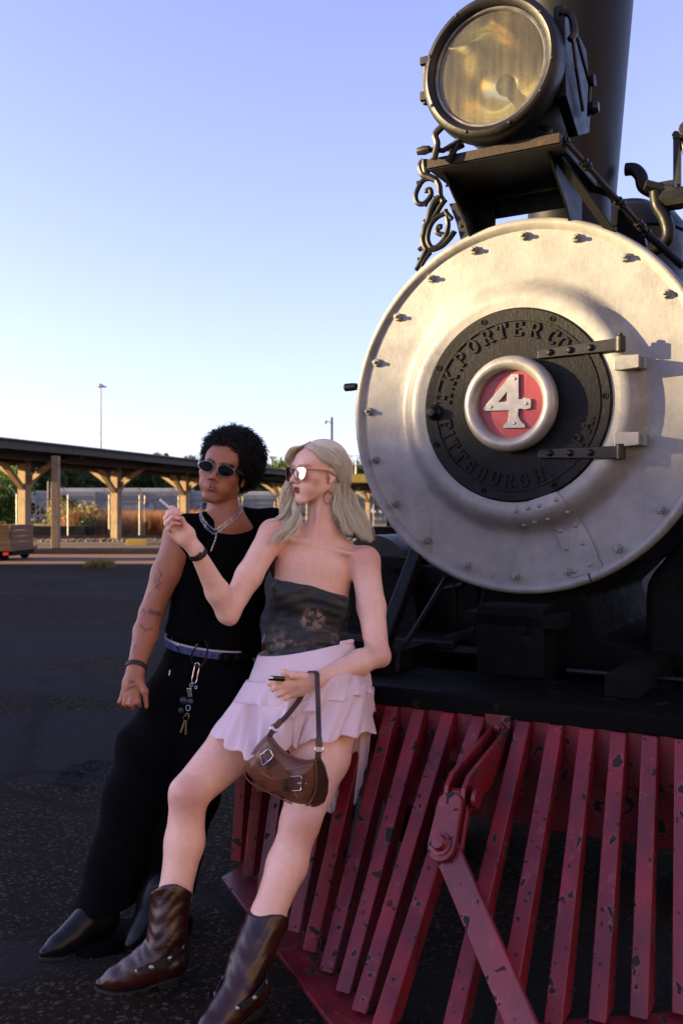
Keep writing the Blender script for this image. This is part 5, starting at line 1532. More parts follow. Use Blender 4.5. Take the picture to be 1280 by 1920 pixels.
# strapless top: the torso a little larger, cut by the neckline and the waist
ST = SDF(grid_axis(-.34, .16, .0045), grid_axis(2.80, 3.30, .0055), grid_axis(.78, 1.20, .0045))
ST.cap(W3(590, 1062, 3.11), W3(580, 1130, 3.10), .093, .088, .03, lat=lat_t, w=1.46)
ST.cap(W3(580, 1130, 3.10), W3(575, 1195, 3.05), .088, .091, .03, lat=lat_t, w=1.42)
ST.cap(W3(577, 1200, 3.06), W3(581, 1250, 3.03), .095, .100, .03, lat=lat_t, w=1.40)
for u, v, D in ((548, 1112, 3.00), (618, 1125, 3.01)): ST.ell(W3(u, v, D), (.062, .042, .062), None, .05)
pa, pb = W3(497, 1079, 3.05), W3(664, 1123, 3.05)
nn_ = np.cross(pb - pa, (0, 1, -.12)); nn_ = nn_ if nn_[2] > 0 else -nn_
ST.plane(pa, nn_, .003)
ST.plane(W3(570, 1256, 3.0), (0, -.1, -1), .003)
def wr_top(P, N):
    return .0022 * np.sin(P[:, 2] * 190 + 5 * np.sin(P[:, 0] * 16)) * (.3 + .7 * np.abs(np.sin(P[:, 0] * 13 + 2))) + .0025 * np.sin(P[:, 2] * 60 + P[:, 0] * 55)
top = link('strapless_top', ST.mesh('strapless_top', 2, wr_top), woman, M['top_print'])

# ---------------------------------------------------------------- boots
M['boot_brown'] = NT('oxblood_brown_leather')
_m = M['boot_brown']
_c = _m.mix(_m.ramp(_m.noise(10, 5, .65), [(.3, 0.0), (.7, 1.0)]), rgb(.046, .0095, .0055), rgb(.015, .004, .003))
_m.set(col=_c, rough=_m.ramp(_m.noise(18, 4), [(.3, .26), (.7, .42)]), spec=.6, normal=_m.bump(_m.noise(28, 5, .6, None, 1.0), .4, .006)); M['boot_brown'] = _m.m
M['boot_black'] = simple('black_polished_leather', (.008, .007, .008), (.004, .004, .004), .34, 0, 10, 40, .2, spec=.25)
M['sole'] = simple('boot_sole', (.012, .009, .008), (.006, .005, .005), .7)
M['concho'] = simple('dull_silver_concho', (.32, .31, .29), (.18, .17, .16), .35, .9, 40, 80, .3)
def boot(parent, ankle, heel, toe, top, r_top, mat_, shaft=True, r_ank=.044, disp=None, w=1.0, name='cowboy_boot'):
    ankle, heel, toe, top = [np.array(v, float) for v in (ankle, heel, toe, top)]
    fd = toe - heel; fd[2] = 0; L = np.linalg.norm(fd); fd /= L; sd = np.array((-fd[1], fd[0], 0)); up = np.array((0, 0, 1.))
    allp = np.array([ankle, heel, toe, top])
    lo = allp.min(0) - .09; hi = allp.max(0) + .09
    B = SDF(grid_axis(lo[0], hi[0], .0036), grid_axis(lo[1], hi[1], .0036), grid_axis(-.01, hi[2], .0036))
    g = lambda t, z, s_=0: heel * 1.0 + fd * (L * t) + sd * s_ + up * z - np.array((0, 0, heel[2]))
    B.path([g(.12, .065), g(.30, .060), g(.52, .045), g(.74, .034), g(.93, .025)], [.036, .037, .036, .029, .013], .02, lat=sd, w=1.08)
    B.path([g(.05, .075), g(.35, .085), g(.55, .060)], [.030, .034, .028], .03)
    B.cap(g(.10, .070), ankle, .037, r_ank, .03)
    B.cap(ankle, ankle * .55 + top * .45, r_ank, r_ank * 1.05, .03)
    if shaft: B.cap(ankle * .75 + top * .25, top, r_ank * 1.02, r_top, .03); ax_ = nrm(top - ankle)
    ax_ = nrm(top - ankle)
    if shaft:
        B.cap(ankle * .5 + top * .5, top + ax_ * .05, r_top * .80, r_top * .88, .003, 'sub')
        # scalloped collar
        sdir = nrm(np.cross(ax_, fd)); 
        def fn(X, Y, Z):
            q = [(X - top[0]), (Y - top[1]), (Z - top[2])]
            h_ = q[0] * ax_[0] + q[1] * ax_[1] + q[2] * ax_[2]
            fp_ = fd - ax_ * (fd @ ax_); fp_ = fp_ / np.linalg.norm(fp_)
            f_ = q[0] * fp_[0] + q[1] * fp_[1] + q[2] * fp_[2]
            return .016 - .038 * np.clip(f_ / r_top, -1, 1) ** 2 - h_
        B.put(fn, lo, hi, .002, 'sub')
    else: B.plane(top, ax_)
    B.plane(g(.5, .010), (0, 0, -1))
    me = B.mesh(name, 2, disp)
    o = link(name, me, parent, mat_)
    # sole and heel
    mb = MB()
    out = [(.02, .026), (.15, .031), (.30, .024), (.45, .026), (.62, .036), (.76, .036), (.88, .025), (.97, .012), (1.0, 0)]
    poly = [(t * L, s_) for t, s_ in out] + [(t * L, -s_) for t, s_ in out[::-1][1:]]
    hb = heel - np.array((0, 0, heel[2]))
    vs = []; n_ = len(poly)
    for zoff in (0, .009):
        for a, b in poly:
            t = a / L; arch = .028 * (1 - min(1, t / .45)) if t < .45 else 0.0
            toe_up = .010 * max(0, (t - .75) / .25) ** 2
            vs.append(tuple(hb + fd * a + sd * b + up * (arch + toe_up + zoff + .001)))
    mb.add(vs, [tuple(range(n_ - 1, -1, -1)), tuple(range(n_, 2 * n_))] + [(i, (i + 1) % n_, n_ + (i + 1) % n_, n_ + i) for i in range(n_)])
    mb.build('sole', M['sole'], o, bevel=.002)
    mb = MB(); hp = [(.0, .024), (.22, .028), (.26, .02)]; poly = [(t * L, s_) for t, s_ in hp] + [(t * L, -s_) for t, s_ in hp[::-1]]
    vs = [tuple(hb + fd * (a * .9 + .006) + sd * b * .85 + up * .0005) for a, b in poly] + [tuple(hb + fd * a + sd * b + up * .032) for a, b in poly]
    n_ = len(poly); mb.add(vs, [tuple(range(n_ - 1, -1, -1)), tuple(range(n_, 2 * n_))] + [(i, (i + 1) % n_, n_ + (i + 1) % n_, n_ + i) for i in range(n_)])
    mb.build('heel', M['sole'], o, bevel=.002)
    return o, g, fd, sd
def crease(scale, amp, axis_):
    ax_ = nrm(axis_)
    def d(P, N):
        h_ = P @ ax_
        return amp * (np.sin(h_ * scale + 4 * np.sin(P[:, 0] * 30 + P[:, 1] * 22)) * .6 + np.sin(h_ * scale * 2.3 + 5 * np.sin(P[:, 0] * 47)) * .4)
    return d
def gnd(u, v): return np.array(at(u, v, F_PX * EYE / (v - HOR)))
hR_, tR_ = gnd(338, 1846), gnd(176, 1862)
aR_ = np.array([hR_[0] - .035, hR_[1] + .0, .125])
boR, gR, fR, sR = boot(woman, aR_, hR_, tR_, W3(322, 1662, 2.60), .062, M['boot_brown'], disp=crease(75, .0013, (0, 0, 1)))
hL_, tL_ = gnd(486, 1895), gnd(362, 1975)
aL_ = W3(462, 1815, 2.41)
boL, gL, fL, sL = boot(woman, aL_, hL_, tL_, W3(502, 1722, 2.485), .060, M['boot_brown'], disp=crease(60, .0012, (0, .2, 1)))
def boot_strap(bo, c, fd, sd, r, tilt):
    mb = MB()
    N = 28; pts = []
    up = np.array((0, 0, 1.))
    for i in range(N):
        a = 2 * math.pi * i / N
        pts.append(Vector(c + fd * math.cos(a) * r * 1.25 + sd * math.sin(a) * r + up * (-tilt * math.cos(a))))
    vs = []; fs = []
    for i, p in enumerate(pts):
        d = (p - Vector(c)).normalized()
        for h_ in (-.009, .009): vs.append(tuple(p + Vector((0, 0, h_)))); vs.append(tuple(p + d * .004 + Vector((0, 0, h_))))
    for i in range(N):
        j = (i + 1) % N
        fs += [(i * 4 + 1, j * 4 + 1, j * 4 + 3, i * 4 + 3), (i * 4, i * 4 + 2, j * 4 + 2, j * 4), (i * 4 + 2, i * 4 + 3, j * 4 + 3, j * 4 + 2), (i * 4, j * 4, j * 4 + 1, i * 4 + 1)]
    mb.add(vs, fs); o = mb.build('ankle_strap', M['sole'], bo, smooth=True)
    for i in range(0, N, 3):
        p = pts[i]; d = (p - Vector(c)); d.z = 0; d.normalize()
        mb = MB(); mb.lathe([(.0085, 0), (.008, .002), (.004, .0045), (0, .005)], p + d * .004, d, 12); mb.build('concho', M['concho'], bo, smooth=True)
boot_strap(boR, gR(.26, .088), fR, sR, .057, .028)
boot_strap(boL, gL(.28, .092), fL, sL, .057, .028)

# ---------------------------------------------------------------- skirt
M['skirt'] = NT('pale_pink_chiffon')
_m = M['skirt']
_c = _m.mix(_m.ramp(_m.noise(6, 4), [(.4, 0.0), (.6, 1.0)]), rgb(.95, .77, .77), rgb(.92, .73, .74))
_m.set(col=_c, rough=.75, sheen=.25, spec=.2, normal=_m.bump(_m.noise(160, 3, .6), .15, .001))
_tr = _m.n('ShaderNodeBsdfTranslucent'); _tr.inputs[0].default_value = rgb(.92, .74, .72)
_tp = _m.n('ShaderNodeBsdfTransparent')
_s1 = _m.n('ShaderNodeMixShader'); _s1.inputs[0].default_value = .25; _m.L(_m.b.outputs[0], _s1.inputs[1]); _m.L(_tr.outputs[0], _s1.inputs[2])
_s2 = _m.n('ShaderNodeMixShader'); _s2.inputs[0].default_value = .12; _m.L(_s1.outputs[0], _s2.inputs[1]); _m.L(_tp.outputs[0], _s2.inputs[2]); _m.L(_s2.outputs[0], _m.out.inputs[0])
M['skirt'] = _m.m
M['skirt_sheer'] = _m.m.copy(); M['skirt_sheer'].name = 'sheer_pink_chiffon'
for n_ in M['skirt_sheer'].node_tree.nodes:
    if n_.type == 'MIX_SHADER' and abs(n_.inputs[0].default_value - .12) < 1e-3: n_.inputs[0].default_value = .42
def cyc(ctrl, n, closed=True):
    P = [np.array(at(*c)) for c in ctrl]; m_ = len(P); out = []
    for i in range(n):
        t = i / n * m_ if closed else i / (n - 1) * (m_ - 1) * .99999
        k = int(t); f = t - k
        g = (lambda j: P[j % m_]) if closed else (lambda j: P[min(max(j, 0), m_ - 1)])
        p0, p1, p2, p3 = g(k - 1), g(k), g(k + 1), g(k + 2)
        out.append(.5 * ((2 * p1) + (p2 - p0) * f + (2 * p0 - 5 * p1 + 4 * p2 - p3) * f * f + (3 * p1 - p0 - 3 * p2 + p3) * f ** 3))
    return np.array(out)
def cloth_sheet(name, tops, bots, mat_, parent, n=220, rows=26, folds=0, amp=0.0, seed=1, closed=True, bulge=.0, rip=0, thick=.0012, center=None):
    T = cyc(tops, n, closed); B = cyc(bots, n, closed)
    cen = (T.mean(0) + B.mean(0)) / 2 if center is None else np.array(center)
    g = np.random.RandomState(seed); ph = g.rand(6) * 6.28
    th = np.linspace(0, 2 * np.pi, n, endpoint=not closed)
    V = []
    for r in range(rows + 1):
        v = r / rows
        Q = T + (B - T) * v
        D = Q - cen; D[:, 2] = 0; D /= np.linalg.norm(D, axis=1)[:, None] + 1e-9
        wv = np.sin(folds * th + ph[0] + 1.2 * np.sin(2 * th + ph[1])) * .6 + np.sin(folds * 1.7 * th + ph[2]) * .3 + .35 * np.sin(folds * .5 * th + ph[3])
        a = amp * v ** 1.1
        Q = Q + D * (a * wv + bulge * math.sin(v * 3.14))[:, None]
        Q[:, 2] += .35 * a * np.cos(folds * th + ph[0] + 1.2 * np.sin(2 * th + ph[1]) + 1.0)
        if rip: Q = Q + D * (.0018 * v * np.sin(rip * th + ph[4] + 3 * v))[:, None]
        V.append(Q)
    V = np.concatenate(V); F = []
    m_ = n if closed else n - 1
    I_ = np.arange(m_); J_ = (I_ + 1) % n
    for r in range(rows): F.append(np.stack([r * n + I_, r * n + J_, (r + 1) * n + J_, (r + 1) * n + I_], 1))
    o = link(name, np_mesh(name, V, np.concatenate(F), True), parent, mat_)
    so = o.modifiers.new('solid', 'SOLIDIFY'); so.thickness = thick; so.offset = 0
    return o
bk = 3.12
sk_c = W3(575, 1300, 2.96)
waist = [(484, 1228, 3.040), (520, 1230, 2.900), (575, 1222, 2.870), (630, 1210, 2.895), (662, 1204, 3.020), (640, 1200, 3.120), (575, 1205, 3.170), (510, 1215, 3.140)]
y_bot = [(461, 1290, 2.940), (512, 1300, 2.815), (568, 1300, 2.775), (636, 1288, 2.795), (680, 1272, 2.960), (662, 1275, 3.080), (585, 1280, 3.130), (505, 1282, 3.100)]
cloth_sheet('skirt_yoke', waist, y_bot, M['skirt'], woman, folds=7, amp=.003, seed=2, rip=0, center=sk_c)
t1_bot = [(428, 1336, 2.850), (478, 1348, 2.760), (530, 1352, 2.705), (560, 1340, 2.730), (630, 1314, 2.755), (684, 1300, 2.850), (690, 1300, 3.050), (590, 1330, 3.100), (483, 1330, 3.070)]
t1_top = [(462, 1275, 2.940), (500, 1280, 2.820), (545, 1282, 2.765), (590, 1278, 2.770), (645, 1262, 2.800), (682, 1258, 2.965), (664, 1258, 3.080), (585, 1262, 3.130), (505, 1270, 3.100)]
cloth_sheet('skirt_flounce', t1_top, t1_bot, M['skirt'], woman, folds=15, amp=.014, seed=3, rip=0, center=sk_c, rows=20)
t2_top = [(438, 1316, 2.840), (455, 1318, 2.770), (483, 1322, 2.780), (535, 1322, 2.730), (580, 1312, 2.745), (640, 1290, 2.780), (686, 1285, 2.870), (678, 1290, 3.060), (590, 1305, 3.100), (488, 1310, 3.070)]
t2_bot = [(399, 1370, 2.800), (424, 1396, 2.660), (466, 1421, 2.610), (520, 1408, 2.660), (556, 1400, 2.730), (566, 1392, 2.720), (625, 1388, 2.695), (680, 1376, 2.780), (700, 1372, 3.000), (600, 1385, 3.060), (470, 1372, 3.050)]
cloth_sheet('skirt_flounce', t2_top, t2_bot, M['skirt'], woman, folds=14, amp=.015, seed=4, rip=0, center=sk_c, rows=26, n=260)
cloth_sheet('skirt_tail', [(560, 1385, 2.99), (620, 1340, 2.975), (690, 1290, 2.97), (702, 1292, 2.96)], [(600, 1528, 2.83), (634, 1519, 2.82), (668, 1500, 2.83), (692, 1408, 2.90)], M['skirt_sheer'], woman, n=90, folds=7, amp=.008, seed=6, closed=False, center=W3(640, 1400, 3.3))
cloth_sheet('skirt_flounce', [(650, 1250, 2.93), (672, 1245, 2.95), (694, 1262, 3.0)], [(668, 1350, 2.87), (690, 1352, 2.90), (704, 1330, 2.98)], M['skirt'], woman, n=60, folds=6, amp=.010, seed=8, closed=False, center=W3(660, 1300, 3.3))
# centre sash ends
cloth_sheet('skirt_sash', [(556, 1300, 2.80), (572, 1298, 2.80), (590, 1296, 2.80)], [(536, 1404, 2.74), (546, 1408, 2.735), (556, 1400, 2.74)], M['skirt'], woman, n=40, folds=3, amp=.008, seed=9, closed=False, center=W3(560, 1350, 3.3))
mb = MB(); mb.tube([at(640, 1206, 2.925), at(660, 1202, 2.985)], .007, 8); mb.build('waist_tab', M['skirt'], woman, smooth=True)
# ---------------------------------------------------------------- woman's hair
M['blonde'] = NT('platinum_blonde_hair')
_m = M['blonde']
_c = _m.mix(_m.ramp(_m.noise(60, 4, .7, _m.mapping((1, 1, .2))), [(.3, 0.0), (.7, 1.0)]), rgb(1.0, .95, .78), rgb(.98, .90, .69))
_m.set(col=_c, rough=.38, spec=.5, sheen=.1)
_tr = _m.n('ShaderNodeBsdfTranslucent'); _m.L(_c, _tr.inputs[0]); _s1 = _m.n('ShaderNodeMixShader'); _s1.inputs[0].default_value = .50
_m.L(_m.b.outputs[0], _s1.inputs[1]); _m.L(_tr.outputs[0], _s1.inputs[2]); _m.L(_s1.outputs[0], _m.out.inputs[0]); M['blonde'] = _m.m
def hh(a, b, c): return HW(a * .93, b * .93, c * .93)
hair = SDF(grid_axis(HW.o[0] - .16, HW.o[0] + .16, .0035), grid_axis(HW.o[1] - .16, HW.o[1] + .16, .0035), grid_axis(HW.o[2] - .20, HW.o[2] + .14, .0035))
A = HW.axes()
hair.ell(hh(0, -.022, .040), (.076, .088, .078), A, .01)
hair.ell(hh(0, -.055, -.02), (.066, .055, .09), A, .03)
hair.put(lambda X, Y, Z: -(((X - hh(0, .070, 0)[0]) * HW.f[0] + (Y - hh(0, .070, 0)[1]) * HW.f[1] + (Z - hh(0, .070, 0)[2]) * HW.f[2]) * 1.0), HW.o - .2, HW.o + .2, .004, 'sub')
for m_ in (-1, 1):
    hair.ell(hh(m_ * .075, .040, -.03), (.040, .062, .078), A, .006, 'sub')
    hair.ell(hh(m_ * .080, -.006, -.02), (.022, .022, .036), A, .004, 'sub')
hair.ell(hh(0, .11, -.0), (.062, .06, .082), A, .006, 'sub')
hc_ = link('hair_cap', hair.mesh('hair_cap', 2), woman, M['blonde'])
# guide locks: each a list of world points from root to tip, with a spread in metres
HL = lambda a, b, c: HW(a * .93, b * .93, c * .93)
guides = []
side_L = 1   # person's left is toward the viewer's right and nearer the camera
def G(pts, spread, n, wave=.006, r=.0008, flat=0): guides.append(([np.array(p) for p in pts], spread, n, wave, r))
# near side (her left): swept back over the ear and down behind the shoulder
for k, (f0, u0) in enumerate(((.060, .098), (.045, .106), (.025, .112), (.0, .114), (-.03, .108), (-.06, .092))):
    G([HL(.008, f0, u0), HL(.050, f0 - .012, u0 - .022), HL(.074, max(-.075, f0 * .45 - .022 - .006 * k), u0 - .055), HL(.073, -.036 - .007 * k, .000 - .004 * k), W3(634 + 3.5 * k, 925, 3.10 + .012 * k), W3(652 + 4 * k, 958, 3.09 + .014 * k), W3(668 + 3 * k, 985, 3.08 + .012 * k), W3(672 + 4 * k, 1006 + 2 * k, 3.075 + .012 * k)], .009, 210, .006)
G([HL(.010, .070, .088), HL(.045, .062, .078), HL(.068, .030, .045), HL(.076, -.012, .028), HL(.074, -.045, -.01), W3(632, 915, 3.07), W3(640, 950, 3.06), W3(655, 980, 3.055), W3(668, 1000, 3.05)], .007, 190, .005)
G([HL(.07, -.04, -.02), W3(632, 930, 3.06), W3(633, 955, 3.055), W3(645, 985, 3.05), W3(662, 1003, 3.045)], .010, 170, .006)
G([HL(.06, -.07, -.02), W3(660, 930, 3.12), W3(672, 960, 3.11), W3(683, 990, 3.10), W3(700, 1012, 3.09)], .010, 110, .008)
G([HL(.03, -.085, .02), W3(645, 930, 3.17), W3(655, 965, 3.17), W3(660, 1000, 3.16)], .014, 160, .006)
G([HL(.030, -.01, .105), HL(.070, -.030, .05), HL(.073, -.048, .0), W3(642, 925, 3.08), W3(652, 958, 3.07), W3(668, 988, 3.06), W3(684, 1008, 3.05)], .011, 220, .007)
G([HL(.020, -.03, .108), HL(.062, -.060, .05), HL(.066, -.065, -.01), W3(650, 930, 3.10), W3(660, 962, 3.09), W3(676, 990, 3.08), W3(694, 1012, 3.07)], .010, 200, .007)
# crown, back
for a in (-.06, -.03, 0, .03): G([HL(a * .2, .02, .113), HL(a, -.05, .096), HL(a * 1.1, -.088, .05), HL(a, -.095, -.02), W3(632 - 300 * a * .3, 960, 3.20), W3(638 - 100 * a, 1000, 3.18)], .009, 150, .005)
# far side (her right): falls beside the cheek, then forward over the shoulder
for k in range(4):
    G([HL(-.004, .074 - .012 * k, .092 + .006 * k), HL(-.040, .082 - .014 * k, .080), HL(-.066, .070 - .016 * k, .045), HL(-.074, .048 - .015 * k, .0), W3(535 + 4 * k, 925, 3.09), W3(534 + 6 * k, 952, 3.08), W3(530 + 7 * k, 975, 3.055), W3(522 + 3 * k, 1000, 3.03)], .008, 120, .007)
G([HL(-.070, .02, -.03), W3(552, 945, 3.06), W3(556, 965, 3.035), W3(545, 985, 3.015), W3(524, 1000, 3.005), W3(514, 1022, 3.00)], .0075, 160, .006)
G([HL(-.068, .01, -.05), W3(560, 955, 3.05), W3(563, 975, 3.02), W3(556, 992, 3.005), W3(540, 1004, 3.0), W3(528, 1018, 2.995)], .005, 60, .005)
G([HL(-.072, .03, -.03), W3(540, 950, 3.07), W3(528, 968, 3.06), W3(512, 975, 3.05), W3(496, 990, 3.05)], .006, 50, .006)
# wisp at the forehead over the far lens
G([HL(-.002, .080, .090), HL(-.030, .098, .080), HL(-.060, .092, .055), HL(-.078, .075, .030), HL(-.080, .065, .005)], .007, 60, .004)
g_ = np.random.RandomState(11); mb = MB()
VV = []; FF = []; base_i = 0
for pts, spread, n, wave, r in guides:
    S_ = np.array([tuple(p) for p in spline([tuple(p) for p in pts], 5)]); m_ = len(S_)
    tt = np.linspace(0, 1, m_)
    T_ = np.gradient(S_, axis=0); T_ /= np.linalg.norm(T_, axis=1)[:, None] + 1e-9
    for q in range(n):
        off = g_.randn(3) * spread * .55; off2 = off + g_.randn(3) * spread * .55
        ph = g_.rand() * 1.2; am = wave * (.9 + g_.rand() * .9); fq = 9 + g_.rand() * 3
        end = m_ - int(g_.rand() ** 1.4 * m_ * .34)
        C = S_[:end]; t = tt[:end][:, None]
        env = np.clip(t * 3.5, .12, 1) * (1 - .55 * np.clip((t - .82) / .18, 0, 1))
        w_ = np.stack([np.sin(fq * t[:, 0] + ph + pts[0][2] * 40), np.cos(fq * .8 * t[:, 0] + ph), np.zeros(end)], 1) * am * np.clip(t * 2 - .4, 0, 1)
        C = C + (off * (1 - t) + off2 * t) * env + w_
        up_ = np.cross(T_[:end], g_.randn(3)); up_ /= np.linalg.norm(up_, axis=1)[:, None] + 1e-9
        vp_ = np.cross(T_[:end], up_)
        rr = r * (1 - .85 * np.clip((t - .55) / .45, 0, 1))
        ring = [C + up_ * rr * 1.5, C - up_ * rr * .75 + vp_ * rr * 1.0, C - up_ * rr * .75 - vp_ * rr * 1.0]
        V_ = np.stack(ring, 1).reshape(-1, 3); VV.append(V_)
        i_ = np.arange(end - 1)[:, None] * 3
        for a_, b_ in ((0, 1), (1, 2), (2, 0)): FF.append(np.concatenate([i_ + a_, i_ + b_, i_ + 3 + b_, i_ + 3 + a_], 1) + base_i)
        base_i += len(V_)
hs = link('hair', np_mesh('hair', np.concatenate(VV), np.concatenate(FF), True), woman, M['blonde'])
hs['kind'] = 'stuff'; hs['label'] = 'long wavy platinum blonde hair'

# ---------------------------------------------------------------- woman's accessories
M['rose_mirror'] = NT('rose_mirror_lens'); _m = M['rose_mirror']; _m.set(col=rgb(.95, .78, .68), metal=1.0, rough=.14); M['rose_mirror'] = _m.m
M['gold'] = simple('rose_gold_wire', (.26, .13, .09), (.20, .10, .07), .35, .7, 20, 40, 0)
M['black_plastic'] = simple('black_acetate', (.008, .008, .008), (.006, .006, .006), .18, 0, 20, 40, 0, spec=.6)
M['steel'] = simple('bright_steel', (.62, .60, .57), (.45, .44, .42), .22, 1.0, 30, 60, 0)
M['brass'] = simple('dull_brass', (.45, .33, .16), (.30, .22, .11), .35, 1.0, 30, 60, 0)
M['rubber'] = simple('black_rubber_band', (.010, .010, .011), (.007, .007, .007), .6, 0, 20, 40, 0)
def lens_outline(w, h, kind):
    out = []
    for i in range(28):
        a = 2 * math.pi * i / 28
        x, y = math.cos(a), math.sin(a)
        if kind == 'cat':
            yy = y if y < 0 else y * .72
            xx = x * (1.0 + .10 * y) 
            if y > .2 and x > .2: yy += .20 * x; xx += .05
        else:
            xx = x * (1.0); yy = y * (1 - .16 * x)
        out.append((xx * w, yy * h))
    return out
def eyewear(parent, Hf, k_, lens_mat, rim_mat, arm_mat, w, h, gap, kind, f0, u0, wrap=.25, rim_r=.0014, arm_h=.003, filled_arm=False):
    t = empty('sunglasses', (0, 0, 0)); t.parent = parent
    P_ = lambda s_, f, u: Vector(Hf(s_ * k_, f * k_, u * k_))
    for sg in (-1, 1):
        pts = []
        for x, y in lens_outline(w, h, kind):
            s_ = sg * (gap + w + x)
            pts.append(P_(s_, f0 - wrap * abs(s_) ** 2 * 10, u0 + y))
        c_ = sum(pts, Vector()) / len(pts)
        bulge = Vector(Hf.f) * .0025
        mb = MB(); n_ = len(pts)
        vs = [c_ + bulge] + [c_.lerp(p, .6) + bulge * .6 for p in pts] + pts + [p - Vector(Hf.f) * .0015 for p in pts]
        fs = [(0, 1 + i, 1 + (i + 1) % n_) for i in range(n_)] + [(1 + i, 1 + n_ + i, 1 + n_ + (i + 1) % n_, 1 + (i + 1) % n_) for i in range(n_)] + [(1 + n_ + i, 1 + 2 * n_ + i, 1 + 2 * n_ + (i + 1) % n_, 1 + n_ + (i + 1) % n_) for i in range(n_)] + [tuple(1 + 2 * n_ + i for i in range(n_))]
        mb.add(vs, fs); mb.build('lens', lens_mat, t, smooth=True, angle=40)
        mb = MB(); mb.tube(pts, rim_r, 6, closed=True); mb.build('rim', rim_mat, t, smooth=True)
        so = gap + 2 * w
        a_ = P_(sg * (so - .001), f0 - wrap * so * so * 10, u0 + h * .45); b_ = P_(sg * .0790, .010, u0 + h * .35); c2 = P_(sg * .0780, -.018, u0 - .004); d_ = P_(sg * .0765, -.035, u0 - .028)
        mb = MB()
        P4 = spline([a_, P_(sg * .0775, .045, u0 + h * .45), b_, c2, d_], 5)
        for i in range(len(P4) - 1): mb.beam(P4[i], P4[i + 1], .0022, arm_h * (1.0 if i > 2 else 1.3), up=Hf.u)
        mb.build('temple_arm', arm_mat, t)
    mb = MB(); mb.tube(spline([P_(-gap - .002, f0, u0 + h * .35), P_(0, f0 + .006, u0 + h * .45), P_(gap + .002, f0, u0 + h * .35)], 5), rim_r * 1.2, 6)
    for sg in (-1, 1): mb.tube([P_(sg * (gap + .001), f0 - .001, u0 - .002), P_(sg * .009, f0 - .014, u0 - .006)], .0012, 5)
    mb.build('bridge', rim_mat, t, smooth=True)
    return t
eyewear(woman, HW, .93, M['rose_mirror'], M['gold'], M['gold'], .0265, .0285, .0080, 'cat', .108, -.006, wrap=.30, rim_r=.0013, arm_h=.005)
def watch(parent, c, axis, r, w, mat_, name='wristband', flatd=1.0):
    axis = Vector(axis).normalized(); mb = MB()
    mb.lathe([(r, -w), (r + .004, -w), (r + .0052, -w * .6), (r + .0052, w * .6), (r + .004, w), (r, w), (r, -w)], c, axis, 28)
    o = mb.build(name, mat_, parent, smooth=True, angle=40)
    return o
ax_ = nrm(wrR - elR)
w_o = watch(woman, wrR - ax_ * .012, ax_, .0235, .0085, M['rubber'], 'smart_band'); w_o['label'] = 'black rubber fitness band on the raised wrist'
mb = MB(); mb.box(Vector(wrR - ax_ * .012) + Vector((.010, -.024, -.004)), (.026, .006, .018), Matrix.Rotation(.7, 3, 'Y')); mb.build('band_face', M['black_plastic'], w_o, bevel=.002)
# earring: hoop with beads
er = empty('earring', (0, 0, 0)); er.parent = woman
e0 = Vector(HW(.078 * .93, -.004, -.036 * .93 - .004)); 
ec = Vector(at(615, 933, 3.045))
mb = MB(); mb.tube([tuple(e0), tuple(ec + Vector((0, 0, .024)))], .0007, 5); mb.build('hook', M['brass'], er)
hoop = [ec + Vector((math.sin(a) * .0145 * (1 - .25 * max(0, math.cos(a))), .003 * math.sin(a), math.cos(a) * .021)) for a in [2 * math.pi * i / 26 for i in range(26)]]
mb = MB(); mb.tube(hoop, .0014, 6, closed=True); mb.build('hoop', M['rusty_iron'], er, smooth=True)
for a in (120, 145, 165, 180, 195, 215, 240):
    p = ec + Vector((math.sin(R(a)) * .0155, 0, math.cos(R(a)) * .0225)); mb = MB(); mb.lathe([(0, -.0022), (.0018, -.001), (.0018, .001), (0, .0022)], p, (0, 0, 1), 8); mb.build('bead', M['brass'], er, smooth=True)
p = Vector(at(561, 957, 3.02)); mb = MB(); mb.lathe([(0, -.006), (.003, -.003), (.003, .002), (0, .006)], p, (0, 0, 1), 8); mb.tube([p, p + Vector((0, .01, .02))], .0006, 4); o = mb.build('far_earring', M['brass'], woman, smooth=True)
# fingernails
_nl = simple('nail_polish_nude', (.55, .36, .28), (.5, .33, .26), .2, 0, 20, 40, 0)
mb = MB(); mb.prism([(-.0035, 0), (.0035, 0), (.0030, .008), (0, .014), (-.0030, .008)], at(326, 956, 2.781), (1, 0, 0), (0, 0, 1), (0, .001, 0)); mb.build('thumb_nail', _nl, woman, bevel=.0004)

# ---------------------------------------------------------------- cigarette, lighter
M['paper'] = simple('white_paper', (.78, .78, .78), (.70, .70, .70), .8, 0, 60, 90, .1)
M['ash'] = simple('grey_ash', (.10, .095, .09), (.03, .028, .026), .95, 0, 300, 400, .5)
M['filter_'] = simple('cork_filter', (.55, .34, .16), (.45, .27, .12), .8, 0, 200, 90, 0)
cg0, cg1 = Vector(at(296, 934, 2.752)), Vector(at(337, 968, 2.775))
cig = empty('cigarette', cg1, 0, 'white cigarette held between the fingers of the raised hand', 'cigarette')
d_ = (cg0 - cg1); L_ = d_.length; dn = d_.normalized()
mb = MB(); mb.lathe([(0, L_ * .28), (.0040, L_ * .28), (.0040, L_ * .94), (0, L_ * .94)], (0, 0, 0), dn, 14); mb.build('paper_tube', M['paper'], cig, smooth=True, angle=30)
mb = MB(); mb.lathe([(0, 0), (.0041, 0), (.0041, L_ * .28), (0, L_ * .28)], (0, 0, 0), dn, 14); mb.build('filter_tip', M['filter_'], cig, smooth=True, angle=30)
mb = MB(); mb.lathe([(.0038, L_ * .94), (.0036, L_ * .98), (.002, L_ * 1.0), (0, L_ * 1.01)], (0, 0, 0), dn, 12); mb.build('ash_tip', M['ash'], cig, smooth=True)
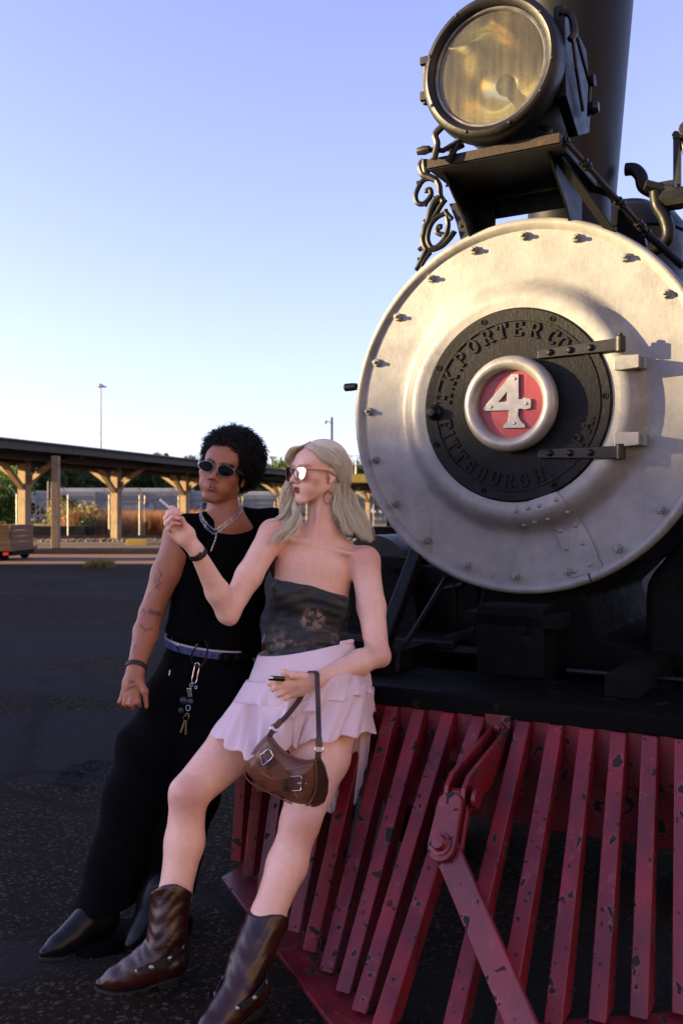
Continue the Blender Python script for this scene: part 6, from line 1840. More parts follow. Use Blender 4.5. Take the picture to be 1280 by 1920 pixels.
lt = empty('cigarette_lighter', at(515, 1272, 2.685), 0, 'small dark lighter with metal top gripped by the lowered fist', 'lighter')
ld = Vector((-1, -.35, .12)).normalized()
mb = MB(); mb.lathe([(0, -.03), (.0075, -.03), (.0075, .006), (0, .006)], (0, 0, 0), ld, 16, sx=.7); mb.build('body', M['black_plastic'], lt, smooth=True, angle=30)
mb = MB(); mb.lathe([(0, .006), (.0078, .006), (.0078, .015), (.004, .018), (0, .018)], (0, 0, 0), ld, 16, sx=.7); mb.build('hood', M['steel'], lt, smooth=True, angle=30)

# ---------------------------------------------------------------- handbag
M['bag'] = NT('brown_bag_leather')
_m = M['bag']
_c = _m.mix(_m.ramp(_m.noise(9, 5, .65), [(.3, 0.0), (.7, 1.0)]), rgb(.17, .058, .028), rgb(.085, .030, .016))
_m.set(col=_c, rough=.36, spec=.5, normal=_m.bump(_m.noise(120, 4, .6), .3, .0012)); M['bag'] = _m.m
M['bag_dark'] = simple('dark_strap_leather', (.055, .022, .014), (.035, .014, .010), .4, 0, 30, 120, .3)
M['stitch'] = simple('tan_stitching', (.36, .20, .11), (.30, .16, .09), .6, 0, 50, 90, 0)
def bp_(x, y): return (440 + x / 6.4, 1230 + y / 6.4)
BD = 2.60
bag = empty('handbag', at(535, 1480, BD), 0, 'brown leather shoulder bag with two steel buckles hanging from the lowered wrist', 'handbag')
bo_ = Vector(bag.location)
BAGP = [(395, 965), (450, 1010), (520, 1100), (620, 1180), (760, 1240), (880, 1255), (960, 1240), (975, 1300), (978, 1500), (960, 1640), (900, 1760), (820, 1800), (740, 1795), (600, 1735), (420, 1645), (250, 1560), (150, 1480), (115, 1390), (120, 1310), (170, 1220), (260, 1100), (330, 1020)]
# the body of the bag: gusseted, built as an implicit solid from its outline
def bag_pt(x, y, D): return np.array(at(*bp_(x, y), D))
outl = np.array([tuple(p) for p in spline([(x, y, 0) for x, y in BAGP + [BAGP[0]]], 4)])[:-1, :2]
sB = BD / F_PX / 6.4
def bag_depth(x): return BD + .00006 * (600 - x)            # nearer on the right
NXb, NYb = 90, 80
xs_ = np.linspace(100, 990, NXb); ys_ = np.linspace(950, 1815, NYb)
def poly_dist(P, poly):
    d = np.full(len(P), 1e9); inside = np.zeros(len(P), bool); n = len(poly)
    for i in range(n):
        a, b = poly[i], poly[(i + 1) % n]; ab = b - a
        t = np.clip(((P - a) @ ab) / max(ab @ ab, 1e-9), 0, 1); d = np.minimum(d, np.linalg.norm(P - a - t[:, None] * ab, axis=1))
        c = ((a[1] > P[:, 1]) != (b[1] > P[:, 1])) & (P[:, 0] < (b[0] - a[0]) * (P[:, 1] - a[1]) / (b[1] - a[1] + 1e-12) + a[0]); inside ^= c
    return np.where(inside, d, -d)
def half_thick(dist):    # crop pixels from the outline -> half thickness in metres
    q = np.clip(dist / 190, 0, 1); return .005 + .027 * np.sqrt(np.clip(1 - (1 - q) ** 2, 0, 1))
BY = .020
def front_off(dist): return half_thick(dist) - BY
def bag_depth2(x): return BD + .00006 * (600 - x)
cpx = lambda X: (np.asarray(X) / BD * F_PX + 640 - 440) * 6.4
cpz = lambda Z: (HOR - (np.asarray(Z) - EYE) / BD * F_PX - 1230) * 6.4
gx_ = np.arange(bag_pt(80, 1400, BD)[0], bag_pt(1010, 1400, BD)[0], .0026)
gz_ = np.arange(bag_pt(500, 1840, BD)[2], bag_pt(500, 940, BD)[2], .0026)
BS = SDF(gx_, np.arange(BD - .05, BD + .10, .0026), gz_)
CX, CZ_ = np.meshgrid(cpx(gx_), cpz(gz_), indexing='ij')
dist_ = poly_dist(np.stack([CX.ravel(), CZ_.ravel()], 1), outl).reshape(CX.shape)
Tt = half_thick(dist_) + .0009 * np.sin(CX * .030 + CZ_ * .020) * np.clip(dist_ / 60, 0, 1)
yc_ = bag_depth2(CX) + BY
d3 = np.abs(BS.ay[None, :, None] - yc_[:, None, :]) - Tt[:, None, :]
BS.f = np.maximum(d3, -dist_[:, None, :] * sB).astype(np.float32)
bme = BS.mesh('body', 2)
bco = mesh_co(bme) - np.array(bo_); bme.vertices.foreach_set('co', bco.astype(np.float32).ravel())
bb = link('body', bme, bag, M['bag'])
# side gusset on the right
mb = MB()
gp = [(960, 1240), (1030, 1245), (1085, 1350), (1125, 1520), (1120, 1640), (1080, 1760), (990, 1810), (860, 1822), (800, 1815), (900, 1765), (962, 1640), (980, 1500), (976, 1300)]
fr_ = [bag_pt(x, y, bag_depth(x) - .002 + .0003 * max(0, x - 960)) - np.array(bo_) for x, y in gp]
mb.add([tuple(v) for v in fr_] + [tuple(v + np.array((0, .03, 0))) for v in fr_], [tuple(range(len(gp))), tuple(range(2 * len(gp) - 1, len(gp) - 1, -1))] + [(i, (i + 1) % len(gp), len(gp) + (i + 1) % len(gp), len(gp) + i) for i in range(len(gp))])
mb.build('gusset', M['bag_dark'], bag, bevel=.004)
def on_bag(x, y, lift=.002):
    dd = max(0, float(poly_dist(np.array([[x, y]], float), outl)[0]))
    return Vector(bag_pt(x, y, bag_depth(x) - front_off(dd) - lift) - np.array(bo_))
M['piping'] = simple('bag_piping', (.16, .07, .04), (.12, .05, .03), .4, 0, 30, 60, 0)
mb = MB(); mb.tube([Vector(bag_pt(p[0], p[1], bag_depth(p[0]) - .001) - np.array(bo_)) for p in outl[::2]], .0018, 6, closed=True); mb.build('piping', M['piping'], bag, smooth=True)
def strap_on(name, pts, w, mat_, lift=.003, th=.003, loc_=True):
    # ribbon over the bag front through crop points
    C = spline([(x, y, 0) for x, y in pts], 6); mb = MB(); vs = []; n = len(C)
    for i, c in enumerate(C):
        a = C[min(i + 1, n - 1)] - C[max(i - 1, 0)]; nn = Vector((-a.y, a.x, 0)).normalized() * w / 2
        for s_ in (-1, 1):
            q = c + nn * s_; p = on_bag(q.x, q.y, lift); vs += [p, p + Vector((0, -th, 0))]
    fs = []
    for i in range(n - 1):
        o = i * 4; fs += [(o + 1, o + 3, o + 7, o + 5), (o, o + 1, o + 5, o + 4), (o + 2, o + 3, o + 7, o + 6)]
    mb.add(vs, fs); return mb.build(name, mat_, bag, smooth=True, angle=40)
strap_on('buckle_strap', [(345, 1060), (400, 1190), (470, 1310), (560, 1420), (620, 1500)], 135, M['bag'], .001, .0025)
strap_on('buckle_strap', [(250, 1565), (420, 1560), (600, 1540), (780, 1525), (968, 1515)], 130, M['bag'], .002, .0025)
strap_on('keeper', [(590, 1470), (600, 1620)], 40, M['bag_dark'], .006, .003)
strap_on('keeper', [(640, 1470), (650, 1612)], 34, M['bag_dark'], .006, .003)
strap_on('keeper', [(385, 1350), (480, 1250)], 34, M['bag_dark'], .006, .003)
strap_on('keeper', [(350, 1310), (450, 1215)], 30, M['bag_dark'], .006, .003)
for pts in ([(240, 1530), (400, 1505), (590, 1478)], [(400, 1632), (500, 1615), (600, 1606)], [(540, 1360), (700, 1350), (850, 1320), (960, 1290)], [(230, 1250), (330, 1400), (460, 1480)], [(700, 1620), (760, 1700), (840, 1770)], [(470, 1210), (560, 1400), (610, 1470)]):
    C = spline([(x, y, 0) for x, y in pts], 6); mb = MB(); mb.tube([on_bag(c.x, c.y, .0012) for c in C], .0009, 5); mb.build('seam', M['stitch'], bag)
for pts in ([(300, 1195), (400, 1118), (420, 1125), (462, 1200), (440, 1235), (348, 1310), (335, 1305)], [(675, 1445), (790, 1440), (802, 1455), (800, 1600), (785, 1612), (690, 1615)]):
    mb = MB(); mb.tube([on_bag(x, y, .008) for x, y in pts], .0024, 8, closed=True); mb.build('buckle', M['steel'], bag, smooth=True)
for a, b in (((335, 1150), (360, 1180)), ((760, 1525), (800, 1525))):
    mb = MB(); mb.tube([on_bag(*a, .009), on_bag(*b, .010)], .0018, 6); mb.build('buckle_prong', M['steel'], bag)
for x, y in ((675, 1535), (757, 1522), (852, 1520), (382, 1240), (345, 1160)):
    p = on_bag(x, y, .0062); mb = MB(); mb.lathe([(.0013, 0), (.0013, .001), (.0026, .0012), (.0028, 0)], p, (0, -1, 0), 12); mb.build('eyelet', M['steel'], bag)
# zip along the opening
mb = MB(); mb.tube([Vector(bag_pt(x, y, bag_depth(x) + .012) - np.array(bo_)) for x, y in ((430, 985), (480, 1060), (540, 1120))], .0022, 6); mb.build('zip', M['steel'], bag)
# rings and the long strap over the wrist
def ring_(c, rx, rz, r=.0022):
    mb = MB(); mb.tube([Vector((c.x + rx * math.cos(a), c.y + .003 * math.sin(a), c.z + rz * math.sin(a))) for a in [2 * math.pi * i / 22 for i in range(22)]], r, 8, closed=True); return mb.build('strap_ring', M['steel'], bag, smooth=True)
rR = Vector(bag_pt(1010, 1110, BD + .005)) - bo_; rL = Vector(bag_pt(470, 870, BD + .03)) - bo_
ring_(rR, .0115, .0125); ring_(rL, .0105, .0115)
def ribbon(name, pts, w, th, mat_, wdir=None):
    C = spline(pts, 8); mb = MB(); n = len(C); vs = []; 
    for i, c in enumerate(C):
        a = (C[min(i + 1, n - 1)] - C[max(i - 1, 0)]).normalized()
        wd = Vector(wdir) if wdir is not None else Vector((1, 0, 0))
        wd = (wd - a * wd.dot(a)).normalized(); nn = a.cross(wd)
        for sx_, sy_ in ((-1, -1), (1, -1), (1, 1), (-1, 1)): vs.append(c + wd * w / 2 * sx_ + nn * th / 2 * sy_)
    fs = []
    for i in range(n - 1):
        o = i * 4; fs += [(o + k, o + (k + 1) % 4, o + 4 + (k + 1) % 4, o + 4 + k) for k in range(4)]
    fs += [(0, 3, 2, 1), tuple((n - 1) * 4 + k for k in range(4))]
    mb.add(vs, fs); return mb.build(name, mat_, bag, smooth=True, angle=40)
mb_ = lambda x, y, D: Vector(bag_pt(x, y, D)) - bo_
ribbon('shoulder_strap', [mb_(1012, 1090, BD), mb_(1008, 900, 2.62), mb_(1000, 600, 2.675), mb_(990, 300, 2.715), mb_(985, 215, 2.728), mb_(955, 186, 2.742), mb_(900, 190, 2.765), mb_(860, 260, 2.79), mb_(800, 480, 2.745), mb_(640, 700, 2.67), mb_(480, 860, BD + .03)], .0145, .003, M['bag_dark'], (.9, .45, .0))
ribbon('strap_end', [mb_(1012, 1080, BD - .004), mb_(1008, 980, 2.603)], .0175, .006, M['bag_dark'], (.9, .45, 0))
ribbon('strap_end', [mb_(490, 850, BD + .028), mb_(560, 775, 2.640)], .0165, .006, M['bag_dark'], (.9, .45, 0))
ribbon('strap_tab', [mb_(1000, 1150, BD), mb_(1000, 1250, BD - .002)], .016, .006, M['bag_dark'], (.9, .3, 0))
ribbon('strap_tab', [mb_(455, 890, BD + .02), mb_(420, 960, BD + .01)], .015, .006, M['bag_dark'], (.9, .3, 0))
# ================================================================== PERSON 2: man
M['skin_brown'] = m_skin('warm_brown_skin', .42, .12)
BASE_M = (.35, .145, .075)
HM = Frame(W3(419, 884, 3.24), (-.12, -.98, .05), (.24, -.02, .97))
km = 1.03
fx = [(HM.o[0] - .12, HM.o[0] + .12, .0028), (-.72, -.58, .0036)]
fy = [(HM.o[1] - .13, HM.o[1] + .10, .0034)]
fz2 = [(HM.o[2] - .13, HM.o[2] + .05, .0028), (.64, .76, .0036)]
SM = SDF(grid_axis(-.90, -.10, .0065, fx), grid_axis(2.70, 3.50, .0065, fy), grid_axis(.10, 1.62, .0065, fz2))
build_head(SM, HM, km, False)
nbm = W3(424, 985, 3.27)
SM.cap(HM(0, -.018, -.05), nbm + np.array((0, -.01, 0)), .053, .058, .02)
msR, msL = W3(338, 1003, 3.17), W3(512, 990, 3.33)
lat_m = nrm(np.array(msL) - np.array(msR))
SM.cap(nbm, msR, .056, .046, .04); SM.cap(nbm, msL, .056, .046, .04)
SM.cap(W3(420, 1050, 3.27), W3(408, 1130, 3.24), .100, .092, .03, lat=lat_m, w=1.55)
SM.cap(W3(408, 1130, 3.24), W3(395, 1210, 3.20), .092, .090, .03, lat=lat_m, w=1.50)
SM.cap(W3(392, 1215, 3.20), W3(388, 1265, 3.17), .092, .098, .03, lat=lat_m, w=1.45)
SM.ell(msR, (.054, .054, .056), None, .02); SM.ell(msL, (.054, .054, .056), None, .02)
meR, mwR = W3(284, 1150, 3.12), W3(255, 1253, 2.98)
SM.path([msR, msR * .5 + meR * .5, meR], [.050, .047, .039], .02); SM.path([meR, meR * .65 + mwR * .35, mwR], [.040, .041, .027], .015)
meL = W3(545, 1130, 3.36); SM.path([msL, meL, W3(500, 1220, 3.3)], [.05, .042, .03], .02)
lx = nrm((1, -.25, 0))
SM.path([mwR, W3(250, 1282, 2.965), W3(247, 1300, 2.96)], [.026, .030, .031], .012, lat=lx, w=1.12)
fingers(SM, [([(260, 1298, 2.945), (258, 1316, 2.925), (263, 1324, 2.94)], .0115, .0085),
             ([(249, 1301, 2.94), (246, 1320, 2.92), (250, 1328, 2.94)], .0115, .0085),
             ([(239, 1302, 2.95), (235, 1320, 2.93), (240, 1328, 2.95)], .0108, .0080),
             ([(231, 1301, 2.96), (226, 1316, 2.95), (230, 1325, 2.965)], .0098, .0072),
             ([(262, 1275, 2.95), (272, 1296, 2.93), (275, 1325, 2.93)], .0130, .0082)])
mhR, mhL = W3(345, 1275, 3.14), W3(432, 1275, 3.18)
mkR, mkL = W3(258, 1490, 2.95), W3(360, 1490, 2.99)
maR, maL = W3(195, 1712, 2.83), W3(292, 1722, 2.90)
for h_, k_, a_ in ((mhR, mkR, maR), (mhL, mkL, maL)):
    SM.path([h_, k_, a_], [.085, .055, .038], .03)
mme = SM.mesh('person', 2)
P = mesh_co(mme)
colm = face_paint(P, HM, BASE_M, km, (.30, .075, .055), (.012, .008, .006), False)
q = HM.local(P) / km
beard = blob(q, (0, .07, -.100), (.055, .05, .028), .8) + blob(q, (0, .09, -.0465), (.022, .02, .005), .6) * .6
colm = tint(colm, np.clip(beard, 0, 1) * (P[:, 2:3] > HM.o[2] - .16), (.14, .065, .04), .42)
# line tattoos on the arm and hand
def tattoo(pts, w, a=.75):
    global colm
    for p0, p1 in zip(pts[:-1], pts[1:]):
        a0, b0 = np.array(at(*p0)), np.array(at(*p1)); ab = b0 - a0
        t = np.clip(((P - a0) @ ab) / (ab @ ab), 0, 1); d = P - a0 - t[:, None] * ab; d[:, 1] *= .15
        m_ = np.clip(1.3 - np.linalg.norm(d, axis=1) / w, 0, 1)[:, None] * (np.abs(P[:, 1] - a0[1]) < .09)[:, None] * (P[:, 2] < 1.25)[:, None]
        colm = colm * (1 - m_ * a) + np.array((.028, .024, .026)) * m_ * a
for pts, w in (([(298, 1068, 3.1), (304, 1078, 3.1), (296, 1086, 3.1), (303, 1094, 3.1), (294, 1100, 3.1), (302, 1106, 3.1)], .0030),
               ([(292, 1076, 3.1), (290, 1090, 3.1), (298, 1102, 3.1)], .0026), ([(282, 1112, 3.1), (278, 1122, 3.1)], .0028),
               ([(262, 1152, 3.08), (268, 1142, 3.08), (274, 1150, 3.08), (264, 1160, 3.08), (258, 1158, 3.08)], .0030),
               ([(282, 1146, 3.08), (298, 1152, 3.08)], .0085), ([(266, 1172, 3.05), (276, 1180, 3.05), (286, 1178, 3.05)], .0048), ([(278, 1178, 3.05), (270, 1190, 3.05), (284, 1190, 3.05)], .0040),
               ([(250, 1192, 3.03), (253, 1202, 3.03)], .0030), ([(257, 1208, 3.02), (254, 1222, 3.02), (260, 1224, 3.02)], .0055), ([(258, 1226, 3.01), (251, 1236, 3.01)], .0040),
               ([(242, 1272, 2.96), (262, 1270, 2.96)], .0028), ([(244, 1278, 2.94), (252, 1278, 2.94)], .0055), ([(234, 1296, 2.94), (246, 1288, 2.94), (256, 1285, 2.94)], .0034)):
    tattoo(pts, w)
paint(mme, colm)
man = link('person', mme, None, M['skin_brown'])
tag(man, 'curly haired man in black sleeveless shirt and loose black trousers, wearing small dark sunglasses', 'person')

# clothes
M['black_cloth'] = NT('black_jersey'); _m = M['black_cloth']
_m.set(col=_m.mix(_m.noise(30, 4), rgb(.0018, .0018, .002), rgb(.003, .003, .003)), rough=.95, spec=.05, sheen=0.0, normal=_m.bump(_m.noise(300, 3), .2, .001)); M['black_cloth'] = _m.m
M['black_trouser'] = NT('black_trouser_cloth'); _m = M['black_trouser']
_m.set(col=_m.mix(_m.noise(30, 4), rgb(.0016, .0016, .002), rgb(.003, .003, .0035)), rough=.92, spec=.06, normal=_m.bump(_m.noise(220, 3), .25, .001)); M['black_trouser'] = _m.m
SS = SDF(grid_axis(-.68, -.10, .006), grid_axis(2.95, 3.52, .006), grid_axis(.70, 1.36, .006))
SS.cap(nbm + np.array((0, .01, .012)), msR + np.array((.01, 0, .006)), .058, .052, .04); SS.cap(nbm + np.array((0, .01, .012)), msL + np.array((0, 0, .008)), .058, .056, .04)
SS.cap(W3(420, 1045, 3.27), W3(408, 1130, 3.23), .110, .105, .03, lat=lat_m, w=1.58)
SS.cap(W3(408, 1130, 3.23), W3(397, 1205, 3.18), .105, .112, .03, lat=lat_m, w=1.52)
SS.cap(W3(397, 1205, 3.18), W3(408, 1262, 3.17), .112, .110, .03, lat=lat_m, w=1.50)
SS.ell(msL, (.066, .066, .068), None, .03); SS.ell(msR + np.array((.022, 0, 0)), (.054, .066, .070), None, .03)
nrm_arm = nrm(np.array((-1, -.22, .10)))
SS.plane(W3(314, 1003, 3.13), nrm_arm, .004)
SS.cap(nbm + np.array((0, -.035, .054)), HM(0, -.02, -.06), .060, .058, .006, 'sub')
p1_, p2_ = W3(345, 1197, 3.08), W3(386, 1209, 3.08)
def hem_fn(X, Y, Z):
    d1 = (Z - p1_[2]) + .235 * (X - p1_[0]); d2 = (Z - p2_[2]) + 1.1 * (X - p2_[0])
    return np.maximum(d1, d2) + 0 * Y
SS.put(hem_fn, (-1, 2.9, .78), (0, 3.6, 1.0), .004, 'sub'); SS.plane(W3(390, 1245, 3.08), (0, 0, -1), .004)
def wr_s(P, N):
    a = np.clip((1.22 - P[:, 2]) / .2, 0, 1)
    return .006 * np.sin(P[:, 0] * 34 + 2.5 * np.sin(P[:, 2] * 11) + P[:, 2] * 9) * a + .003 * np.sin(P[:, 2] * 48 + P[:, 0] * 30) * a
link('sleeveless_shirt', SS.mesh('sleeveless_shirt', 2, wr_s), man, M['black_cloth'])
TT = SDF(grid_axis(-.93, -.22, .0065), grid_axis(2.62, 3.48, .0065), grid_axis(-.01, .96, .0065))
TT.cap(W3(390, 1225, 3.17), W3(388, 1285, 3.16), .108, .112, .03, lat=lat_m, w=1.38)
lt_ = nrm((1, -.1, 0))
TT.path([mhR, W3(282, 1400, 3.02), mkR, W3(192, 1735, 2.83), W3(182, 1800, 2.79)], [.098, .096, .090, .090, .090], .04)
TT.path([mhL, W3(385, 1400, 3.06), mkL, W3(300, 1735, 2.90), W3(290, 1800, 2.86)], [.096, .096, .086, .084, .084], .04)
def hem_plane(X, Y, Z): return -(Z - .035 - (X + .71) * .06)
TT.put(lambda X, Y, Z: (.030 + (X * 0 + Y * 0)) - Z + 0 * X, (-1, 2.5, -.02), (-.1, 3.6, .08), .004, 'sub')
TT.plane(W3(385, 1211, 3.08), (.24, -.02, 1), .004)
def wr_t(P, N):
    return .006 * np.sin(P[:, 0] * 26 + P[:, 2] * 7 + 2 * np.sin(P[:, 2] * 9)) + .003 * np.sin(P[:, 2] * 30 + P[:, 0] * 40)
link('trousers', TT.mesh('trousers', 2, wr_t), man, M['black_trouser'])
# waistband of the underwear showing
M['blue_knit'] = simple('blue_waistband', (.05, .075, .19), (.035, .05, .14), .8, 0, 40, 200, .3)
M['white_knit'] = simple('white_band_edge', (.40, .39, .45), (.34, .33, .40), .8, 0, 40, 200, .2)
wc = W3(392, 1205, 3.165)
def band(name, z0, z1, grow, mat_):
    mb = MB(); N = 60; vs = []; ly = nrm(np.cross((0, 0, 1), lat_m))
    for i in range(N):
        a = 2 * math.pi * i / N
        d = lat_m * math.cos(a) * (.145 + grow) + ly * math.sin(a) * (.112 + grow)
        for z_ in (z0, z1):
            p = wc + d + np.array((0, 0, z_ - .24 * d[0] * 1.0 + .02 * d[1])); vs += [p, p - d * .03]
    fs = []
    for i in range(N):
        o = i * 4; q = ((i + 1) % N) * 4
        fs += [(o, q, q + 2, o + 2), (o + 2, q + 2, q + 3, o + 3), (o, o + 1, q + 1, q)]
    mb.add(vs, fs); return mb.build(name, mat_, man, smooth=True, angle=40)
uw = band('underwear_waistband', -.026, .000, .004, M['blue_knit'])
band('waistband_edge', -.002, .004, .006, M['white_knit'])
# script lettering on the band, letter by letter round the curve
def text_mesh(ch, size):
    c = bpy.data.curves.new('t', 'FONT'); c.body = ch; c.size = size; c.extrude = .0002; c.align_x = 'CENTER'; c.shear = .25
    o = bpy.data.objects.new('t', c); me = bpy.data.meshes.new_from_object(o); bpy.data.objects.remove(o); return me
ly = nrm(np.cross((0, 0, 1), lat_m)); 
if ly[1] > 0: ly = -ly
txt = 'Calvin Klein'
M['ink'] = simple('black_ink', (.01, .01, .012), (.008, .008, .01), .7, 0, 20, 20, 0)
for i, ch in enumerate(txt):
    if ch == ' ': continue
    a = R(125 - 8.2 * i)
    d = lat_m * math.cos(a) * .153 + ly * math.sin(a) * .120
    p = wc + d + np.array((0, 0, -.022 - .24 * d[0] + .02 * d[1]))
    tn = nrm(-lat_m * math.sin(a) * -.153 + ly * math.cos(a) * -.120)
    o = link('letter', text_mesh(ch, .026), uw, M['ink'])
    no = nrm(np.cross(tn, (0, 0, 1)))
    o.matrix_local = Matrix(((tn[0], 0, no[0], p[0]), (tn[1], 0, no[1], p[1]), (tn[2], 1, no[2], p[2]), (0, 0, 0, 1)))
# drawstring
mb = MB(); mb.tube(spline([at(330, 1212, 3.04), at(336, 1222, 3.025), at(326, 1240, 3.02), at(319, 1262, 3.01)], 5), .0022, 6); mb.build('drawstring', M['black_cloth'], man)
mb = MB(); mb.tube([at(319, 1256, 3.008), at(317, 1266, 3.006)], .0028, 8); mb.build('cord_tip', M['steel'], man)
mb = MB(); c_ = Vector(at(331, 1208, 3.035)); mb.tube([c_ + Vector((math.cos(a) * .005, 0, math.sin(a) * .005)) for a in [k * .7 for k in range(9)]], .0012, 6, closed=True); mb.build('eyelet', M['steel'], man)
# boots
M['boot_black'].name = 'black_polished_leather'
h1, t1 = gnd(208, 1762), gnd(72, 1806)
boot(man, np.array((h1[0] - .03, h1[1] + .01, .12)), h1, t1, np.array((h1[0] + .01, h1[1] + .02, .20)), .05, M['boot_black'], shaft=False, name='dress_boot')
h2, t2 = gnd(300, 1760), gnd(238, 1790)
boot(man, np.array((h2[0] - .02, h2[1] + .01, .12)), h2, t2, np.array((h2[0] + .01, h2[1] + .02, .20)), .05, M['boot_black'], shaft=False, name='dress_boot')
# wrist band
ax_ = nrm(mwR - meR); o = watch(man, mwR - ax_ * .004, ax_, .030, .0075, M['rubber'], 'wristband')

# ---------------------------------------------------------------- curly hair
M['black_hair'] = NT('tight_black_curls'); _m = M['black_hair']
_m.set(col=rgb(.0075, .0065, .006), rough=.6, spec=.35); M['black_hair'] = _m.m
A = HM.axes()
AF = SDF(grid_axis(HM.o[0] - .17, HM.o[0] + .17, .0055), grid_axis(HM.o[1] - .17, HM.o[1] + .20, .0055), grid_axis(HM.o[2] - .14, HM.o[2] + .20, .0055))
hm = lambda a, b, c: HM(a * km, b * km, c * km)
AF.ell(hm(.014, -.030, .062), (.101, .098, .091), A, .01)
AF.ell(hm(.022, -.062, .022), (.084, .070, .074), A, .03)
AF.ell(hm(0, .105, .034), (.062, .068, .062), A, .012, 'sub')
AF.ell(hm(0, .090, -.03), (.092, .075, .075), A, .012, 'sub')
for m_ in (-1, 1): AF.ell(hm(m_ * .088, .005, -.03), (.030, .036, .040), A, .01, 'sub')
ame = AF.mesh('hair', 2, lambda P, N: .0055 * (np.sin(P[:, 0] * 210 + 3 * np.sin(P[:, 2] * 130)) * np.sin(P[:, 1] * 190 + 2 * np.sin(P[:, 0] * 150)) * 1.0 + .6 * np.sin(P[:, 2] * 260 + P[:, 0] * 90)))
afro = link('hair', ame, man, M['black_hair'])
AP = mesh_co(ame); aN = np.empty(len(ame.vertices) * 3, np.float32); ame.vertices.foreach_get('normal', aN); aN = aN.reshape(-1, 3)
g_ = np.random.RandomState(5)
pick = g_.randint(0, len(AP), 7000)
loc_ = HM.local(AP[pick]) / km
keep = ~((loc_[:, 1] > .04) & (np.abs(loc_[:, 0]) < .055) & (loc_[:, 2] < .075))
pick = pick[keep]; n = len(pick); C = AP[pick]; Nn = aN[pick]
# each curl: a short helical ribbon tube of triangles
seg = 7; VV = []; FF = []
r0 = .0035 + .0045 * g_.rand(n, 1); ph = g_.rand(n, 1) * 6.28
t1_ = np.cross(Nn, g_.randn(n, 3)); t1_ /= np.linalg.norm(t1_, axis=1)[:, None] + 1e-9; t2_ = np.cross(Nn, t1_)
Ln = .008 + .020 * g_.rand(n, 1) ** 1.5
rings_ = []
for k in range(seg):
    a = ph + k * 1.25; c = C + t1_ * np.cos(a) * r0 + t2_ * np.sin(a) * r0 + Nn * (Ln * (k / (seg - 1)) - .003)
    th_ = .0011 if k < seg - 1 else .0004
    rings_.append(np.stack([c + t1_ * th_, c - t1_ * th_ * .5 + Nn * th_, c - t1_ * th_ * .5 - Nn * th_], 1))
VV = np.stack(rings_, 1).reshape(n, seg * 3, 3).reshape(-1, 3)
ff = []
for k in range(seg - 1):
    for a_, b_ in ((0, 1), (1, 2), (2, 0)): ff.append([k * 3 + a_, k * 3 + b_, k * 3 + 3 + b_, k * 3 + 3 + a_])
FF = (np.array(ff)[None] + (np.arange(n) * seg * 3)[:, None, None]).reshape(-1, 4)
o = link('curls', np_mesh('curls', VV, FF, True), man, M['black_hair']); o['kind'] = 'stuff'

# ---------------------------------------------------------------- man's glasses, chains, keys
M['gunmetal'] = simple('gunmetal_rim', (.30, .29, .28), (.2, .2, .2), .3, 1.0, 20, 20, 0)
M['dark_lens'] = simple('black_lens', (.004, .004, .005), (.004, .004, .005), .04, 0, 5, 5, 0, spec=.04)
eyewear(man, HM, km, M['dark_lens'], M['gunmetal'], M['black_plastic'], .0275, .0175, .0070, 'oval', .106, .000, wrap=.35, rim_r=.0009, arm_h=.011)
M['chain'] = simple('tarnished_silver_chain', (.55, .53, .52), (.25, .24, .23), .28, 1.0, 200, 90, 0)
nk = empty('necklace', (0, 0, 0)); nk.parent = man
ch_pts = [(376, 948, 3.20), (377, 970, 3.13), (386, 985, 3.105), (397, 995, 3.095), (404, 997, 3.09), (415, 990, 3.095), (432, 976, 3.11), (448, 962, 3.15), (455, 945, 3.22)]
def chain(pts, n, r, lw, seed, up=0.0):
    S_ = spline([at(*p) for p in pts], 12); L_ = [0]
    for a, b in zip(S_[:-1], S_[1:]): L_.append(L_[-1] + (b - a).length)
    g = random.Random(seed)
    for i in range(n):
        d = L_[-1] * (i + .5) / n; k = max(j for j in range(len(L_)) if L_[j] <= d); k = min(k, len(S_) - 2)
        f = (d - L_[k]) / (L_[k + 1] - L_[k] + 1e-9); c = S_[k].lerp(S_[k + 1], f); t = (S_[k + 1] - S_[k]).normalized()
        sd_ = t.cross(Vector((0, 1, 0))).normalized() if i % 2 else t.cross(Vector((.3, 1, .5))).cross(t).normalized()
        ln = L_[-1] / n * .78
        mb = MB(); mb.tube([c + t * math.cos(a) * ln + sd_ * math.sin(a) * lw for a in [2 * math.pi * q / 10 for q in range(10)]], r, 5, closed=True)
        mb.build('chain_link', M['chain'], nk, smooth=True)
        if i % 6 == 3:
            mb = MB(); mb.tube([c, c + Vector((g.uniform(-.003, .003), -.004, -.012))], [.0010, .0002], 5); mb.build('spike', M['chain'], nk)
chain([(u, v + 3, D - .012) for u, v, D in ch_pts], 30, .0009, .0030, 1)
chain([(u + 1, v - 5 + abs(u - 412) * .03, D - .014) for u, v, D in ch_pts], 34, .0008, .0026, 2)
mb = MB(); S_ = spline([at(406, 1001, 3.085), at(404, 1012, 3.08), at(400, 1022, 3.075), at(396, 1033, 3.07)], 6)
mb.tube(S_, [.0022 + .0012 * math.sin(i * 1.9) for i in range(len(S_))], 7); mb.build('pendant', M['chain'], nk, smooth=True)
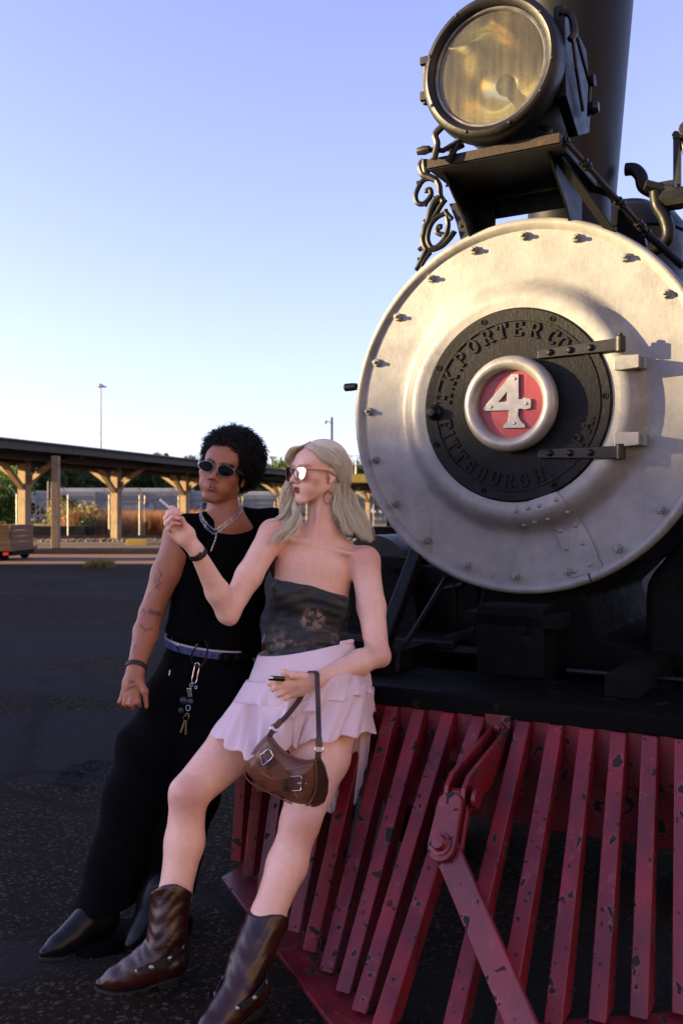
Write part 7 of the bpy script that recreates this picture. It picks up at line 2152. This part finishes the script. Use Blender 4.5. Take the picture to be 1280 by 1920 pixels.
# keys on carabiners
ky = empty('key_ring', at(368, 1222, 3.0), 0, 'bunch of keys and fobs hanging from black and steel carabiners at the trouser waistband', 'keys')
ko = Vector(ky.location)
K = lambda x, y, D=2.985: Vector(at(210 + x / 6.095, 1160 + y / 6.095, D)) - ko
mb = MB(); mb.tube(spline([K(985, 290), K(930, 370), K(905, 450), K(925, 510), K(985, 550), K(1040, 520), K(1075, 430), K(1095, 330), K(1060, 250)], 5), .0034, 7); mb.build('black_carabiner', M['black_plastic'], ky, smooth=True)
mb = MB(); mb.tube(spline([K(945, 550), K(930, 620), K(912, 710), K(930, 740), K(965, 720), K(980, 640), K(998, 555), K(985, 505), K(955, 515), K(945, 550)], 4), .0016, 6); mb.build('steel_carabiner', M['steel'], ky, smooth=True)
def ringk(c, r_, t_=.0012, mt='steel', ax=(1, 0, 0)):
    mb = MB(); mb.tube([c + Vector((math.cos(a) * r_ * .8, .3 * math.sin(a) * r_, math.sin(a) * r_)) for a in [2 * math.pi * q / 16 for q in range(16)]], t_, 6, closed=True); mb.build('split_ring', M[mt], ky, smooth=True)
ringk(K(905, 760), .0055); ringk(K(960, 785), .0045); ringk(K(870, 1020), .0085); ringk(K(860, 1110), .0075, .0012, 'brass')
mb = MB(); mb.box(K(886, 845), (.015, .004, .030), Matrix.Rotation(-.12, 3, 'Y')); mb.build('bottle_opener', M['steel'], ky, bevel=.002)
for x, y, r_ in ((820, 940, .0135), (790, 1050, .0105), (895, 950, .012)):
    mb = MB(); mb.lathe([(0, -r_), (r_ * .6, -r_ * .8), (r_, -.2 * r_), (r_ * .95, .4 * r_), (r_ * .5, .9 * r_), (0, r_)], K(x, y), (0, 0, 1), 14, sx=.7); mb.build('fob', simple('navy_fob', (.014, .02, .035), (.01, .014, .025), .4), ky, smooth=True)
for (x0, y0, x1, y1, mt) in ((850, 1120, 775, 1320, 'brass'), (850, 1120, 838, 1385, 'brass')):
    a_, b_ = K(x0, y0, 2.98), K(x1, y1, 2.98); d = (b_ - a_).normalized(); mb = MB()
    mb.lathe([(0, -.001), (.0085, -.001), (.0085, .001), (0, .001)], a_ + d * .004, (0, -1, 0), 14)
    mb.beam(a_ + d * .010, b_, .0050, .0018, up=(0, 1, 0))
    for k in range(3): mb.box(a_.lerp(b_, .6 + .13 * k) + Vector((.003, 0, 0)), (.003, .0016, .003))
    mb.build('key', M[mt], ky, bevel=.0004)

# pale scrap behind the couple (folded paper on the bumper)
mb = MB(); mb.box((0, 0, 0), (.055, .05, .035), Matrix.Rotation(.2, 3, 'Y'))
tag(mb.build('paper_packet', M['paper'], None, bevel=.003), 'small crumpled white packet lying on the bumper deck between the two people', 'packet').location = l2w(-.70, -.50, .766)
